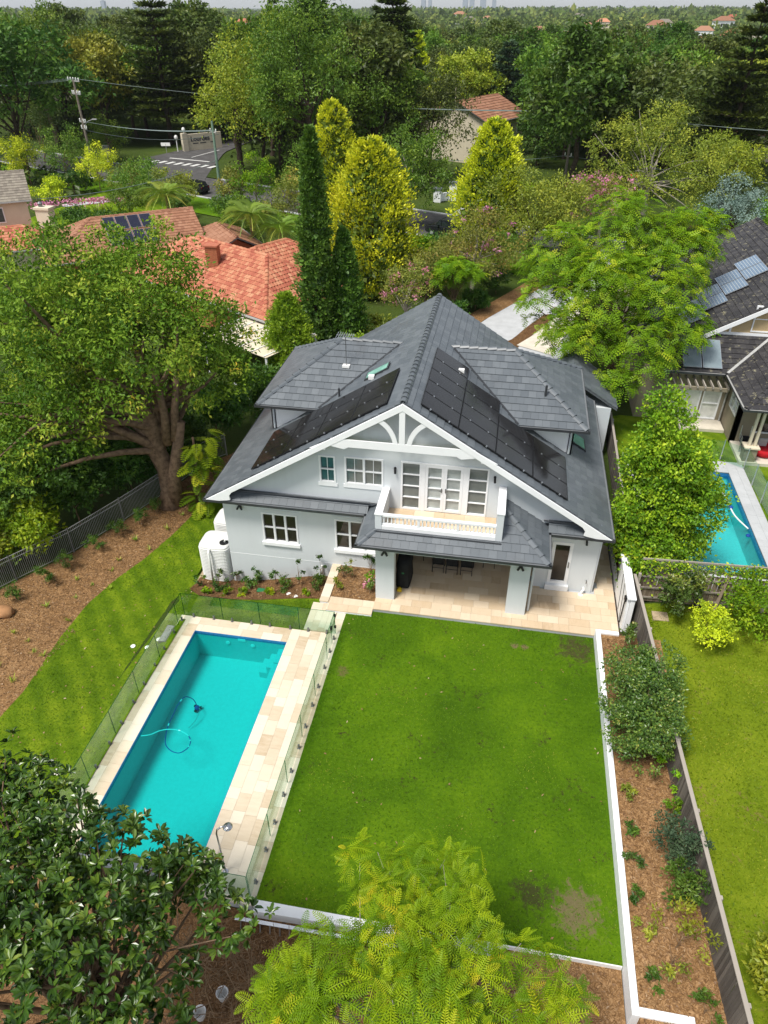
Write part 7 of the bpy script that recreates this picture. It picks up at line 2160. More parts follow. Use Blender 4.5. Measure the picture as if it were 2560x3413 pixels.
# clipped tree in the bed by the lawn
blob_tree(22, 'clipped_tree', 'boxy dark leaved clipped tree in the raised bed at the lawn edge', (5.6, 16.2, 0.42),
          [(5.15, 15.5, 1.55, 0.78), (6.05, 15.6, 1.5, 0.78), (5.15, 16.6, 1.7, 0.80), (6.05, 16.8, 1.75, 0.80), (5.6, 16.2, 2.45, 0.95, 1.15, 0.85), (5.25, 17.4, 2.2, 0.75), (6.1, 17.5, 2.3, 0.75), (5.6, 15.2, 2.2, 0.75), (5.6, 14.9, 1.3, 0.6)],
          ['leaf_hedge'], 24000, 0.09, 0.05, (5.6, 16.2, 2.4), 0.07, 'bark', sig=0.10, shell=0.12, low=-0.8, tint=0.35)
# shrubs of the raised bed
BR_ = [(6.2, 12.2, 1.5, 0.68, 'leaf_cedar', 1800, 'grey green rounded shrub against the paling fence halfway along the bed'), (6.25, 10.9, 1.2, 0.55, 'leaf_deep', 1300, 'leafy green shrub against the paling fence below the grey green one'), (6.05, 14.9, 1.1, 0.3, 'leaf_jac', 260, 'thin young shrub below the clipped tree'), (6.35, 14.3, 1.0, 0.35, 'leaf_jac', 260, 'thin young shrub at the fence below the clipped tree'),
       (6.3, 13.4, 0.7, 0.35, 'leaf_ficus', 260, 'small leafy shrub at the fence above the grey green one'), (5.9, 9.6, 1.3, 0.75, 'leaf_yellow_bg', 420, 'sparse yellowing shrub with bare stems near the bed end'), (5.65, 9.1, 1.2, 0.6, 'leaf_olive', 200, 'sparse small tree with bare fork at the bed end'), (6.3, 8.2, 0.6, 0.3, 'leaf_deep', 260, 'small dark shrub at the bottom corner of the bed'),
       (5.07, 13.9, 0.3, 0.25, 'leaf_olive', 160, 'prostrate olive plant beside the white wall, first below the tree'), (5.06, 12.8, 0.3, 0.26, 'leaf_deep', 160, 'prostrate green plant beside the white wall, second below the tree'), (5.08, 11.75, 0.3, 0.26, 'leaf_hedge', 160, 'prostrate dark plant beside the white wall, third below the tree'), (5.02, 10.7, 0.35, 0.2, 'leaf_deep', 160, 'small tufted plant beside the white wall, fourth below the tree'), (5.15, 9.9, 0.35, 0.3, 'leaf_olive', 160, 'spreading olive plant near the wall bend'), (5.2, 8.7, 0.4, 0.22, 'leaf_deep', 160, 'small dark plant above the wall corner'), (5.6, 20.2, 1.1, 0.42, 'leaf_hedge', 420, 'open shrub at the top corner of the raised bed by the gate')]
for i, (x, y, h, r, m_, n, lb) in enumerate(BR_):
    shrub(200 + i, 'garden_shrub', lb, (x, y), h, r, m_, n, 0.11, 0.05, z=0.42, squash=1.0)
# neighbour's garden on the right
NB = [(7.9, 22.4, 2.3, 0.75, 'leaf_hedge', 2200, 0.14, 'glossy camellia shrub in front of the lattice fence'), (8.6, 20.9, 1.7, 0.95, 'leaf_gold', 2300, 0.11, 'round yellow green citrus bush on the neighbouring lawn'), (10.3, 22.0, 2.1, 1.15, 'leaf_jac', 2600, 0.13, 'bright green feathery bush right of the citrus bush'), (11.6, 22.2, 2.3, 1.2, 'leaf_ficus', 2600, 0.13, 'green bush at the right picture edge by the lattice fence'), (8.2, 9.3, 2.2, 1.0, 'leaf_yellow_bg', 2600, 0.13, 'yellow edged leafy shrub right of the paling fence near the bottom corner'), (8.3, 7.6, 2.0, 1.1, 'leaf_deep', 2200, 0.13, 'dark leafy shrub at the bottom right corner beyond the fence')]
for i, (x, y, h, r, m_, n, L_, lb) in enumerate(NB):
    shrub(230 + i, 'garden_shrub', lb, (x, y), h, r, m_, n, L_, L_ * 0.55, k=8)
tag(MB().box(6.9, 7.5, 22.0, 22.5, 0.29, 0.36).build('flagstone', 'sandstone'), 'flat pale stone lying in the neighbouring grass by the fence', 'stone')
# creeper over the lattice fence
rng = np.random.default_rng(31)
n = 6500
t = np.clip(rng.beta(0.9, 0.8, n), 0, 1); dens = np.sin(t * 17) * 0.5 + np.sin(t * 41 + 1) * 0.4
keep = rng.random(n) < 0.45 + 0.4 * dens; t = t[keep]; n = len(t)
z = 2.45 - np.abs(rng.normal(size=n)) * 0.55 * (0.4 + rng.random(n)) + 0.25 * (t > 0.55) * rng.random(n)
p = np.stack([6.25 + 8.95 * t, 23.12 + 0.4 * t + rng.normal(size=n) * 0.10, np.clip(z, 0.35, 2.9)], 1)
q = scatter(T_LEAF, p, rng.normal(size=(n, 3)) + (0, -0.3, -0.4), np.tile((0, -0.7, 0.7), (n, 1)) + rng.normal(size=(n, 3)) * 0.6, rng.uniform(0.08, 0.16, n), rng.uniform(0.05, 0.10, n), rng.uniform(0.08, 0.12, n), rng.random(n))
plant_tree('climbing_plant', 'tangled green creeper growing over the lattice fence', 'climber', (0, 0, 0), [q], None, ['leaf_ficus'])
n = 2200
t = rng.random(n); p = np.stack([6.05 + 0.5 * rng.normal(size=n) * 0.4, 23.2 + 2.6 * t, 0.6 + 1.5 * rng.random(n) ** 0.7 + 0.2 * rng.normal(size=n)], 1)
q = scatter(T_LEAF, p, rng.normal(size=(n, 3)), np.tile((-0.3, -0.4, 0.8), (n, 1)) + rng.normal(size=(n, 3)) * 0.5, rng.uniform(0.10, 0.18, n), rng.uniform(0.06, 0.1, n), rng.uniform(0.08, 0.12, n), rng.random(n))
plant_tree('climbing_plant', 'feathery green creeper at the corner behind the white gate', 'climber', (0, 0, 0), [q], None, ['leaf_jac'])

# bright green feathery tree at the right front corner of the house
jb = (6.8, 41.2, 0.1)
frond_tree(24, 'feathery_tree', 'large bright green feathery tree at the far right corner of the house', jb, 10,
           [tuple(np.array(b[:3]) - np.array(jb)) + (b[3], b[3], b[3] * 0.95) for b in ((5.1, 40.6, 7.2, 2.5), (2.9, 43.6, 7.8, 2.3), (9.0, 44.4, 8.2, 2.7), (4.4, 38.9, 4.9, 1.5), (7.4, 38.4, 5.0, 2.0), (2.0, 42.4, 5.9, 1.5), (6.0, 44.6, 9.3, 2.6), (8.2, 41.0, 7.0, 2.3), (9.6, 39.6, 5.6, 1.5), (6.2, 37.4, 3.2, 1.2), (10.6, 46.6, 8.8, 2.0), (3.3, 41.2, 4.6, 1.4), (4.6, 43.5, 6.4, 2.0))],
           'leaf_jac', 1550, 8, 0.52, T_FROND_MID, 'bark', r0=0.2)
jb = (-4.2, 55.4, 0)
frond_tree(25, 'feathery_tree', 'small bright green feathery tree just beyond the roof ridge', jb, 5, [(0, 0, 3.6, 1.3, 1.3, 0.9), (1.3, 0.3, 3.3, 0.9, 0.9, 0.7), (-0.9, 0.4, 3.0, 0.8, 0.8, 0.7)], 'leaf_jac', 170, 9, 0.55, T_FROND_MID, 'bark', r0=0.1)

# foreground: feathery yellow-green tree rising from below the picture
jb = (-0.4, 5.2, -0.6)
frond_tree(26, 'feathery_tree', 'yellow green feathery tree rising in the foreground over the lawn edge', jb, 6,
           [tuple(np.array(b[:3]) - np.array(jb)) + (b[3] * 0.84, b[3] * 0.84, b[3] * 0.55) for b in ((-1.95, 8.1, 4.8, 0.62), (-0.75, 8.05, 4.8, 0.85), (0.35, 8.35, 4.5, 0.75), (-1.3, 7.3, 4.9, 0.8), (0.25, 6.9, 5.1, 0.95), (-0.8, 6.2, 5.5, 0.95), (-2.1, 5.8, 5.3, 0.95), (-0.2, 5.2, 6.0, 1.0), (0.8, 5.7, 5.5, 0.9), (1.75, 6.6, 5.0, 0.6), (1.35, 5.3, 5.2, 0.75), (-2.75, 5.5, 5.0, 0.75), (2.35, 6.05, 4.7, 0.55), (-1.4, 4.8, 6.0, 0.95), (0.3, 4.5, 6.2, 0.9), (-0.4, 7.0, 3.8, 0.9), (-2.6, 4.9, 5.7, 0.7))],
           'leaf_jac_near', 400, 9, 0.42, T_FROND, 'bark_pale', r0=0.12, low=-0.2, droop=0.25)

# foreground: magnolia at lower left
rng = np.random.default_rng(40)
mbase = np.array((-6.8, 4.2, -0.6))
mblobs = [(-9.0, 7.6, 6.3, 0.75), (-9.6, 8.1, 6.6, 0.7), (-8.0, 6.8, 6.8, 1.0), (-6.2, 5.9, 7.0, 1.25), (-4.9, 6.1, 6.4, 0.85), (-4.15, 6.05, 5.9, 0.6), (-7.4, 5.2, 7.2, 1.3), (-5.9, 4.6, 7.0, 1.3), (-8.9, 6.0, 6.6, 1.4), (-6.6, 3.9, 7.2, 1.3), (-8.3, 4.4, 7.2, 1.4), (-4.9, 4.9, 5.6, 0.7), (-4.6, 4.2, 5.6, 0.6), (-5.5, 6.7, 6.2, 0.5), (-5.0, 6.75, 6.0, 0.5), (-6.6, 7.0, 6.2, 0.6), (-3.4, 6.0, 5.6, 0.35), (-9.9, 6.9, 6.2, 1.1), (-5.2, 3.4, 6.6, 0.9)]
B = np.array([b[:3] + (b[3],) * 3 for b in mblobs], float); B[:, :3] -= mbase; B[:, 5] *= 0.8
nr_ = 1150; ar = B[:, 3] ** 2
bi = rng.choice(len(B), nr_, p=ar / ar.sum()); d = ball(rng, nr_, -0.2)
c = B[bi, :3] + d * B[bi, 3:] * np.clip(1.02 - np.abs(rng.normal(size=nr_)) * 0.28, 0.1, 1.15)[:, None]
per = 11; ci = np.repeat(np.arange(nr_), per); m_ = len(ci)
ax = unit(d[ci] * 0.7 + np.array([0, 0, 0.8])); g_ = rng.normal(size=(m_, 3)); g_ -= ax * (g_ * ax).sum(1, keepdims=True); g_ = unit(g_)
X = g_ + ax * rng.uniform(-0.1, 0.9, (m_, 1))
s = rng.uniform(0.13, 0.205, m_); ct = rng.random(nr_)
parts = [scatter(T_MAG, c[ci] + X * 0.02, X, ax + rng.normal(size=(m_, 3)) * 0.2, s, s * 0.44, s, np.clip(ct[ci] * 0.45 + rng.random(m_) * 0.55, 0, 1))]
bd = rng.choice(nr_, 60, replace=False)
parts.append(scatter(T_MAG, np.repeat(c[bd], 3, 0), np.tile((0, 0, 1.0), (180, 1)) + rng.normal(size=(180, 3)) * 0.2, rng.normal(size=(180, 3)), np.full(180, 0.10), np.full(180, 0.06), np.full(180, 0.1), rng.random(180) * 0) + (1,))
tg = [tuple(b[:3]) for b in B] + [tuple(q) for q in c[::14]]
mb = limbs(rng, (0, 0, -0.2), (0.3, 0.8, 5.6), 0.17, tg, 8, 0.3, 0.4)
mag = plant_tree('magnolia_tree', 'dark glossy leaved magnolia filling the lower left foreground', 'tree', tuple(mbase), parts, mb, ['leaf_magnolia', 'bud_yellow'], 'bark')
for (x, y, z) in ((-8.25, 7.75, 6.95), (-9.9, 7.0, 7.15)):
    nn_ = 9; a = np.arange(nn_) * 0.7
    X = np.stack([np.cos(a), np.sin(a), 0.35 + 0 * a], 1)
    q = scatter(T_MAG, np.zeros((nn_, 3)), X, np.tile((0, 0, 1.0), (nn_, 1)), np.full(nn_, 0.11), np.full(nn_, 0.07), np.full(nn_, 0.1), rng.random(nn_))
    o = link('flower', mesh_np('flower', q[0], q[1], ['petal_white'], None, q[2]), mag); o.location = Vector((x, y, z)) - Vector(mbase)
# dead twiggy brush below it
rng = np.random.default_rng(41); mb = MB()
for k in range(330):
    c0 = np.array([rng.uniform(-6.6, -2.9), rng.uniform(4.6, 7.6), rng.uniform(-0.5, 1.6)]); d = unit(rng.normal(size=3) + np.array([0, 0, 0.5])); l = rng.uniform(0.4, 1.3)
    mid = c0 + d * l * 0.5 + rng.normal(size=3) * 0.12
    mb.tube([c0, mid, c0 + d * l], [0.014, 0.010, 0.005], 4, cap=False)
    for _ in range(2):
        e = mid + unit(d + rng.normal(size=3) * 0.8) * l * 0.5; mb.tube([mid, e], [0.008, 0.003], 3, cap=False)
tag(mb.build('dead_brush', 'twig_brown'), 'tangle of dead brown twigs below the magnolia at the bottom edge', 'brush', kind='stuff')

# leaf litter and chips on the beds and a few fallen leaves on the grass
rng = np.random.default_rng(50)
P = []
def rect(n, x0, x1, y0, y1, z=None):
    x = rng.uniform(x0, x1, n); y = rng.uniform(y0, y1, n)
    P.append(np.stack([x, y, ground_z(x, y) + 0.05 if z is None else np.full(n, z)], 1))
rect(5200, 4.85, 6.8, 5.5, 20.6, 0.44); rect(1500, 1.7, 4.5, 4.5, 9.0, -0.12); rect(900, -5.9, -4.2, 21.5, 23.4, 0.12); rect(2600, -6, 2, 6.0, 8.8)
n = 9000; t = rng.random(n); i0 = np.array(resample(FENCE_L[1:8], 200)); i1 = np.array(resample(BED_EDGE[4:12], 200)); kk = (t * 199).astype(int); u = rng.random(n)[:, None]
xy = i0[kk] * (1 - u) + i1[kk] * u; P.append(np.concatenate([xy, (ground_z(xy[:, 0], xy[:, 1]) + 0.045)[:, None]], 1))
n = 3500; x = rng.uniform(-20, -16.3, n); y = rng.uniform(9, 19, n); P.append(np.stack([x, y, ground_z(x, y) + 0.045], 1))
n = 900; x = rng.uniform(-12, -6.4, n); y = rng.uniform(21.8, 23.4, n); P.append(np.stack([x, y, ground_z(x, y) + 0.075], 1))
P = np.concatenate(P); n = len(P)
q = scatter(T_LEAF, P, rng.normal(size=(n, 3)) * (1, 1, 0.15), np.tile((0, 0, 1.0), (n, 1)) + rng.normal(size=(n, 3)) * 0.3, rng.uniform(0.05, 0.13, n), rng.uniform(0.02, 0.05, n), np.full(n, 0.05), np.clip(rng.beta(2, 2, n), 0, 1))
tag(link('leaf_litter', mesh_np('leaf_litter', q[0], q[1], ['leaf_dry'], None, q[2])), 'dry leaf litter and bark chips scattered over the mulch beds', 'leaf litter', kind='stuff')
n = 170; x = np.concatenate([rng.uniform(-5, 4.5, 60), rng.uniform(-16, -12, 110)]); y = np.concatenate([rng.uniform(9.3, 20.8, 60), rng.uniform(9, 26, 110)])
zz = np.where(x > -6, 0.01, ground_z(x, y) + 0.05)
q = scatter(T_LEAF, np.stack([x, y, zz], 1), rng.normal(size=(n, 3)) * (1, 1, 0.1), np.tile((0, 0, 1.0), (n, 1)), rng.uniform(0.07, 0.14, n), rng.uniform(0.03, 0.06, n), np.full(n, 0.05), rng.uniform(0.5, 1, n))
tag(link('fallen_leaves', mesh_np('fallen_leaves', q[0], q[1], ['leaf_dry'], None, q[2])), 'fallen tan leaves dotted over the lawns', 'leaves', kind='stuff')

# grass blades over the lawns
def grass(name, label, P, mat, seed, h=(0.035, 0.08)):
    rng = np.random.default_rng(seed); n = len(P)
    patch = 0.5 + 0.25 * np.sin(P[:, 0] * 1.3 + 2 * np.sin(P[:, 1] * 0.7)) + 0.25 * np.sin(P[:, 1] * 1.7 + P[:, 0] * 0.6)
    s = rng.uniform(*h, n)
    q = scatter(T_LEAF, P, rng.normal(size=(n, 3)) + (0, 0, 0.5), rng.normal(size=(n, 3)) * 0.6 + (0, 0, 1.0), s, s * 0.35, s, np.clip(0.45 * patch + 0.65 * rng.random(n) - 0.05, 0, 1))
    tag(link(name, mesh_np(name, q[0], q[1], [mat], None, q[2])), label, 'grass', kind='stuff')
rng = np.random.default_rng(60)
n = 46000; grass('grass_blades', 'short green grass of the main lawn', np.stack([rng.uniform(-5.15, 4.58, n), rng.uniform(9.13, 20.9, n), np.zeros(n)], 1), 'grass_lawn', 61)
n = 42000; u = rng.random(n)[:, None]; t = (rng.random(n) * 399).astype(int)
A_ = resample(BED_EDGE, 400); B_ = resample([(-11.68, 5.0), (-11.68, 19.4), (-12.0, 21.6), (-12.75, 22.3), (-12.8, 25), (-12.6, 27.5), (-11.2, 27.8), (-11.2, 30.8)], 400)
xy = A_[t] * (1 - u) + B_[t] * u; xy = xy[(xy[:, 0] < -12.6) | (xy[:, 1] < 23.2) | (xy[:, 1] > 26.6)]
x2 = np.stack([rng.uniform(-11.6, -6.5, 4500), rng.uniform(19.5, 21.65, 4500)], 1); xy = np.concatenate([xy, x2])
grass('grass_blades', 'bright green grass of the sloping lawn left of the pool', np.concatenate([xy, (ground_z(xy[:, 0], xy[:, 1]) + 0.035)[:, None]], 1), 'grass_lawn', 62)
n = 32000; x = rng.uniform(6.6, 12.5, n); y = rng.uniform(7, 22.8, n); kp = x > 6.95 - 0.054 * (y - 5.6) + 0.1; x = x[kp]; y = y[kp]
grass('grass_blades', 'yellowish grass of the neighbouring lawn on the right', np.stack([x, y, ground_z(x, y) + 0.03], 1), 'grass_yellow', 63, (0.05, 0.11))

# ------------------------------------------------------------------ trees of the middle distance
conifer(301, 'pencil_conifer', 'tall dark green pencil conifer beyond the left dormer', (-12.6, 46.3), 14.6, 1.45, 'leaf_cypress', 15000, 0.20, 0.10, 0.12, 0.62, sig=0.17, lump=0.2)
conifer(302, 'pencil_conifer', 'shorter dark conifer leaning against the tall pencil conifer on its right', (-10.9, 47.0), 8.6, 1.6, 'leaf_cypress', 9000, 0.20, 0.10, 0.15, 0.7, sig=0.17, lump=0.2)
conifer(303, 'conifer', 'lime green bushy conifer behind the left dormer eave', (-13.7, 42.6), 6.3, 2.0, 'leaf_conifer_lime', 9000, 0.18, 0.09, 0.3, 0.55, sig=0.17)
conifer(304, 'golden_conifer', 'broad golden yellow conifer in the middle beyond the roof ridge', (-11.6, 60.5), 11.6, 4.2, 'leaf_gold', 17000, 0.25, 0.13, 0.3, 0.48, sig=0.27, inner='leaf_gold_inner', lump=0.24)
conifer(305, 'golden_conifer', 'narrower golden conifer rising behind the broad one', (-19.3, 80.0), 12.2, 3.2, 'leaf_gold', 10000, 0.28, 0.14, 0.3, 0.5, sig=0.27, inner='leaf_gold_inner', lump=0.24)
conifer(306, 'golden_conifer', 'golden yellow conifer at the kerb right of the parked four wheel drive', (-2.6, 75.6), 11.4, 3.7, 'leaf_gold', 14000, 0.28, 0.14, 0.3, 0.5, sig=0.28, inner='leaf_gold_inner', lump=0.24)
broadleaf(307, 'bushy_tree', 'dense olive yellow bushy tree right of the golden conifer by the road', (1.6, 71.5), 8.0, 4.4, 'leaf_olive', 10000, 0.26, 0.13, zc=0.52, zr=0.48)
broadleaf(308, 'crepe_myrtle', 'bronze green tree dotted with mauve flowers beyond the roof ridge', (-3.0, 60.0), 6.6, 3.6, 'leaf_crepe', 7500, 0.2, 0.10, zc=0.6, zr=0.42, flower=('flower_pink', 420, 0.16), barkmat='bark_pale')
broadleaf(309, 'crepe_myrtle', 'small pink flowered tree left of the roof ridge behind the conifers', (-7.4, 52.0), 4.6, 2.0, 'leaf_crepe', 3000, 0.16, 0.08, zc=0.62, zr=0.4, flower=('flower_pink', 420, 0.15), barkmat='bark_pale')
broadleaf(310, 'crepe_myrtle', 'rosy pink flowering tree in front of the bare branched tree', (8.5, 78.5), 6.4, 3.9, 'leaf_crepe', 5200, 0.24, 0.12, zc=0.6, zr=0.42, flower=('flower_pink', 1100, 0.2, -0.2), barkmat='bark_pale')
broadleaf(311, 'bushy_tree', 'grey green wispy shrubby tree beside the ridge end of the roof', (-6.4, 57.0), 5.0, 2.6, 'leaf_crepe', 4200, 0.18, 0.07, zc=0.55, zr=0.45)
# tree with bare pale branches
blob_tree(312, 'bare_branched_tree', 'olive leaved old tree with many bare pale branches on the right', (13.4, 85.0, 0), [(13.4, 85, 7.5, 3.0), (9.0, 85, 8.2, 2.6), (18.4, 85, 7.2, 2.8), (14.5, 88, 9.6, 2.6), (8.0, 84, 5.0, 2.0), (20.5, 86, 5.0, 2.2), (12, 83, 5.0, 2.2), (17, 83, 4.4, 2.4), (11, 87, 10.2, 1.8)], ['leaf_olive'], 14000, 0.26, 0.12, (13.6, 85, 5.5), 0.36, 'bark_pale', sig=0.35, extra_limbs=16, shell=0.25, fork=0.7)
broadleaf(313, 'leafy_tree', 'mid green tree with a few dead twigs behind the broad golden conifer', (-11.8, 84.0), 9.6, 4.0, 'leaf_green_bg', 8000, 0.28, 0.15, barkmat='bark_pale', zc=0.55, zr=0.46)
broadleaf(314, 'dark_tree', 'dark dull leaved tree in front of the cream building', (-12.5, 108.0), 12.5, 5.8, 'leaf_euc', 8500, 0.34, 0.17, zc=0.55, zr=0.45)
broadleaf(315, 'tall_tree', 'tall bright green tree with two rounded tops above the pencil conifer', (-26.0, 96.0), 20.5, 5.4, 'leaf_green_bg', 16000, 0.36, 0.18, k=16, zc=0.58, zr=0.44, spread=0.75)
broadleaf(316, 'tall_tree', 'broad yellow green tree over the side street corner', (-38.0, 103.0), 16.5, 6.3, 'leaf_yellow_bg', 14000, 0.34, 0.18, k=14, zc=0.55, zr=0.47, spread=0.72)
broadleaf(317, 'tall_tree', 'yellow olive tree behind the corner of the side street', (-37.0, 126.0), 20.5, 6.4, 'leaf_yellow_bg', 9000, 0.42, 0.22, k=13, zc=0.6, zr=0.42)
broadleaf(318, 'tall_tree', 'wide green tree on the right of the twin topped tall tree', (-19.0, 104.0), 15.5, 5.0, 'leaf_green_bg', 9000, 0.36, 0.18, k=13)
whorl_pine(319, 'norfolk_pine', 'big tiered pine standing high on the left beyond the road', (-62.0, 134.0), 23.5, 7.6, 'leaf_pine', 15, 8, 70, 0.9, 0.34)
whorl_pine(320, 'norfolk_pine', 'slender young tiered pine against the sky left of centre', (-63.0, 205.0), 22.0, 4.6, 'leaf_pine', 10, 6, 40, 1.2, 0.4, bare=0.3, upturn=0.5)
whorl_pine(321, 'tall_pine', 'towering dark pine with long flat tiers right of the tall green tree', (-22.0, 134.0), 23.6, 7.6, 'leaf_pine', 17, 8, 80, 0.95, 0.36)
whorl_pine(322, 'tall_pine', 'tall dark pine with bare leaning trunk at the right picture edge', (26.5, 109.0), 20.6, 6.0, 'leaf_pine', 13, 7, 70, 0.85, 0.34, bare=0.25)
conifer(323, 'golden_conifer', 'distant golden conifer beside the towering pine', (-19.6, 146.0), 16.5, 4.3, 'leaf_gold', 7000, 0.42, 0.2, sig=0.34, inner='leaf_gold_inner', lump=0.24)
broadleaf(324, 'round_tree', 'broad domed green tree at the far left beyond the road', (-78.0, 124.0), 19.5, 6.2, 'leaf_green_bg', 9000, 0.42, 0.22, k=14)
whorl_pine(325, 'cedar_tree', 'blue green cedar behind the cream building', (-4.0, 155.0), 15.0, 6.5, 'leaf_cedar', 11, 8, 70, 0.8, 0.34)
broadleaf(326, 'dark_tree', 'large dark leaved tree right of the cream building', (9.6, 118.0), 16.4, 8.4, 'leaf_deep', 15000, 0.38, 0.2, k=15, zc=0.53, zr=0.46)
palm(327, 'date_palm', 'feather palm with stiff arching fronds beyond the dark tree', (21.5, 124.0), 5.6, 4.6, 54, up=0.9, tr=0.4, mat='leaf_green_bg')
palm(328, 'garden_palm', 'yellow green garden palm in front of the brown roofed house', (-37.0, 76.5), 3.6, 2.9, 26, up=0.8)
palm(329, 'garden_palm', 'drooping garden palm behind the red tiled roof, left crown', (-24.2, 66.6), 4.2, 3.0, 26)
palm(330, 'garden_palm', 'drooping garden palm behind the red tiled roof, right crown', (-21.2, 66.0), 3.4, 2.8, 24)
broadleaf(331, 'bushy_tree', 'blue grey leaved tree right of the bare branched tree', (21.0, 79.0), 6.6, 2.8, 'leaf_blue', 4200, 0.26, 0.1, zc=0.55, zr=0.45)
broadleaf(332, 'leafy_tree', 'fresh green garden tree at the right picture edge above the mossy roof', (28.0, 80.0), 7.0, 4.6, 'leaf_jac', 7000, 0.32, 0.16, zc=0.55, zr=0.45)
broadleaf(333, 'leafy_tree', 'yellow green leafy tree behind the mossy roof', (21.0, 62.0), 5.2, 3.4, 'leaf_green_bg', 5000, 0.26, 0.13, zc=0.55, zr=0.45)
broadleaf(334, 'brown_tree', 'rusty brown leaved tree near the right picture edge', (33.0, 128.0), 12.0, 5.2, 'leaf_crepe', 6500, 0.36, 0.18)
broadleaf(335, 'leafy_tree', 'yellow green tree with loose crown near the right edge below the pine', (24.0, 97.0), 8.6, 3.6, 'leaf_yellow_bg', 5000, 0.3, 0.15)
broadleaf(336, 'dark_tree', 'low dark tree against the wall of the cream building', (-3.2, 112.0), 6.0, 4.2, 'leaf_euc', 5000, 0.34, 0.17, zc=0.5, zr=0.48)
broadleaf(337, 'dark_tree', 'dark leafy tree at the right end of the cream building', (2.5, 124.0), 8.0, 4.0, 'leaf_deep', 4500, 0.36, 0.18, zc=0.5, zr=0.48)
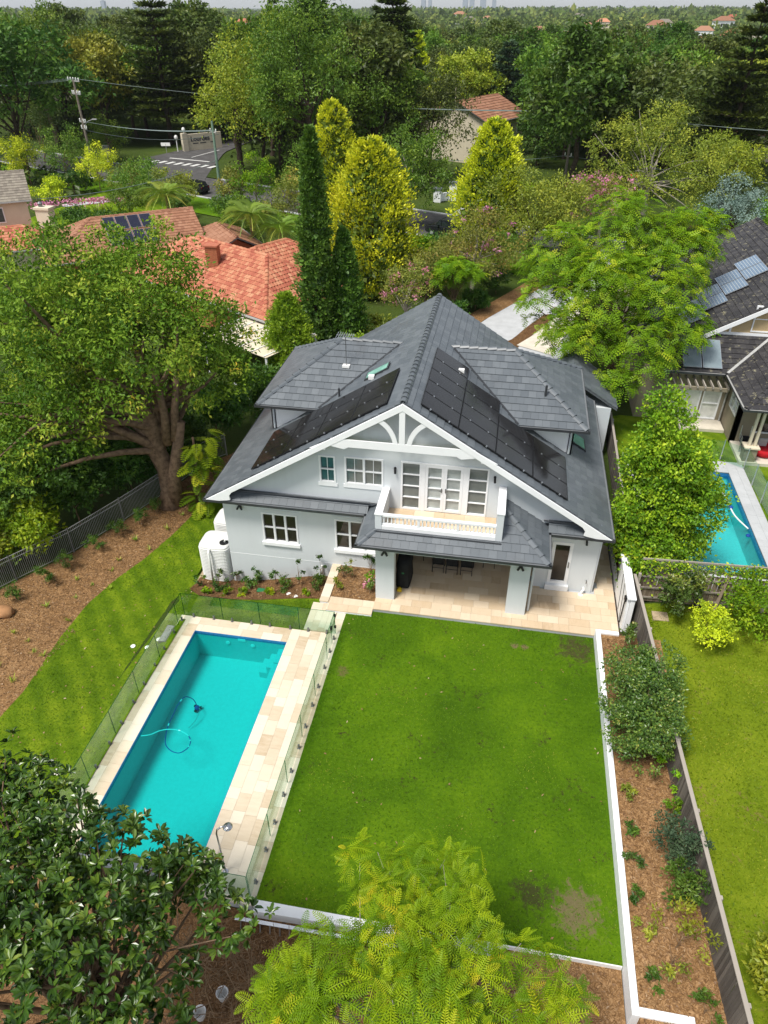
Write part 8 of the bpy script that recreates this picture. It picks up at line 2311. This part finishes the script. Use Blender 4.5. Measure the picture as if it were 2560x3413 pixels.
# garden around the street on the left
SL_ = [(-66.5, 97.0, 6.0, 3.0, 'leaf_gold', 'round lime yellow shrub tree at the far left garden'), (-60.5, 96.5, 7.0, 3.3, 'leaf_green_bg', 'bright green tree between the two lime shrubs at left'), (-54.5, 94.0, 5.2, 2.7, 'leaf_gold', 'golden shrub with forked stems beside the tall power pole'), (-57.5, 92.5, 3.2, 1.9, 'leaf_deep', 'dark open shrub with pale stems in the left garden'), (-47.0, 88.5, 5.0, 3.4, 'leaf_green_bg', 'rounded green garden tree before the road'), (-40.8, 86.5, 4.2, 2.6, 'leaf_olive', 'olive green garden tree near the black parked car'), (-49.5, 92.0, 3.4, 2.2, 'leaf_crepe', 'grey green airy shrub at the road edge'),
       (-38.5, 82.5, 2.4, 1.6, 'leaf_deep', 'round dark hedge shrub beside the garden palm'), (-33.5, 86.0, 1.6, 2.2, 'leaf_deep', 'low clipped hedge at the road near the pale green pole'), (-31.0, 88.0, 5.6, 2.6, 'leaf_jac', 'light green tree at the foot of the pale green pole'), (-27.5, 80.0, 2.6, 1.9, 'leaf_green_bg', 'green shrub with grey twigs behind the brown roof'), (-24.0, 88.5, 7.4, 3.2, 'leaf_green_bg', 'fresh green tree left of the pencil conifer'), (-22.5, 77.0, 6.4, 3.2, 'leaf_crepe', 'bronze pink tinged tree behind the right garden palm'), (-72.0, 92.0, 3.4, 2.4, 'leaf_yellow_bg', 'yellow green shrub at the left picture edge by the road'), (-63.5, 84.0, 3.8, 2.4, 'leaf_deep', 'dark shrub left of the pink flower border'), (-47.5, 76.0, 2.0, 2.2, 'leaf_deep', 'dark spreading shrub beside the cream chimney'), (-42.5, 73.5, 2.2, 2.4, 'leaf_deep', 'rounded dark shrub left of the brown roof'), (-52.0, 58.0, 5.2, 3.2, 'leaf_gold', 'lime gold shrub below the grey roofed house at the left edge'), (-40.0, 68.0, 2.6, 2.0, 'leaf_green_bg', 'green shrub before the brown tiled roof'),
       (-70.0, 100.5, 4.4, 2.6, 'leaf_green_bg', 'leafy tree at the near kerb left of the tall power pole'), (-50.5, 95.5, 3.6, 2.4, 'leaf_green_bg', 'low spreading tree at the near kerb right of the tall power pole'), (-34.5, 88.5, 4.0, 2.2, 'leaf_crepe', 'bronze shrubby tree before the side street'), (-68.0, 88.5, 3.0, 2.4, 'leaf_green_bg', 'broad green shrub in the far left garden'), (-58.0, 88.0, 2.4, 2.0, 'leaf_gold', 'small gold shrub in the left garden'), (-44.0, 82.0, 3.4, 2.6, 'leaf_green_bg', 'dense green shrub right of the pink flowers'), (-36.0, 72.5, 2.6, 2.0, 'leaf_deep', 'dark shrub at the ridge of the brown roof'), (-29.0, 74.5, 4.2, 2.6, 'leaf_green_bg', 'green tree behind the brown roof end'), (-17.5, 71.5, 4.4, 2.6, 'leaf_deep', 'dark shrub tree left of the broad golden conifer'), (-17.0, 63.0, 3.4, 2.2, 'leaf_palm', 'yellow green shrub right of the garden palms'), (-63.0, 113.5, 7.5, 3.4, 'leaf_green_bg', 'green tree on the far verge behind the tall power pole'), (-74.0, 113.0, 9.0, 4.2, 'leaf_euc', 'dull green tree on the far verge at left'), (-9.4, 70.5, 2.0, 1.9, 'leaf_jac', 'clipped lime green hedge beside the parked four wheel drive'), (-7.0, 72.5, 1.7, 2.0, 'leaf_deep', 'dark clipped hedge in front of the parked four wheel drive'), (-8.6, 64.0, 2.6, 2.0, 'leaf_deep', 'dark shrub at the foot of the broad golden conifer'), (-1.0, 61.5, 2.2, 1.3, 'leaf_deep', 'dark green shrub beside the top of the driveway'), (-2.5, 57.2, 1.8, 0.95, 'leaf_deep', 'leafy dark shrub halfway down the driveway edge'), (-3.6, 54.2, 1.6, 0.9, 'leaf_deep', 'leafy dark shrub at the bottom of the driveway edge'), (3.2, 64.5, 2.4, 1.5, 'leaf_deep', 'dark hedge shrub beside the upper driveway'),
       (-9.2, 44.5, 2.6, 1.6, 'leaf_conifer_lime', 'light green shrub in the gap between conifer and roof'), (-8.2, 48.0, 2.2, 1.5, 'leaf_olive', 'olive shrub below the small pink flowered tree'), (-5.0, 50.2, 1.6, 1.2, 'leaf_crepe', 'straggly brown green shrub by the roof end'), (-5.0, 64.5, 3.0, 2.2, 'leaf_crepe', 'bronze green shrub beyond the roof ridge'), (-0.5, 66.5, 3.4, 2.2, 'leaf_green_bg', 'leafy shrub left of the upper driveway'), (-6.8, 60.6, 2.4, 1.8, 'leaf_deep', 'dark shrub under the mauve flowered tree'), (5.6, 68.5, 3.0, 2.0, 'leaf_olive', 'olive shrub at the top of the driveway'), (8.8, 62.0, 3.4, 2.4, 'leaf_jac', 'bright shrub right of the driveway'), (13.6, 60.0, 2.2, 1.6, 'leaf_deep', 'dark shrub between driveway and mossy roof')]
for i, (x, y, h, r, m_, lb) in enumerate(SL_):
    shrub(400 + i, 'garden_tree' if h > 4 else 'garden_shrub', lb, (x, y), h, r, m_, int(900 + 900 * r), 0.24, 0.12, cat='tree' if h > 4 else 'shrub', k=8, sig=0.09 * r + 0.05)
# pink flower border and ground of that garden
rng = np.random.default_rng(71)
for i in range(13):
    t = i / 12; x, y = -55.0 + 9.4 * t + rng.normal() * 0.3, 79.5 + 4.6 * t + rng.normal() * 0.5
    o = tuft('flower_clump', 'pink flower clump in the left garden, ' + place_words(x, y, 1.0), x, y, 0.0, 1.3, 14, 'grass_tuft', 'pink flower clumps')
    n = 44; pz_ = np.stack([rng.normal(size=n) * 0.5, rng.normal(size=n) * 0.5, 1.25 + rng.random(n) * 0.45], 1)
    q = scatter(T_LEAF, pz_, rng.normal(size=(n, 3)), rng.normal(size=(n, 3)) + (0, 0, 1), np.full(n, 0.28), np.full(n, 0.2), np.full(n, 0.2), rng.random(n))
    link('flower_head', mesh_np('flower_head', q[0], q[1], ['flower_pink'], None, q[2]), o)
struct(drape('lawn', [(-56, 74), (-40, 72)], [(-54, 94), (-40, 86)], 'lawn_bright', 0.06, 12, 12))
struct(drape('garden_path', [(-55.5, 86.0), (-50, 90.5), (-46.0, 96)], [(-54.6, 84.6), (-48.8, 89.6), (-44.6, 95.4)], 'concrete', 0.09, 12, 3))
struct(drape('lawn', [(-7.5, 98.5), (-2, 96)], [(-9, 112), (4, 110)], 'lawn_bright', 0.06, 8, 8))
struct(drape('lawn', [(8, 57), (20, 57)], [(12, 74), (24, 70)], 'lawn_bright', 0.05, 8, 8))
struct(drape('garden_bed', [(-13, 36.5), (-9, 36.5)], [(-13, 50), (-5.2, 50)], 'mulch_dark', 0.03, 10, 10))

# ------------------------------------------------------------------ the wooded suburb beyond: single trees out to about 380 m
def proto(seed, kind):
    rng = np.random.default_rng(seed)
    if kind == 'round':
        bl = lobes(rng, (0, 0, 0.60), (0.42, 0.42, 0.38), 13, (0.34, 0.5), 0.68)
        q = leaf_cloud(rng, bl, 9500, 0.036, 0.020, sig=0.034, shell=0.16)
    elif kind == 'tall':
        bl = lobes(rng, (0, 0, 0.62), (0.27, 0.27, 0.38), 13, (0.34, 0.5), 0.75)
        q = leaf_cloud(rng, bl, 8500, 0.034, 0.018, sig=0.03, shell=0.2)
    else:
        bl = lobes(rng, (0, 0, 0.62), (0.5, 0.5, 0.34), 15, (0.26, 0.42), 0.78)
        q = leaf_cloud(rng, bl, 9500, 0.034, 0.018, sig=0.034, shell=0.22)
    mb = limbs(rng, (0, 0, -0.05), (0, 0, 0.55), 0.022, [b[:3] for b in bl[1:9]], 6)
    W = np.array(mb.v); FF = {}
    for f in mb.f: FF.setdefault(len(f), []).append(f)
    return q, (W, [np.array(FF[k]) for k in FF], np.zeros(len(W)), 1)
LIB = {}
for mname in ('leaf_euc', 'leaf_green_bg', 'leaf_deep', 'leaf_yellow_bg', 'leaf_olive'):
    for kind in ('round', 'tall', 'wide'):
        if (mname, kind) in (('leaf_olive', 'tall'), ('leaf_yellow_bg', 'wide'), ('leaf_yellow_bg', 'tall')): continue
        W, FF, t, mi = merge(proto(hash((mname, kind)) % 1000 if False else len(LIB) + 600, kind))
        LIB[(mname, kind)] = mesh_np('tree_' + kind, W, FF, [mname, 'bark_dark'], mi, t)
names = {'round': 'round_tree', 'tall': 'tall_tree', 'wide': 'spreading_tree'}
colw = {'leaf_euc': 'dull green', 'leaf_green_bg': 'fresh green', 'leaf_deep': 'dark green', 'leaf_yellow_bg': 'yellow green', 'leaf_olive': 'olive'}
random.seed(5)
keys = list(LIB)
cand = []
yy = 104.0
while yy < 330:
    step = 8.2 + (yy - 104) * 0.030
    half = 0.60 * yy + 12
    x = -half - 0.175 * yy
    while x < half - 0.175 * yy:
        cand.append((x + random.uniform(-0.4, 0.4) * step, yy + random.uniform(-0.4, 0.4) * step)); x += step
    yy += step * 0.95
def blocked(x, y):
    w = (np.array([x, y]) - R0) @ RN
    if -3 < w < 13.0: return True
    if -68 < x < -42 and 104 < y < 137: return True
    if abs(x + 7.8) < 9 and abs(y - 131) < 11: return True
    if -14 < x < 6 and 96 < y < 118: return True
    if y < 124 and abs(x - 21.5 * y / 124) < 5: return True
    for cx, cy, r in ((-26, 96, 5), (-38, 103, 6), (-62, 134, 8), (-22, 134, 8), (-78, 124, 6), (9.6, 118, 8), (26.5, 109, 5), (21.5, 124, 5), (-125, 208, 11), (42, 262, 6), (39, 245, 6), (38, 138, 9), (-63, 205, 4), (-16.5, 142, 8), (-4, 155, 6)):
        if math.hypot(x - cx, y - cy) < r: return True
    return False
def across(x, y):
    c, s_ = math.cos(R(9.9)), math.sin(R(9.9)); f = (-x * s_ + y * c) * math.cos(R(35.24)) + 12 * math.sin(R(35.24)); return 0.5 + 2380 * (x * c + y * s_) / f / 2560
cand = [c for c in cand if not blocked(*c) and -0.03 < across(*c) < 1.02]
random.shuffle(cand)
cand = sorted(cand[:330], key=lambda c: c[1])
for (x, y) in cand:
    k = random.choices(keys, [3 if q[0] == 'leaf_euc' else 2.2 if q[0] == 'leaf_deep' else 1.4 if q[0] == 'leaf_green_bg' else 0.8 for q in keys])[0]
    right = x + 0.175 * y > 0.05 * y
    h = (random.uniform(10.5, 16.0) if right else random.uniform(12.5, 18.5)) * (1.1 if k[1] == 'tall' else 1.0)
    o = tag(link(names[k[1]], LIB[k]), f'{colw[k[0]]} {names[k[1]].replace("_", " ")} {place_words(x, y, gz(x, y) + 0.6 * h)}', 'tree', 'trees of the wooded suburb beyond the road')
    o.location = (x, y, gz(x, y)); o.rotation_euler = (0, 0, random.uniform(0, 6.28)); o.scale = (h * random.uniform(1.0, 1.3), h * random.uniform(1.0, 1.3), h)

# ------------------------------------------------------------------ the far wood to the horizon, one mass
rng = np.random.default_rng(81)
def far_mass(n, d0, d1, per, hgt, lf):
    r = np.sqrt(rng.random(n) * (d1 ** 2 - d0 ** 2) + d0 ** 2); a = rng.uniform(-0.66, 0.66, n) + R(9.9)
    x = -np.sin(a) * r; y = np.cos(a) * r
    h = hgt * rng.uniform(0.55, 1.25, n)
    c = np.stack([x, y, ground_z(x, y) + h * 0.55], 1)
    ci = np.repeat(np.arange(n), per); d = unit(rng.normal(size=(len(ci), 3))); d[:, 2] = np.abs(d[:, 2]) * 1.0 - 0.25
    p = c[ci] + d * (h * 0.46)[ci][:, None] * np.array([1.05, 1.05, 0.95]) * rng.uniform(0.8, 1.05, (len(ci), 1))
    s = lf * rng.uniform(0.7, 1.3, len(ci)) * (h[ci] / hgt)
    ct = rng.random(n)
    return scatter(T_LEAF, p, rng.normal(size=(len(ci), 3)), d + rng.normal(size=(len(ci), 3)) * 0.35 + (0, 0, 0.2), s, s * 0.8, s, np.clip(ct[ci] * 0.75 + rng.random(len(ci)) * 0.25, 0, 1))
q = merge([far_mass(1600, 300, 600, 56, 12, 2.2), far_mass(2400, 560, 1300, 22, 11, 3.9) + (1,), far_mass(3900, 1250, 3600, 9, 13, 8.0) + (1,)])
tag(link('far_woodland', mesh_np('far_woodland', q[0], q[1], ['leaf_far', 'leaf_far_hazed'], q[3], q[2])), 'hazy wooded suburb stretching to the skyline', 'woodland', kind='stuff')

n = 900; r = np.sqrt(rng.random(n) * (310 ** 2 - 104 ** 2) + 104 ** 2); a = rng.uniform(-0.62, 0.62, n) + R(9.9); xy = np.stack([-np.sin(a) * r, np.cos(a) * r], 1)
xy = np.array([p for p in xy if not blocked(*p)]); n = len(xy); per = 46; ci = np.repeat(np.arange(n), per); h = rng.uniform(2.0, 4.5, n)
d = unit(rng.normal(size=(len(ci), 3))); d[:, 2] = np.abs(d[:, 2])
p = np.concatenate([xy, ground_z(xy[:, 0], xy[:, 1])[:, None]], 1)[ci] + d * h[ci][:, None] * np.array([1.1, 1.1, 0.9]) * rng.uniform(0.75, 1.05, (len(ci), 1)); s = rng.uniform(0.6, 1.1, len(ci))
q = scatter(T_LEAF, p, rng.normal(size=(len(ci), 3)), d + rng.normal(size=(len(ci), 3)) * 0.4 + (0, 0, 0.2), s, s * 0.6, s, np.clip(rng.random(n)[ci] * 0.6 + rng.random(len(ci)) * 0.4, 0, 1))
tag(link('undergrowth', mesh_np('undergrowth', q[0], q[1], ['leaf_far'], None, q[2])), 'shrubby undergrowth between the trees beyond the road', 'undergrowth', kind='stuff')

# far houses showing between the trees, and the towers on the skyline
random.seed(12)
def far_house(x, y, s, rm, wm, ang, label):
    root = thing('house', label, 'house', (x, y, gz(x, y)), ang, 'distant houses among the trees')
    h = 9.5 * s; a, b = 7 * s, 5 * s
    MB().box(-a, a, -b, b, 0, h).build('wall', wm, root, off=(0, 0, 0))
    m = MB(); m.add([(-a * 1.1, -b * 1.1, h), (a * 1.1, -b * 1.1, h), (a * 1.1, b * 1.1, h), (-a * 1.1, b * 1.1, h), (-a * 0.45, 0, h + 3.2 * s), (a * 0.45, 0, h + 3.2 * s)], [(0, 1, 5, 4), (1, 2, 5), (2, 3, 4, 5), (3, 0, 4), (3, 2, 1, 0)])
    m.build('roof', rm, root, off=(0, 0, 0))
    for k in range(3):
        MB().box(-a * 0.7 + k * a * 0.6, -a * 0.7 + k * a * 0.6 + 1.6 * s, -b - 0.05, -b, h * 0.55, h * 0.8).build('window', 'pane_dark', root, off=(0, 0, 0))
FH = [(42, 262, 0.8, 'roof_tile_red', 'trim_white', 'white house with bright red roof alone in the dark wood')]
for k in range(40):
    r = random.uniform(450, 1300); a = R(9.9) - random.uniform(0.0, 0.52) + (0.62 if k % 7 == 0 else 0)
    FH.append((-math.sin(a) * r, math.cos(a) * r, random.uniform(0.85, 1.25), random.choice(['roof_tile_red', 'roof_tile_brown', 'roof_tile_brown', 'roof_tile_grey']), random.choice(['trim_white', 'trim_white', 'cream_wall']), None))
for (x, y, s, rm, wm, lb) in [h_ for h_ in FH if 0.01 < across(h_[0], h_[1]) < 0.985]:
    rw = {'roof_tile_red': 'red', 'roof_tile_brown': 'brown', 'roof_tile_grey': 'grey'}[rm]; ww = {'trim_white': 'white', 'cream_wall': 'cream', 'brick_red': 'brick'}[wm]
    far_house(x, y, s, rm, wm, random.uniform(-0.5, 0.5), lb or f'far {ww} house, {rw} roof, {place_words(x, y, gz(x, y) + 6)}')
simple('tower_blue', (0.30, 0.34, 0.40), 0.7, 0.2)
for k, (u, h, w_) in enumerate(((-0.62, 62, 30), (0.185, 95, 40), (0.20, 120, 36), (0.225, 80, 45), (0.25, 100, 30), (0.09, 85, 34), (0.105, 110, 26), (-0.55, 50, 50))):
    a = R(9.9) - u * 0.5; r = 7000
    x, y = -math.sin(a) * r, math.cos(a) * r
    t_ = thing('tower', f'faint blue tower block on the skyline, {["far left", "first right of centre", "tallest right of centre", "broad one right of centre", "rightmost slim one", "first near the centre", "second near the centre", "low broad one at left"][k]}', 'tower', (x, y, 0), 0, 'towers on the skyline')
    MB().box(-w_ / 2, w_ / 2, -w_ / 2, w_ / 2, 0, h).box(-w_ / 5, w_ / 5, -w_ / 5, w_ / 5, h, h * 1.1).build('shaft', 'tower_blue', t_, off=(0, 0, 0))

# ------------------------------------------------------------------ the air: thin haze over the whole view
hz_m = NT('haze')
pv = hz_m.n('ShaderNodeVolumePrincipled')
pv.inputs['Color'].default_value = (0.82, 0.88, 0.95, 1)
pv.inputs['Density'].default_value = 0.00007
pv.inputs['Anisotropy'].default_value = 0.2
hz_m.l(pv.outputs[0], hz_m.out.inputs['Volume'])
MATS['haze'] = hz_m.m
tag(MB().box(-9500, 9500, -450, 13500, -12, 140).build('haze', 'haze'), 'thin pale haze over the suburb', 'haze', kind='stuff')
